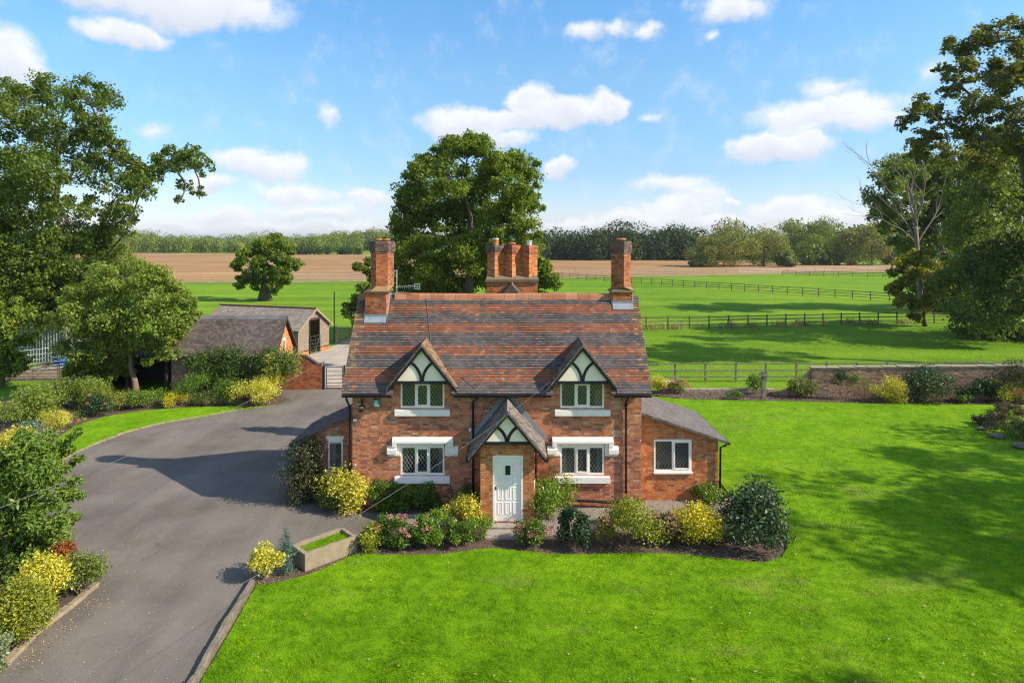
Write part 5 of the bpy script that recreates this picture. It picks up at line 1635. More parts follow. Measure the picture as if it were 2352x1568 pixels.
# thin pole behind the barn
mb = MB(); mb.tube([(-15.6, 57.5, 0), (-15.6, 57.5, 4.4)], .05, 6)
tag(build(mb, 'thin_pole', WOOD_DK), 'thin dark pole standing behind the barn gable', 'pole')

# ------------------------------------------------------------------ green sheeted shed, gates and barrel on the far left
RIB = m_plain('pale_rib', (0.42, 0.46, 0.38), 0.6, 0.2, 4.0, 0.0)
gs = thing('green_shed', (-35, 48, 0), 'green corrugated metal shed half hidden by trees on the left', 'shed')
mb = MB(); N = 44
xa, xb = -37.4, -32.6
V = []
for i in range(N + 1):
    x = xa + (xb - xa) * i / N; y = 47.8 - (.09 if i % 4 in (1, 2) else 0) + .25 * (xb - x) / 5
    V += [(x, y, 0), (x, y, 2.75 + (x - xa) * .07)]
mb.add(V, [(2 * i, 2 * i + 2, 2 * i + 3, 2 * i + 1) for i in range(N)])
build(mb, 'front_sheeting', GREENSHEET, gs)
for i in range(22):
    x = xa + (xb - xa) * (i + .5) / 22; y = 47.8 + .25 * (xb - x) / 5
    mb = MB(); mb.box(x - .022, x + .022, y - .135, y - .092, .05, 2.72 + (x - xa) * .07); build(mb, 'sheet_rib', RIB, gs)
mb = MB(); mb.box(-37.4, -32.6, 48.2, 52, 0, 2.7); build(mb, 'body', GREENSHEET, gs)
mb = MB(); mb.prism([(-37.6, 47.5, 2.80), (-32.4, 47.5, 3.17), (-32.4, 47.5, 3.27), (-37.6, 47.5, 2.9)], (0, 5, 0)); build(mb, 'roof', WOOD_DK, gs)
mb = MB(); mb.box(-32.6, -32.4, 47.6, 47.8, 0, 3.1); build(mb, 'corner_post', WOOD_F, gs)
field_gate('field_gate', (-32.0, 41.6), (-28.9, 41.7), 1.35, 'left one of two shut galvanised gates by the dark post', GALV, 7, .1, 'galvanised field gates')
field_gate('field_gate', (-28.8, 41.7), (-25.9, 41.8), 1.35, 'right one of two shut galvanised gates, partly behind the berry tree', GALV, 7, .1, 'galvanised field gates')
field_gate('field_gate', (-33.6, 43.2), (-31.0, 46.0), 1.4, 'open galvanised gate slanting back towards the blue barrels', GALV, 6, .1, 'galvanised field gates')
mb = MB(); mb.box(-32.45, -32.2, 41.0, 41.25, 0, 2.35)
tag(build(mb, 'gate_post', WOOD_DK), 'tall dark timber post left of the galvanised gates', 'post')
def barrel(x, y, h, r, label, z=0.0):
    mb = MB(); k = 16
    pr = [(r * .9, 0), (r, .04), (r, h * .3), (r * 1.04, h * .32), (r, h * .34), (r, h * .66), (r * 1.04, h * .68), (r, h * .7), (r, h - .05), (r * .9, h), (.01, h)]
    mb.add([(x + q[0] * math.cos(2 * pi * j / k), y + q[0] * math.sin(2 * pi * j / k), z + q[1]) for q in pr for j in range(k)],
           [(i * k + j, i * k + (j + 1) % k, (i + 1) * k + (j + 1) % k, (i + 1) * k + j) for i in range(len(pr) - 1) for j in range(k)])
    tag(build(mb, 'plastic_barrel', BLUE), label, 'barrel', 'blue barrels')
barrel(-31.75, 46.6, .95, .32, 'bright blue plastic barrel right of the open galvanised gate')
barrel(-32.55, 47.0, 1.25, .28, 'taller blue barrel behind, against the corner of the green shed')

# ------------------------------------------------------------------ stone trough
tr = thing('stone_trough', (-5.28, 18.42, 0), 'long buff stone trough planted with bright grass on the drive edge', 'trough')
du = Vector((1.12, 1.10, 0)).normalized(); dv = Vector((-du.y, du.x, 0))
tcn = Vector((-5.27, 18.42, .02))
Lh, Wh, Hh, wt2 = .80, .41, .47, .115
mb = MB()
n_ = 12
for s_ in (-1, 1):
    for (ax, ay, La, Lb) in ((du, dv, Lh, Wh), (dv, du, Wh - wt2, Lh)):
        o_ = tcn + ay * s_ * (Lb - wt2 if s_ > 0 else Lb)
        lo = [o_ + ax * La * k for k in (-1, 1)]
        hi = [o_ + ax * La * (1 - 2 * k / n_) + Vector((0, 0, Hh + random.uniform(-.012, .010))) for k in range(n_ + 1)]
        mb.prism(lo + hi, ay * wt2)
build(mb, 'basin', STONE, tr, bevel=.012)
mb = MB(); mb.obox(tcn + Vector((0, 0, .2)), du * (Lh - wt2), dv * (Wh - wt2), Vector((0, 0, .185)))
build(mb, 'soil', LAWN, tr)
n = 2600
a = (rng.random(n) * 2 - 1) * (Lh - wt2 - .02); b = (rng.random(n) * 2 - 1) * (Wh - wt2 - .02)
keepm = (np.abs(a) < .62) | (rng.random(n) < .4)
X = tcn.x + du.x * a + dv.x * b; Y = tcn.y + du.y * a + dv.y * b
h = .02 + .03 * rng.random(n); an = rng.random(n) * 2 * pi
V = np.empty((n, 3, 3)); zz0 = .40
V[:, 0] = np.c_[X - .006 * np.cos(an), Y - .006 * np.sin(an), np.full(n, zz0)]
V[:, 1] = np.c_[X + .006 * np.cos(an), Y + .006 * np.sin(an), np.full(n, zz0)]
V[:, 2] = np.c_[X + .02 * np.sin(an), Y + .02 * np.cos(an), zz0 + h]
link('grass', mesh_np('grass', V.reshape(-1, 3), np.arange(3 * n).reshape(-1, 3)), BLADE, tr, 'stuff')

# ------------------------------------------------------------------ kerbs
def kerb(name, pts, w, h, piece, label, m=STONE_G, gap=.012, jit=.015):
    P = [Vector((*p[:2], 0)) for p in pts]
    k = thing(name, P[len(P) // 2], label, 'kerb')
    for a, b in zip(P[:-1], P[1:]):
        L = (b - a).length; n = max(1, round(L / piece)); d = (b - a) / n
        for i in range(n):
            p, q = a + d * i, a + d * (i + 1)
            u = (q - p).normalized(); s = Vector((-u.y, u.x, 0))
            mb = MB()
            hh = h + random.uniform(-jit, jit); ww = w * random.uniform(.9, 1.1)
            c = (p + q) / 2 + s * random.uniform(-jit, jit)
            m3 = 3; Lh_ = ((q - p).length - gap) / 2
            for t in range(m3):
                t0, t1 = -1 + 2 * t / m3, -1 + 2 * (t + 1) / m3
                mb.obox(c + u * Lh_ * (t0 + t1) / 2 + Vector((0, 0, (hh + random.uniform(-.008, .008)) / 2)) + s * random.uniform(-.008, .008), u * Lh_ / m3 * 1.01, s * ww / 2, Vector((0, 0, hh / 2)))
            build(mb, 'kerb_stone', m, k, bevel=.015)
    return k
kerb('lawn_kerb', [(-6.45, 4), (-6.5, 9), G(447, 1568), G(512, 1448), G(583, 1338)], .11, .16, 1.0, 'weathered stone kerb between the front lawn and the drive')
kerb('bed_kerb', [(-11.0, 8.5), G(5, 1532), G(95, 1446), G(160, 1396), G(222, 1345)], .18, .10, .6, 'worn buff stone kerb at the bottom left flower bed', STONE)
kerb('verge_kerb', [G(560, 940), G(480, 955), G(380, 971), G(290, 994), G(220, 1020), G(165, 1045), G(100, 1080), G(30, 1120)], .10, .07, .6, 'low stone edging round the grass strip left of the drive', STONE)
kerb('path_kerb', [G(866, 1190), G(905, 1186), G(1005, 1186)], .09, .08, .7, 'low stone edging under the dark green hedge by the cottage', STEP)

# ------------------------------------------------------------------ garden wall on the right
gw = thing('garden_wall', (27, 36.6, 0), 'brown brick garden wall with pale stone coping behind the right lawn', 'wall')
GA_, GB_ = Vector((17.1, 37.4, 0)), Vector((46, 35.0, 0))
gu = (GB_ - GA_); GLn = gu.length; gu.normalize(); gn = Vector((gu.y, -gu.x, 0))
gtop = lambda u: 1.58 + .36 * min(1, u / 13.0)
mb = MB()
nn_ = 28
for i in range(nn_):
    a, b = GLn * i / nn_, GLn * (i + 1) / nn_
    p, q = GA_ + gu * a, GA_ + gu * b
    mb.add([p, q, Z(q, gtop(b)), Z(p, gtop(a)), p - gn * .25, q - gn * .25, Z(q - gn * .25, gtop(b)), Z(p - gn * .25, gtop(a))], [(0, 1, 2, 3), (5, 4, 7, 6), (3, 2, 6, 7)] + ([(4, 0, 3, 7)] if i == 0 else []))
core = build(mb, 'core', MORTAR, gw)
mb = MB()
L_vis = 15.0
rr = [r for r in brick_rows(L_vis, .02, 1.95) if r[3] < gtop(r[0]) + .02]
bricks_into(mb, GA_, gu, gn, rr, .010, .007)
rr = brick_rows(.25, .02, 1.57)
bricks_into(mb, GA_ - gn * .25, gn, -gu, rr, .010)
build(mb, 'brickwork', BR_DIM, core, kind='stuff')
u_ = -.05
while u_ < GLn:
    L = random.uniform(.62, 1.05)
    a, b = u_, min(u_ + L, GLn)
    mb = MB()
    t = gtop((a + b) / 2) + .005 + random.uniform(-.012, .012)
    mb.obox(GA_ + gu * (a + b) / 2 - gn * .125 + Vector((0, 0, t + .045)), gu * ((b - a) / 2 - .006) + Vector((0, 0, random.uniform(-.008, .008))), gn * random.uniform(.17, .19), Vector((0, 0, .045)))
    build(mb, 'coping_stone', COPING, gw, bevel=.01)
    u_ += L
# swept-down ramp and low wall
mb = MB()
px_ = [(17.08 - 2.2 * i / 10) for i in range(11)]
rz = lambda x: .22 + 1.22 * max(0, (x - 14.88) / 2.2) ** 2.2
for i in range(10):
    mb.add([(x, y, z) for x in (px_[i], px_[i + 1]) for y, z in ((37.5, 0), (37.75, 0), (37.75, rz(x)), (37.5, rz(x)))], [(0, 4, 7, 3), (1, 2, 6, 5), (3, 7, 6, 2)])
build(mb, 'ramp', BR_DIM, gw)
lw_ = thing('low_wall', (12.5, 38.5, 0), 'knee-high brick edging with flat coping behind the mulch bed', 'wall')
x = 9.6
while x < 15.0:
    mb = MB(); mb.box(x, x + .43, 38.42, 38.68, .0, .2 + random.uniform(-.01, .01)); build(mb, 'coping_stone', COPING, lw_, bevel=.01); x += .45
mb = MB(); mb.box(8.75, 9.55, 38.35, 38.7, 0, .56); build(mb, 'pier', BR_DIM, lw_)
mb = MB(); mb.box(8.68, 9.62, 38.28, 38.76, .562, .66); build(mb, 'pier_cap', COPING, lw_, bevel=.012)

# bird table post
bt = thing('bird_table', (14.2, 37.0, 0), 'short timber post with a small gabled top in the mulch bed', 'bird table')
mb = MB(); mb.box(14.1, 14.3, 36.9, 37.1, 0, 1.28); build(mb, 'post', WOOD_F, bt)
mb = MB(); mb.prism([(13.98, 36.78, 1.284), (14.42, 36.78, 1.284), (14.42, 36.78, 1.33), (14.2, 36.78, 1.47), (13.98, 36.78, 1.33)], (0, .44, 0)); build(mb, 'roof', WOOD_F, bt)

# ------------------------------------------------------------------ post and rail fences
def fence(name, pts, label, h, rails, spacing, m, pw=.095, rw=.035, rh=.08, group='paddock fences', wob=.015):
    P = [Vector((*p[:2], 0)) for p in pts]
    f = thing(name, P[0], label, 'fence', group)
    pm = bpy.data.meshes.new('post'); q = MB().box(-pw / 2, pw / 2, -pw / 2, pw / 2, -.02, h + .05); pm.from_pydata(q.v, [], q.f); pm.materials.append(m)
    prev = None
    for a, b in zip(P[:-1], P[1:]):
        L = (b - a).length; n = max(1, round(L / spacing)); d = (b - a) / n
        u = d.normalized(); s = Vector((u.y, -u.x, 0))
        ang_ = math.atan2(u.y, u.x)
        rm = bpy.data.meshes.new('rail'); q = MB().box(0, d.length, -rw / 2, rw / 2, -rh / 2, rh / 2); rm.from_pydata(q.v, [], q.f); rm.materials.append(m)
        for i in range(n + 1):
            p = a + d * i
            if i < n or b is P[-1]:
                inst('post', pm, f, p, Matrix.Rotation(ang_, 3, 'Z') @ Matrix.Rotation(random.uniform(-wob, wob), 3, 'Y'))
            if i < n:
                for z in rails:
                    inst('rail', rm, f, p + s * (pw / 2 + rw / 2 + .002) + Vector((0, 0, z + random.uniform(-wob, wob))), Matrix.Rotation(ang_, 3, 'Z') @ Matrix.Rotation(random.uniform(-.5, .5) * wob, 3, 'Y'))
    return f
fence('paddock_fence', [(4.5, 41.1), (16, 41.3), (45, 41.9)], 'nearest post and rail fence, weathered, just behind the garden wall', 1.2, (.33, .73, 1.14), 1.92, WOOD_F)
fence('paddock_fence', [(9, 65.5), (18, 66.5), (37, 69.8), (58, 71.5)], 'second post and rail fence back, with dry grass along its foot', 1.2, (.35, .75, 1.12), 2.1, WOOD_FD)
fence('paddock_fence', [(10.0, 155), (20, 142), (55, 95.5), (66, 80)], 'dark rail fence running diagonally across the far paddock', 1.25, (.4, .8, 1.2), 2.6, WOOD_FD, .10, .04, .085)
fence('paddock_fence', [(68, 165), (108, 146)], 'short dark fence line in the farthest paddock before the trees', 1.25, (.4, .8, 1.2), 3.2, WOOD_FD, .11, .04, .09)
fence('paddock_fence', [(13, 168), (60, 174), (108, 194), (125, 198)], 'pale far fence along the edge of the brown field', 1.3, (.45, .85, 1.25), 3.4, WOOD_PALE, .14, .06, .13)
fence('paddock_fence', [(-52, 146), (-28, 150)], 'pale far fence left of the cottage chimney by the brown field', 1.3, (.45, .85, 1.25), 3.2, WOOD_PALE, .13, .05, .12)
# ------------------------------------------------------------------ foliage
def leaf_mesh(C, out, size, aspect=.5, up=.45, spread=.9, droop=0.0):
    """one folded leaf (4 vertices) at each point of C; out = outward direction at each point"""
    n = len(C)
    N = out * .65 + np.array([0, 0, up]) + rng.normal(size=(n, 3)) * spread
    N /= np.linalg.norm(N, axis=1, keepdims=True) + 1e-9
    T = rng.normal(size=(n, 3)) + out * .4 - np.array([0, 0, droop])
    T -= N * (T * N).sum(1, keepdims=True)
    T /= np.linalg.norm(T, axis=1, keepdims=True) + 1e-9
    B = np.cross(N, T)
    s = (size * (.65 + .7 * rng.random(n)))[:, None]
    V = np.empty((n, 4, 3))
    V[:, 0] = C - T * s * .5
    V[:, 1] = C + B * s * aspect * .5 + N * s * .10
    V[:, 2] = C + T * s * .5
    V[:, 3] = C - B * s * aspect * .5 + N * s * .10
    return V.reshape(-1, 3), np.arange(4 * n).reshape(-1, 4)

def rand_dirs(n):
    d = rng.normal(size=(n, 3))
    return d / np.linalg.norm(d, axis=1, keepdims=True)

def clump_points(centers, radii, counts, flat=.75, fill=.45, jit=.2):
    """points spread through each clump, denser near its skin"""
    Cs, Os = [], []
    for c, r, k in zip(centers, radii, counts):
        d = rand_dirs(k)
        rad = r * (fill + (1 - fill) * rng.random(k) ** .6) * (1 + jit * rng.normal(size=k))
        p = d * rad[:, None]
        p[:, 2] *= flat
        Cs.append(p + np.array(c)); Os.append(d)
    return np.concatenate(Cs), np.concatenate(Os)

def bent(a, b, k=5, amt=.12, sagz=0.0):
    a = Vector(a); b = Vector(b); L = (b - a).length
    P = []
    off = Vector((random.uniform(-1, 1), random.uniform(-1, 1), random.uniform(-.3, 1))) * L * amt
    for i in range(k + 1):
        t = i / k
        w = math.sin(pi * t)
        j = Vector((random.uniform(-1, 1), random.uniform(-1, 1), random.uniform(-1, 1))) * L * .02 * (1 if 0 < i < k else 0)
        P.append(a.lerp(b, t) + off * w + j - Vector((0, 0, sagz * w)))
    return P

def tree(name, label, base, clumps, tr, leaf, nleaf, m, bark, sub=9, subr=.42, cat='tree', group=None, fork=.35, lean=(0, 0), aspect=.6, flat=.75, spread=.9, twig=True):
    """clumps: world (x, y, z, r). trunk and limbs reach into every clump"""
    t = thing(name, base, label, cat, group)
    base = Vector(base)
    zs = [c[2] for c in clumps]
    ztop = max(zs)
    cx = sum(c[0] * c[3] for c in clumps) / sum(c[3] for c in clumps); cy = sum(c[1] * c[3] for c in clumps) / sum(c[3] for c in clumps)
    mb = MB()
    H = ztop - base.z
    axis = []
    for i in range(8):
        f = i / 7
        axis.append(Vector((base.x + (cx - base.x) * f * .8 + lean[0] * f + (random.uniform(-.03, .03) * H if i else 0), base.y + (cy - base.y) * f * .8 + lean[1] * f + (random.uniform(-.03, .03) * H if i else 0), base.z - .05 + H * .9 * f)))
    rad = [tr * (1.55 if i == 0 else 1.08 if i == 1 else (1 - i / 7) ** .8 + .06) for i in range(8)]
    mb.tube(axis, [q * (1 if i < 3 else .75) for i, q in enumerate(rad)], 10)
    SC, SR, SN = [], [], []
    tot = sum(c[3] ** 2 for c in clumps)
    # limbs grow outwards: each clump hangs on the nearest limb or trunk point already there
    nodes = []                                  # (position, parent index or None, radius cap)
    for i in range(8):
        if i / 7 >= fork * .8 or i == 7:
            nodes.append((axis[i], None))
    order = sorted(clumps, key=lambda c: min((Vector(c[:3]) - n_[0]).length for n_ in nodes))
    paths, tips = [], []
    for (x, y, z, r) in order:
        c = Vector((x, y, z))
        k = min(range(len(nodes)), key=lambda q: (c - nodes[q][0]).length + (.25 * max(0, nodes[q][0].z - z)))
        P = bent(nodes[k][0], c, 5, .10)
        par = k
        for q in P[1:]:
            nodes.append((q, par)); par = len(nodes) - 1
        tips.append(par); paths.append((k, par))
    cnt = [0] * len(nodes)
    for q in tips:
        while q is not None:
            cnt[q] += 1; q = nodes[q][1]
    rt = tr * .085
    for (k, e) in paths:
        ids = [e]
        while ids[-1] != k: ids.append(nodes[ids[-1]][1])
        ids.reverse()
        R = [min(tr * .5, rt * cnt[q] ** .5) if nodes[q][1] is not None else None for q in ids]
        R[0] = R[1] if R[0] is None else min(R[0], R[1] * 1.15)
        R[-1] = R[-1] * .6
        mb.tube([nodes[q][0] for q in ids], R, 6, False)
    for (x, y, z, r), e in zip(order, tips):
        c = Vector((x, y, z))
        per = max(60, int(nleaf * r * r / tot))
        subs = rand_dirs(sub) * (r * (.30 + .68 * rng.random((sub, 1)) ** .6))
        subs[:, 2] *= .85
        for s_ in subs:
            q = c + Vector(s_.tolist())
            rr = r * subr * random.uniform(.55, 1.3)
            SC.append(q); SR.append(rr); SN.append(max(6, int(per / sub * random.uniform(.5, 1.5))))
            if twig:
                st = nodes[random.choice((e, e, nodes[e][1]))][0]
                mb.tube(bent(st, q, 3, .14), [rt * .35 + .004, rt * .25 + .003, rt * .15 + .002, .004], 4, False)
    build(mb, 'trunk', bark, t, smooth=True)
    C, O = clump_points(SC, SR, SN, flat)
    V, Fa = leaf_mesh(C, O, leaf, aspect, spread=spread)
    link('crown', mesh_np('crown', V, Fa), m, t)
    return t

def clumps_px(L, d, depth=1.0):
    """clump list from the photograph: (x, y, radius) in pixels -> world, spread in depth like a real crown"""
    out = []
    for q in L:
        x, y, r = q[:3]
        dd = d + (q[3] if len(q) > 3 else random.uniform(-1, 1) * depth)
        p = W(x, y, dd)
        out.append((p[0], p[1], max(p[2], .4), r / F * dd))
    return out

def shrub(name, label, x, yb, w, yt, m, leaf=.07, n=2600, cat='shrub', flowers=None, fl_n=0, lumps=12, group=None, aspect=.55, pointed=False, depth=1.0, up=.45, stems=True, fl_size=.09, boxy=False, tight=False, d=None, zb=0.02, spread=.9, fill=.35):
    """x centre, foot, width and top as in the photograph"""
    df = F * CAM_H / (yb - YH) if d is None else d
    w *= 1.2
    r = w / F * df / 2
    D = df + r * .55 * depth
    r = w / F * D / 2
    X = (x - 1176) / F * D
    zt = CAM_H - (yt - YH) / F * (D - r * .25)
    h = max(zt - zb, .12)
    t = thing(name, (X, D, zb), label, cat, group)
    C0, R0, K0 = [], [], []
    for i in range(lumps):
        if pointed:
            f = (i + .5) / lumps
            rr = r * (1.05 - f) * .75 + .03
            a = random.uniform(0, 2 * pi)
            C0.append((X + math.cos(a) * rr * .5, D + math.sin(a) * rr * .5, zb + h * (f * .93 + .03))); R0.append(rr); K0.append(rr * rr)
        elif boxy:
            rr = random.uniform(.16, .26) * h
            C0.append((X + random.uniform(-.86, .86) * r, D + random.uniform(-.8, .8) * r * depth * .5, zb + h * random.uniform(.12, .80))); R0.append(rr); K0.append(rr * rr)
        else:
            dv_ = rand_dirs(1)[0]
            if i == 0: dv_ = np.array([0, 0, .9])
            dv_[2] = abs(dv_[2]) if random.random() < .6 else dv_[2] * .75
            k = random.uniform(.55, .68) if tight else random.uniform(.42, .86)
            rr = random.uniform(.44, .52) if tight else random.uniform(.34, .58)
            C0.append((X + dv_[0] * r * k, D + dv_[1] * r * k * depth, zb + h * (.47 + dv_[2] * .55 * k))); R0.append(rr * min(r, h * .75)); K0.append(R0[-1] ** 2)
    s = sum(K0); n = int(n * 1.45); leaf = leaf * 1.10
    C, O = clump_points(C0, R0, [max(10, int(n * k / s)) for k in K0], .9 if not pointed else 1.15, fill)
    ok = C[:, 2] > zb + .01
    C, O = C[ok], O[ok]
    V, Fa = leaf_mesh(C, O, leaf, aspect, up, spread)
    link('foliage', mesh_np('foliage', V, Fa), m, t)
    if stems:
        mb = MB()
        for c in C0[:8]:
            mb.tube(bent((X + random.uniform(-.05, .05), D + random.uniform(-.05, .05), zb - .02), c, 3, .08), [.014, .011, .008, .004], 5, False)
        build(mb, 'stem', BARK_BR, t)
    if flowers is not None:
        # flower heads: domes of petals near the skin on the upper, camera-facing side
        hd = rand_dirs(fl_n); hd[:, 2] = np.abs(hd[:, 2]) * .9 + .05; hd[:, 1] = -np.abs(hd[:, 1]) * .9 + .1
        hc = np.c_[X + hd[:, 0] * r * 1.02, D + hd[:, 1] * r * 1.02, zb + h * (.47 + hd[:, 2] * .6)]
        C, O = clump_points(hc, np.full(fl_n, fl_size), [34] * fl_n, .6, .7)
        V, Fa = leaf_mesh(C, O, fl_size * .42, .9, .4, .6)
        link('flowers', mesh_np('flowers', V, Fa), flowers, t, 'stuff')
    return t

# ---- the big trees
OAK_L = [(40, 235, 62), (118, 225, 62), (195, 222, 55), (245, 230, 38), (-40, 260, 80), (70, 320, 78), (165, 315, 72), (235, 300, 40), (262, 345, 38), (290, 372, 32), (20, 400, 80), (120, 410, 78), (210, 395, 55),
         (-70, 370, 100), (300, 420, 45), (345, 385, 44), (390, 370, 42), (432, 362, 38), (462, 382, 28), (330, 430, 34), (250, 470, 52), (290, 495, 36), (290, 530, 20), (425, 425, 18), (455, 440, 16), (412, 458, 13),
         (60, 500, 85), (160, 510, 75), (215, 560, 60), (-60, 510, 110), (110, 600, 85), (20, 610, 90), (190, 625, 62), (230, 610, 35), (60, 690, 85), (150, 690, 70), (-60, 640, 110), (195, 700, 45), (30, 740, 60), (245, 530, 30), (100, 590, 58, -3.5), (115, 660, 58, -3.5), (60, 690, 60, -3.2), (165, 650, 50, -3), (100, 725, 55, -3), (40, 640, 60, -3.4)]
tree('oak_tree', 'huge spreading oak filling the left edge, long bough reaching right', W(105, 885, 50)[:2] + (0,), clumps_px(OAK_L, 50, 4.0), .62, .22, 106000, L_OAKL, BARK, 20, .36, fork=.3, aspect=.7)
OAK_C = [(1070, 335, 42), (1030, 345, 36), (1110, 345, 38), (985, 375, 32), (1150, 380, 45), (1195, 375, 38), (960, 400, 34), (1030, 410, 55), (1100, 420, 55), (1215, 410, 30), (1180, 440, 52), (950, 445, 40), (1000, 475, 58), (1090, 490, 58),
         (925, 490, 28), (1215, 470, 34), (1150, 510, 55), (950, 520, 48), (1040, 550, 62), (1205, 530, 40), (1215, 575, 36), (925, 570, 36), (970, 590, 58), (1110, 580, 58), (1180, 590, 52), (1030, 630, 60), (940, 640, 50), (1100, 650, 55),
         (990, 670, 50), (1180, 650, 50), (898, 610, 28), (1040, 690, 45), (880, 560, 16)]
tree('oak_tree', 'tall round-headed oak standing directly behind the cottage chimneys', W(1085, 790, 58)[:2] + (0,), clumps_px(OAK_C, 58, 3.6), .6, .25, 108000, L_OAK, BARK, 18, .44, fork=.25, aspect=.7)
tree('small_oak', 'dark leafy small tree just left of the left chimney, behind the cottage', W(850, 830, 46)[:2] + (0,), clumps_px([(835, 615, 24), (850, 650, 30), (830, 690, 28), (808, 715, 26), (860, 720, 30), (840, 745, 24)], 46, .8), .1, .26, 9000, L_OAKD, BARK, 7, .45)
tree('round_bush', 'dense dark bush right of the triple chimney, behind the roof ridge', W(1250, 760, 50)[:2] + (0,), clumps_px([(1250, 625, 26), (1265, 650, 26), (1240, 660, 30), (1255, 690, 30), (1235, 600, 20)], 50, .8), .1, .26, 9000, L_OAK, BARK, 7, .45)
OAK_R = [(2290, 75, 48), (2335, 95, 50), (2240, 110, 42), (2190, 105, 28), (2210, 165, 36), (2165, 160, 22), (2275, 165, 50), (2345, 180, 60), (2180, 215, 26), (2240, 230, 40), (2300, 250, 50), (2120, 240, 30), (2090, 265, 26), (2150, 265, 30),
         (2070, 290, 18), (2200, 300, 40), (2130, 320, 36), (2260, 310, 44), (2340, 320, 60), (2110, 345, 28), (2180, 360, 42), (2250, 370, 50), (2400, 150, 80), (2430, 260, 90), (2400, 330, 80), (2480, 200, 90), (2500, 330, 100), (2180, 180, 16)]
tree('oak_tree', 'tall autumn-tinged oak at the upper right corner with open branches', W(2440, 900, 46)[:2] + (0,), clumps_px(OAK_R, 46, 3.0), .5, .205, 57000, L_OAKR, BARK, 18, .34, fork=.4, aspect=.65)
DENSE_R = [(2250, 430, 80), (2330, 440, 90), (2180, 425, 55), (2200, 520, 75), (2290, 560, 90), (2345, 640, 95), (2230, 640, 75), (2150, 490, 50), (2270, 710, 65), (2330, 745, 60), (2085, 400, 40), (2045, 425, 36), (2030, 470, 30), (2075, 470, 42),
           (2120, 560, 50), (2190, 680, 55), (2410, 500, 120), (2420, 680, 120), (2240, 760, 45), (2050, 500, 26), (2130, 430, 40)]
near = [q for q in DENSE_R if q[0] > 2215] + [(2270, 480, 60), (2300, 380, 70), (2360, 560, 90), (2260, 580, 60), (2300, 660, 70), (2280, 770, 40), (2350, 790, 45), (2230, 500, 50), (2340, 335, 60), (2295, 335, 50), (2250, 365, 48), (2345, 400, 70)]
far_ = [q for q in DENSE_R if q[0] <= 2215] + [(2110, 370, 40), (2160, 400, 45), (2065, 560, 26), (2090, 520, 40), (2160, 620, 50), (2150, 700, 45), (2200, 740, 40), (2120, 640, 40), (2035, 405, 42), (2018, 445, 36), (2042, 490, 40), (2075, 375, 36), (2100, 430, 50), (2030, 525, 22), (2215, 460, 60), (2230, 590, 60), (2250, 690, 60)]
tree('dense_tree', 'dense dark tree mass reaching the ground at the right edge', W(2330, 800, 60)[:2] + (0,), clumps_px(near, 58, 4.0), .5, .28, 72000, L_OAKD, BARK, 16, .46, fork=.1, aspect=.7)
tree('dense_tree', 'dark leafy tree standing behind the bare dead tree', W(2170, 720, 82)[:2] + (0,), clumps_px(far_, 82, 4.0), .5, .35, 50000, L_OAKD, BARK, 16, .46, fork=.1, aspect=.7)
tree('yellowing_tree', 'small yellow-green tree wrapped round the dead tree foot', W(2125, 770, 68)[:2] + (0,), clumps_px([(2110, 590, 30), (2085, 615, 36), (2060, 650, 32), (2150, 625, 36), (2180, 620, 22), (2075, 690, 32), (2130, 670, 36), (2105, 720, 26)], 68, 1.5), .16, .34, 10000, L_YELLOWTREE, BARK, 8, .42)
tree('field_oak', 'lone oak with bare foot standing in the green paddock on the left', W(609, 690, 97)[:2] + (0,),
     clumps_px([(628, 552, 22), (602, 570, 25), (648, 572, 25), (660, 600, 24), (570, 592, 24), (545, 606, 18), (610, 600, 32), (682, 610, 15), (640, 625, 30), (585, 625, 22), (560, 640, 17), (600, 650, 20), (630, 652, 22), (655, 640, 16), (550, 655, 12)], 97, 3.0),
     .75, .36, 32000, L_OAK, BARK, 16, .4, fork=.3)
CHERRY = [(175, 690, 42), (225, 650, 48), (290, 640, 50), (345, 645, 42), (390, 665, 34), (425, 690, 26), (440, 725, 22), (160, 745, 46), (215, 725, 58), (285, 720, 60), (350, 720, 55), (395, 745, 38), (190, 800, 50), (255, 795, 55), (325, 795, 52),
          (370, 795, 34), (395, 812, 22), (180, 850, 36), (235, 850, 40), (290, 840, 26), (160, 885, 22), (205, 885, 26)]
tree('berry_tree', 'broad loose berry tree with leaning trunk in front of the cart shed', W(313, 905, 37.6)[:2] + (0,), clumps_px(CHERRY, 37.4, 1.6), .15, .155, 60000, L_CHERRY, BARK_BR, 18, .42, fork=.18)
tree('willow_tree', 'pale feathery willow behind the loose berry tree, against the brown field', W(270, 700, 78)[:2] + (0,), clumps_px([(262, 562, 26), (250, 590, 42), (285, 595, 34), (305, 620, 34), (265, 630, 50), (320, 645, 36), (230, 630, 44), (290, 660, 44)], 78, 2.5), .25, .42, 14000, L_WILLOW, BARK, 9, .48, aspect=.3)
tree('lime_tree', 'bright lime-green young tree at the far left edge by the gate', W(5, 905, 40)[:2] + (0,), clumps_px([(10, 700, 30), (45, 720, 28), (12, 750, 42), (60, 775, 22), (25, 800, 36), (-30, 760, 60), (15, 840, 34), (50, 840, 20), (-20, 850, 40)], 40, 1.0), .08, .2, 12000, L_LIME, BARK_BR, 9, .5)
PHOT = [(95, 1020, 40), (50, 1040, 48), (140, 1030, 24), (165, 1002, 12), (180, 990, 8), (20, 1090, 60), (95, 1085, 50), (150, 1068, 22), (180, 1052, 14), (-40, 1080, 70), (60, 1150, 62), (130, 1140, 40), (165, 1108, 20), (180, 1135, 14), (10, 1180, 66), (110, 1200, 46), (155, 1185, 24),
        (60, 1240, 55), (125, 1240, 32), (-50, 1180, 80), (10, 1270, 50), (80, 1290, 34), (30, 1315, 38), (70, 1325, 30), (5, 1345, 40), (-50, 1280, 70)]
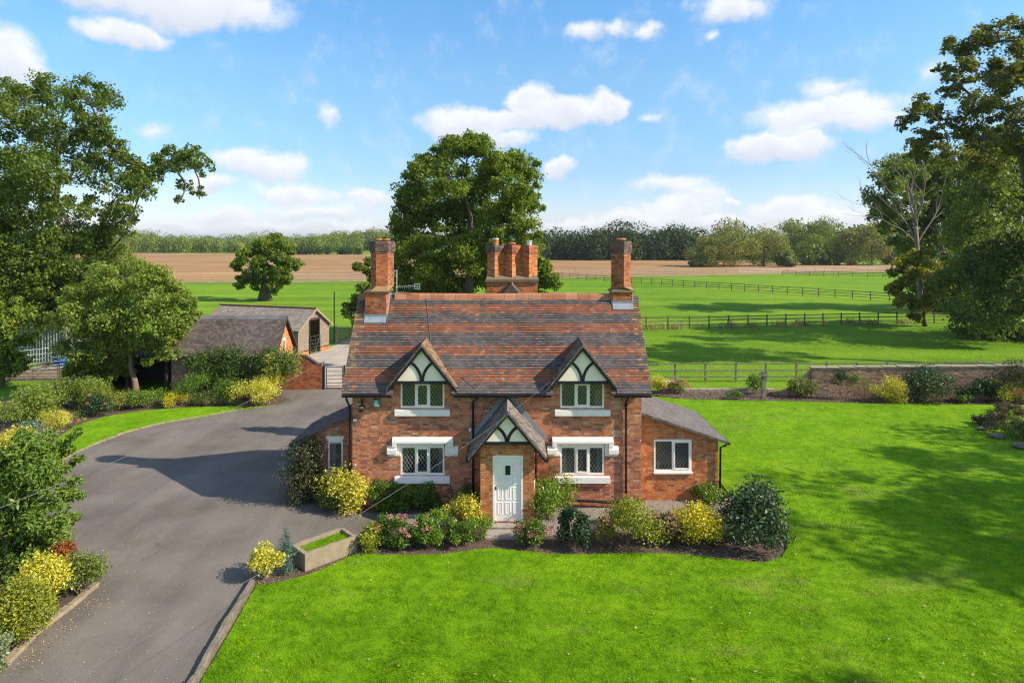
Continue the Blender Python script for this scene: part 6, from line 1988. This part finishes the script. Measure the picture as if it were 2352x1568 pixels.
tree('photinia_tree', 'large glossy-leaved shrub tree leaning in from the left edge over the drive', W(5, 1370, 17.0)[:2] + (0,), clumps_px(PHOT, 17.6, .7), .06, .135, 34000, L_PHOT, BARK_BR, 12, .5, fork=.12, aspect=.42)

# bare dead tree
def dead_tree():
    b = Vector(W(2115, 741, 71.0)[:2] + (0,))
    t = thing('dead_tree', b, 'bare pale dead tree with forked branches in front of the dark trees', 'tree')
    mb = MB()
    Wd = lambda x, y, o=0: Vector(W(x, y, 71 + o))
    trunk = [b, Wd(2117, 690), Wd(2110, 620), Wd(2106, 560), Wd(2104, 520)]
    mb.tube(trunk, [.42, .33, .27, .22, .18], 8)
    def br(a, e, r, lv):
        P = bent(a, e, 5, .08)
        mb.tube(P, [r * (1 - .75 * i / 5) for i in range(6)], 6 if lv < 2 else 4, False)
        if lv < 3:
            L = (e - a).length
            for k in range(5 if lv < 2 else 3):
                q = P[random.choice((2, 3, 4, 5))]
                d = (e - a).normalized() + Vector((random.uniform(-.8, .8), random.uniform(-.6, .6), random.uniform(-.3, .6)))
                br(q, q + d.normalized() * L * random.uniform(.3, .5), r * .4, lv + 1)
    for (s, x, y, o, r) in ((4, 2085, 420, 1, .13), (4, 2130, 400, -1, .13), (3, 2040, 470, 1.5, .11), (4, 2060, 395, -1.5, .1), (3, 2165, 440, 1, .11), (3, 2000, 500, -1, .08), (2, 2020, 560, -.5, .06), (4, 2105, 385, 0, .11), (2, 2165, 580, .5, .08), (4, 2000, 380, -1, .09), (3, 1985, 465, -1, .06)):
        br(trunk[s], Wd(x, y, o), r, 1)
    build(mb, 'trunk', BARK_PALE, t, smooth=True)
dead_tree()

# trees standing beyond the right of the picture; their shade falls over the lawn
def plain_tree(name, label, x, y, h, r, m, n, leaf=.3, group=None):
    cl = []
    for i in range(13):
        d = rand_dirs(1)[0]
        cl.append((x + d[0] * r * .62, y + d[1] * r * .62, h * .58 + d[2] * h * .32, r * random.uniform(.38, .55)))
    tree(name, label, (x, y, 0), cl, r * .075, leaf, n, m, BARK, 8, .5, group=group, twig=False)
G_ = 'trees outside the right edge that shade the lawn'
plain_tree('garden_tree', 'broad tree outside the right edge whose shade covers the middle lawn', 32.0, 16.2, 17.0, 5.2, L_OAKD, 14000, group=G_)
plain_tree('garden_tree', 'second broad tree outside the right edge, shading the lawn below the first', 36.8, 11.5, 17.0, 4.8, L_OAKD, 12000, group=G_)
plain_tree('garden_tree', 'tree outside the right edge whose shade reaches the rockery', 39.0, 21.5, 17.0, 5.2, L_OAKD, 11000, group=G_)
plain_tree('garden_tree', 'tree outside the lower right corner with shade along the bottom of the lawn', 25.0, 7.2, 15.5, 2.6, L_OAKD, 7000, group=G_)

# ---- far trees, one by one, and the woods
def far_tree(name, label, x, d, w, yt, yb, m, n=4200, group=None):
    px = F / d
    X = (x - 1176) / px
    zt = CAM_H - (yt - YH) / px
    r = w / px / 2 * 1.25
    C0, R0 = [], []
    for i in range(15):
        dv_ = rand_dirs(1)[0]
        C0.append((X + dv_[0] * r * .6, d + dv_[1] * r * .6, zt * .5 + dv_[2] * zt * .36)); R0.append(min(r, zt * .5) * random.uniform(.42, .62))
    C0.append((X, d, zt - r * .3)); R0.append(r * .35)
    t = thing(name, (X, d, 0), label, 'tree', group)
    C, O = clump_points(C0, R0, [n // 15] * 16, .9, .6, .1)
    ok = C[:, 2] > .1
    V, Fa = leaf_mesh(C[ok], O[ok], .45 + d * .0009, .6)
    link('crown', mesh_np('crown', V, Fa), m, t)
    mb = MB(); mb.tube([(X, d, -.05), (X, d, zt * .5)], [.35, .2], 6); build(mb, 'trunk', BARK, t)
FG = 'trees at the edge of the right-hand wood'
for a in (('willow_tree', 'pale willow at the left end of the clump beyond the paddocks', 1618, 222, 92, 540, 612, L_WILLOW), ('willow_tree', 'tallest pale willow in the middle of the clump beyond the paddocks', 1685, 224, 112, 510, 612, L_WILLOW),
          ('willow_tree', 'pale willow at the right of the clump beyond the paddocks', 1755, 226, 100, 526, 612, L_WILLOW), ('grey_willow', 'low grey bush on the right foot of the willow clump', 1808, 221, 52, 575, 612, L_OLIVE),
          ('round_tree', 'bright green round tree right of the willow clump', 1858, 238, 66, 538, 608, L_LIME), ('tall_tree', 'tall olive tree rising behind the gap right of the willows', 1815, 262, 74, 508, 605, L_WOODL),
          ('tall_tree', 'broad tall tree above the bright green round one', 1885, 264, 104, 502, 605, L_WOODL), ('low_bush', 'low olive bushes right of the bright green tree', 1905, 236, 70, 578, 608, L_OLIVE),
          ('ivy_tree', 'grey-green twin-stemmed tree left of the dead tree', 1955, 236, 62, 524, 606, L_WILLOW), ('ivy_tree', 'yellow-green tree closest to the dead tree in the distance', 2002, 234, 66, 518, 606, L_WILLOW),
          ('round_tree', 'distant green tree half behind the dead tree branches', 2050, 240, 60, 545, 606, L_WOODL), ('low_bush', 'small dark bush in front of the left willow', 1600, 219, 50, 592, 613, L_OLIVE)):
    far_tree(*a, group=FG)

def wood(name, label, x0, x1, d0, d1, h0, h1, count, m, leaf, per, tilt=0.0):
    """a far wood that reads as one mass: crowns jostling over a strip of ground"""
    X = rng.uniform(x0, x1, count); D = rng.uniform(d0, d1, count)
    H = rng.uniform(h0, h1, count) * (.85 + .3 * rng.random(count))
    H *= 1 + .22 * np.sin(X / 27.0) + .12 * np.sin(X / 9.0 + 2) + tilt * (x1 - X) / (x1 - x0)
    Rr = H * rng.uniform(.30, .52, count)
    C, O = clump_points(np.c_[X, D, H * .62], Rr, [per] * count, 1.1, .82, .05)
    C2, O2 = clump_points(np.c_[X, D - Rr * .3, H * .25], Rr * .95, [per // 2] * count, .9, .8, .05)
    C = np.r_[C, C2]; O = np.r_[O, O2]
    ok = C[:, 2] > .1
    V, Fa = leaf_mesh(C[ok], O[ok], leaf, .75, spread=.6)
    return tag(link(name, mesh_np(name, V, Fa), m, None, 'stuff'), label, 'wood')
wood('far_wood', 'far light green wood behind the brown field on the left', -330, -118, 462, 510, 8.0, 11.0, 220, L_WOODL, .95, 200, .25)
wood('far_wood', 'hazier wooded rise showing above the far left wood', -560, -215, 740, 830, 11, 14, 150, L_WOODL, 1.5, 120, .25)
wood('far_wood', 'wooded slope in the distance between the lone oak and the chimney', -175, -95, 560, 640, 10.5, 13.5, 70, L_WOODL, 1.5, 240)
wood('far_wood', 'distant tree belt hidden mostly behind the large oak', -110, 30, 600, 680, 10, 12, 70, L_WOODD, 2.2, 130)
wood('dark_wood', 'dark green wood behind the right end of the brown field', 12, 96, 290, 330, 8.5, 12, 120, L_WOODD, 1.0, 240)
wood('dark_wood', 'taller dark wood rising behind the willow clump', 72, 165, 292, 350, 11, 16, 100, L_WOODD, 1.05, 220)
wood('far_wood', 'far tree belt seen low behind the dead tree', 150, 330, 320, 380, 12, 16, 90, L_WOODL, 1.6, 150)
wood('field_hedge', 'low dark hedge line along the far side of the brown field', -155, -95, 408, 414, 3.0, 4.0, 60, L_WOODD, .9, 60)

# ---- garden shrubs
sh = shrub
GR = 'shrubs in the bed before the cottage'
sh('golden_shrub', 'golden variegated shrub at the left front corner of the cottage', 797, 1182, 108, 1088, L_GOLD, .075, 3600, group=GR)
sh('yellow_bush', 'small olive-yellow bush behind the golden shrub at the cottage corner', 790, 1130, 56, 1078, L_GOLDG, .06, 900, group=GR)
sh('spiky_juniper', 'spiky green juniper at the foot of the golden corner shrub', 765, 1178, 70, 1130, L_OLIVE, .10, 900, aspect=.2, group=GR)
sh('clipped_hedge', 'dark clipped evergreen mound under the lower left window', 935, 1180, 150, 1110, L_GREEN, .065, 5200, lumps=34, boxy=True, depth=.5, group=GR)
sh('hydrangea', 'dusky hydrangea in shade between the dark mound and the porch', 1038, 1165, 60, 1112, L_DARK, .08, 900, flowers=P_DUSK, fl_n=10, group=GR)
sh('olive_shrub', 'upright olive-green shrub against the left side of the porch', 1078, 1172, 52, 1104, L_OLIVE, .06, 1500, group=GR)
sh('golden_shrub', 'golden shrub immediately left of the front door step', 1078, 1222, 112, 1148, L_GOLD, .07, 3000, group=GR)
sh('lime_shrub', 'wide lime-green shrub at the lawn edge left of the path', 1042, 1270, 146, 1184, L_LIMESH, .075, 4600, aspect=.38, boxy=True, lumps=34, depth=.8, group=GR)
sh('hydrangea', 'pink-topped hydrangea beside the wide lime-green shrub', 930, 1270, 106, 1186, L_GREEN, .08, 2800, boxy=True, lumps=24, depth=.8, flowers=P_PINK, fl_n=13, group=GR)
sh('gold_green_shrub', 'sparse gold-green shrub next to the stone trough', 852, 1272, 66, 1204, L_GOLDG, .075, 1300, group=GR)
sh('lime_shrub', 'rounded lime-green shrub on the right of the front door', 1258, 1208, 112, 1112, L_LIMESH, .065, 4200, group=GR)
sh('hydrangea', 'low pink-flowered hydrangea in front of the round lime shrub', 1226, 1264, 74, 1204, L_GREEN, .07, 1700, flowers=P_PINK, fl_n=20, fl_size=.075, group=GR)
sh('camellia', 'dark glossy upright shrub on the lawn edge right of the path', 1318, 1266, 62, 1168, L_DARK, .075, 2300, group=GR)
sh('mixed_shrub', 'large rounded yellow-green shrub right of the dark upright one', 1442, 1270, 136, 1170, L_GOLDG, .06, 4600, lumps=16, group=GR)
sh('leafy_sapling', 'loose pale shoots rising behind the large yellow-green shrub', 1450, 1215, 50, 1142, L_OLIVE, .08, 700, group=GR)
sh('hydrangea', 'faded pink hydrangea left of the large yellow-green shrub', 1386, 1258, 40, 1192, L_GOLDG, .08, 700, flowers=P_DUSK, fl_n=14, group=GR)
sh('hydrangea', 'faded pink hydrangea between the yellow-green and bright yellow shrubs', 1525, 1256, 62, 1184, L_BROWN, .08, 1200, flowers=P_DUSK, fl_n=26, group=GR)
sh('yellow_shrub', 'bright clear-yellow shrub near the right end of the bed', 1602, 1262, 108, 1172, L_BRIGHTY, .075, 3600, lumps=22, tight=True, group=GR)
sh('laurel', 'big dark glossy laurel at the right end of the bed', 1730, 1274, 144, 1134, L_LAUREL, .12, 3600, lumps=16, aspect=.45, group=GR)
sh('green_bush', 'small green bush at the foot of the right lean-to', 1624, 1162, 62, 1116, L_LIMESH, .075, 1100, group=GR)
sh('golden_shrub', 'compact golden holly at the drive end of the stone kerb', 608, 1340, 66, 1266, L_GOLD, .06, 2200, group=GR)
sh('blue_conifer', 'small pointed blue-green conifer beside the stone trough', 655, 1318, 46, 1208, L_BLUE, .05, 2400, pointed=True, lumps=14, aspect=.3, group=GR)
sh('wall_climber', 'dark brown-green climber covering the corner of the left lean-to', 697, 1142, 56, 1000, L_IVY, .07, 5200, lumps=30, boxy=True, d=22.0, group=GR)
sh('dry_climber', 'dry wiry climber on the wall right of the porch', 1258, 1120, 46, 1048, L_BROWN, .05, 800, d=21.4, zb=.6, stems=False, group=GR, aspect=.2)
sh('creeping_shrub', 'dark low shrub in shade at the foot of the left lean-to', 735, 1168, 50, 1118, L_DARK, .07, 900, d=22.3, group=GR)

GL = 'shrubs in the corner bed at the lower left'
sh('euonymus_ball', 'big clipped gold-green ball at the bottom left kerb', 42, 1500, 118, 1338, L_GOLDG, .056, 10500, lumps=44, tight=True, group=GL, depth=.9)
sh('golden_shrub', 'tall golden shrub behind the big clipped ball', 100, 1412, 92, 1272, L_GOLD, .06, 5400, lumps=26, tight=True, group=GL)
sh('russet_shrub', 'russet-leaved shrub between the golden one and the drive', 138, 1355, 56, 1246, L_RED, .07, 1700, group=GL)
sh('lime_shrub', 'small yellow-green shrub under the glossy tree at the drive edge', 132, 1312, 56, 1236, L_GOLDG, .06, 1400, group=GL)
sh('rose_bush', 'loose green rose bush spilling on to the drive edge', 182, 1385, 92, 1272, L_OLIVE, .055, 3000, group=GL, lumps=16)
sh('silver_shrub', 'pale silvery shrub cut by the bottom left edge', -8, 1560, 56, 1455, L_PALE, .05, 1800, group=GL)

GB = 'shrubs in the border left of the drive'
sh('golden_shrub', 'golden shrub at the left edge beyond the glossy tree', 25, 1085, 95, 985, L_GOLD, .07, 3400, group=GB)
sh('pale_shrub', 'pale variegated shrub beside the golden one at the left edge', 84, 1062, 66, 1002, L_PALE, .07, 1700, group=GB)
sh('blue_conifer', 'blue-green feathery conifer in the left border', 68, 1030, 56, 972, L_BLUE, .07, 1600, group=GB)
sh('amber_shrub', 'amber-yellow rounded shrub at the edge of the left grass strip', 128, 1010, 60, 938, L_GOLD, .05, 2300, group=GB)
sh('stonecrop', 'low pink-flowered stonecrop beside the amber shrub', 168, 985, 46, 948, L_OLIVE, .06, 600, flowers=P_PINK, fl_n=12, group=GB)
sh('mixed_shrub', 'wide mixed green thicket at the far left below the gates', 60, 985, 130, 905, L_CHERRY, .10, 4200, group=GB, lumps=18)
sh('mixed_shrub', 'grey-green domed thicket in the left border below the gate', 120, 955, 110, 880, L_OLIVE, .09, 3600, group=GB, lumps=18)
sh('dark_shrub', 'dark leafy thicket left of the berry tree trunk', 200, 945, 90, 875, L_CHERRY, .09, 3000, group=GB, lumps=14)
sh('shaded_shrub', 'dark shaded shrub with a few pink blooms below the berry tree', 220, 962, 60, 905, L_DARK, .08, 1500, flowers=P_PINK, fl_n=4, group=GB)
sh('amber_shrub', 'amber and green shrub left of the berry tree trunk', 258, 950, 62, 896, L_GOLDG, .06, 2000, group=GB)
sh('yellow_green_shrub', 'yellow-green rounded shrub at the foot of the berry tree', 338, 944, 72, 894, L_LIMESH, .065, 2400, group=GB)
sh('green_shrub', 'small green shrub just left of the yellow-green one under the tree', 300, 942, 44, 900, L_GREEN, .065, 900, group=GB)
sh('golden_shrub', 'small golden shrub in front of the cart shed', 404, 938, 58, 900, L_BRIGHTY, .06, 1700, group=GB)
sh('upright_shrub', 'upright green shrub against the outbuilding wall', 442, 934, 58, 858, L_GREEN, .07, 2300, group=GB)
sh('grey_shrub', 'low grey-green shrub between the upright and rounded green shrubs', 472, 938, 50, 902, L_OLIVE, .06, 1100, group=GB)
sh('round_green_shrub', 'neat round green shrub before the tall yew hedge', 522, 934, 64, 872, L_GREEN, .06, 2500, group=GB)
sh('golden_shrub', 'largest golden shrub at the tip of the left grass strip', 590, 938, 100, 868, L_GOLD, .075, 4200, group=GB, lumps=16)
sh('yew_hedge', 'tall shaggy dark yew in front of the outbuilding', 552, 925, 205, 792, L_YEW, .14, 11500, lumps=60, aspect=.28, boxy=True, group=GB, depth=.3, d=37.0, up=.9)
sh('pyracantha', 'green firethorn with yellow berries at the right end of the yew', 640, 925, 84, 806, L_OLIVE, .09, 4200, lumps=16, flowers=L_BRIGHTY, fl_n=16, fl_size=.10, group=GB, depth=.7, d=36.4)

GD = 'plants in the border below the garden wall'
sh('golden_shrub', 'small golden shrub just right of the cottage eaves in the far border', 1514, 908, 46, 866, L_GOLD, .07, 1700, group=GD)
sh('stonecrop', 'pink flowering stonecrop beside the small golden shrub', 1553, 908, 50, 874, L_OLIVE, .07, 900, flowers=P_PINK, fl_n=22, fl_size=.10, group=GD)
sh('leafy_shrub', 'thin leafy shrub leaning on the bird table post', 1732, 908, 42, 860, L_GREEN, .10, 800, group=GD)
sh('ramp_shrub', 'green shrub growing over the swept end of the garden wall', 1842, 890, 58, 856, L_OLIVE, .10, 900, group=GD, d=36.8)
sh('low_plant', 'low green plant in the mulch by the small golden shrub', 1690, 914, 36, 900, L_GREEN, .08, 350, group=GD, d=36.3)
sh('seedhead_plant', 'straggly plant with reddish heads at the wall end', 1838, 915, 46, 878, L_OLIVE, .08, 500, flowers=P_DUSK, fl_n=5, group=GD)
sh('golden_shrub', 'golden shrub against the middle of the garden wall', 2042, 930, 76, 874, L_GOLD, .075, 2900, group=GD)
sh('dark_shrub', 'large dark green shrub right of the golden one on the wall', 2122, 930, 106, 846, L_LAUREL, .10, 3800, lumps=16, group=GD)
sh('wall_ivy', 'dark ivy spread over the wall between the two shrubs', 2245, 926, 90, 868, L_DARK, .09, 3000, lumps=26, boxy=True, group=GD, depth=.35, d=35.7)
sh('golden_shrub', 'golden shrub near the right edge below the wall', 2300, 930, 78, 878, L_GOLD, .075, 2800, group=GD)
sh('dusky_shrub', 'dusky purple-green shrub rising above the wall at the right edge', 2335, 925, 100, 838, L_IVY, .10, 2800, lumps=14, group=GD, d=35.6)
sh('stonecrop', 'pink stonecrop heads at the right edge below the wall', 2345, 932, 46, 900, L_OLIVE, .07, 500, flowers=P_PINK, fl_n=16, fl_size=.12, group=GD)
sh('pale_plant', 'small pale yellow-green plant between dark shrub and right golden shrub', 2212, 930, 40, 905, L_LIMESH, .08, 500, group=GD)
sh('wall_rose', 'nearly bare rose stems trained on the bare stretch of garden wall', 1985, 925, 90, 868, L_WILLOW, .06, 500, group=GD, depth=.3, d=36.3)
for k, (x, lab) in enumerate(((1925, 'leftmost'), (1960, 'middle'), (2090, 'rightmost'))):
    sh('wall_creeper', f'small creeper tuft under the coping, {lab} of three on the garden wall', x, 880, 34, 856, L_DARK if k != 1 else L_OLIVE, .08, 450, group=GD, d=36.6 - .2 * k, zb=.8, depth=.3, stems=False)
for (x, y, w, t, lab, m_) in ((2300, 1000, 120, 955, 'brown heathery mound of the rockery at the right edge', L_BROWN), (2345, 1018, 90, 972, 'green trailing plants on the lower rockery edge', L_OLIVE), (2320, 962, 80, 930, 'dry twiggy plant on top of the rockery', L_BROWN), (2270, 985, 60, 960, 'low dark cushion at the left tip of the rockery', L_IVY)):
    sh('rockery_plant', lab, x, y, w, t, m_, .08, 1800, group='rockery plants', lumps=14)
for k, (x, y, s_, lab) in enumerate(((2290, 1008, .28, 'flat grey rock at the near edge of the rockery'), (2345, 1032, .3, 'grey rock at the lower right of the rockery'), (2255, 990, .22, 'small grey rock at the left tip of the rockery'), (2330, 985, .34, 'largest grey rock in the middle of the rockery'))):
    p = G(x, y); mb = MB()
    V = []
    for i in range(5):
        for j in range(8):
            a = 2 * pi * j / 8; f = i / 4
            rr = s_ * math.sin(pi * (.12 + .8 * (1 - f)) ) * random.uniform(.85, 1.1)
            V.append((p[0] + rr * 1.3 * math.cos(a), p[1] + rr * math.sin(a), f * s_ * .8 + random.uniform(-.02, .02) + .03))
    mb.add(V, [(i * 8 + j, i * 8 + (j + 1) % 8, (i + 1) * 8 + (j + 1) % 8, (i + 1) * 8 + j) for i in range(4) for j in range(8)] + [tuple(32 + j for j in range(8))])
    tag(build(mb, 'rock', STONE_G), lab, 'rock', 'rockery rocks')

# ------------------------------------------------------------------ loose ground cover
x, y = scatter(lawn_pts, 575000, 12.2, 38.5, 1.6)
blades('lawn_grass', x, y, .058, .038, .0052, BLADE, .9, label='short bright green lawn grass', cat='grass')
x, y = scatter(strip_pts, 90000, 17, 38, 1.2)
blades('verge_grass', x, y, .058, .035, .006, BLADE, .9, label='bright green grass strip left of the drive', cat='grass')
pad = [(4.5, 40), (48, 40), (48, 66), (20, 66.5), (4.5, 65)]
x, y = scatter(pad, 90000, 40, 66, 1.2)
x, y = x[::2], y[::2]
blades('paddock_grass', x, y, 0.0, .06, .010, BLADE, .9, label='longer grass of the paddock behind the garden wall', cat='grass')
n = 2600
t = rng.random(n)
px = 9 + 34 * t; py = np.interp(px, [9, 18, 37, 58], [65.5, 66.5, 69.8, 71.5]) - .25 + .35 * rng.normal(size=n)
k = (np.sin(px * .9) + np.sin(px * 2.3 + 1) + .6 * rng.normal(size=n)) > .3
blades('dry_grass', px[k], py[k], 0.0, .42, .02, L_HAY, .5, label='dry straw-coloured grass along the second fence', cat='grass')
x, y = scatter(gravel_pts, 60000, 18.5, 23, 1.2, 1.0)
chips('gravel', x[:6200], y[:6200], .016, .010, .022, PEBBLE, 'pale mixed gravel before the cottage wall', 'gravel')
x, y = scatter(mulch_pts, 40000, 33, 39, 1.2, 1.05)
chips('bark_mulch', x[:9000], y[:9000], .024, .02, .05, CHIP, 'brown bark mulch in the border below the garden wall', 'mulch', .4)
x, y = scatter(front_bed, 60000, 16.5, 22.5, 1.2, 1.0)
chips('bed_mulch', x[:3500], y[:3500], .024, .010, .024, CHIP, 'dark leafy mulch under the front shrubs', 'mulch', .4)

def litter(name, x, y, z0, size, m, label):
    n = len(x)
    C = np.c_[x, y, np.full(n, z0) + size * .12]
    O = np.tile(np.array([[0, 0, 1.0]]), (n, 1))
    V, Fa = leaf_mesh(C, O, size, .7, 2.0, .25)
    tag(link(name, mesh_np(name, V, Fa), m, None, 'stuff'), label, 'fallen leaves')
x, y = scatter(drive_pts, 2600, 13, 30, 1.6, 1.05)
litter('drive_leaves', x[:650], y[:650], .010, .034, L_DRY, 'scattered dry leaves on the drive')
# grit and crumbs gathered along the drive edges
E_ = np.array(VERGE_IN + VERGE_OUT)
k_ = rng.integers(0, len(E_), 1100)
q_ = E_[k_] + rng.normal(size=(1100, 2)) * .16
ok_ = in_poly(q_[:, 0], q_[:, 1], drive_pts)
chips('edge_grit', q_[ok_, 0], q_[ok_, 1], .008, .006, .018, CHIP, 'grit and crumbs along the edges of the drive', 'grit', .4)
# thicker drift along the corner kerb
t = rng.random(260); a, b = np.array(G(20, 1540)[:2]), np.array(G(230, 1350)[:2])
P_ = a + (b - a) * t[:, None] + np.c_[np.abs(rng.normal(size=260)) * .28 + .02, rng.normal(size=260) * .2]
litter('kerb_leaves', P_[:150, 0], P_[:150, 1], .010, .042, L_DRY, 'drift of dry leaves along the bottom left kerb')
x, y = scatter(lawn_pts, 1500, 13, 36, 1.5, 1.05)
litter('lawn_leaves', x[:230], y[:230], .09, .06, L_DRY, 'scattered fallen leaves on the lawn')

# ------------------------------------------------------------------ the air
hm = bpy.data.materials.new('thin_haze'); hm.use_nodes = True
ht = hm.node_tree; ht.nodes.clear()
pv = nd(ht, 'ShaderNodeVolumePrincipled', {'Color': (0.86, 0.92, 1.0), 'Density': 0.00011, 'Anisotropy': 0.3})
nd(ht, 'ShaderNodeOutputMaterial', {'Volume': pv.outputs[0]})
o = build(MB().box(-6900, 6900, -290, 8900, -1.0, 60.0), 'haze', hm, None, 'stuff')
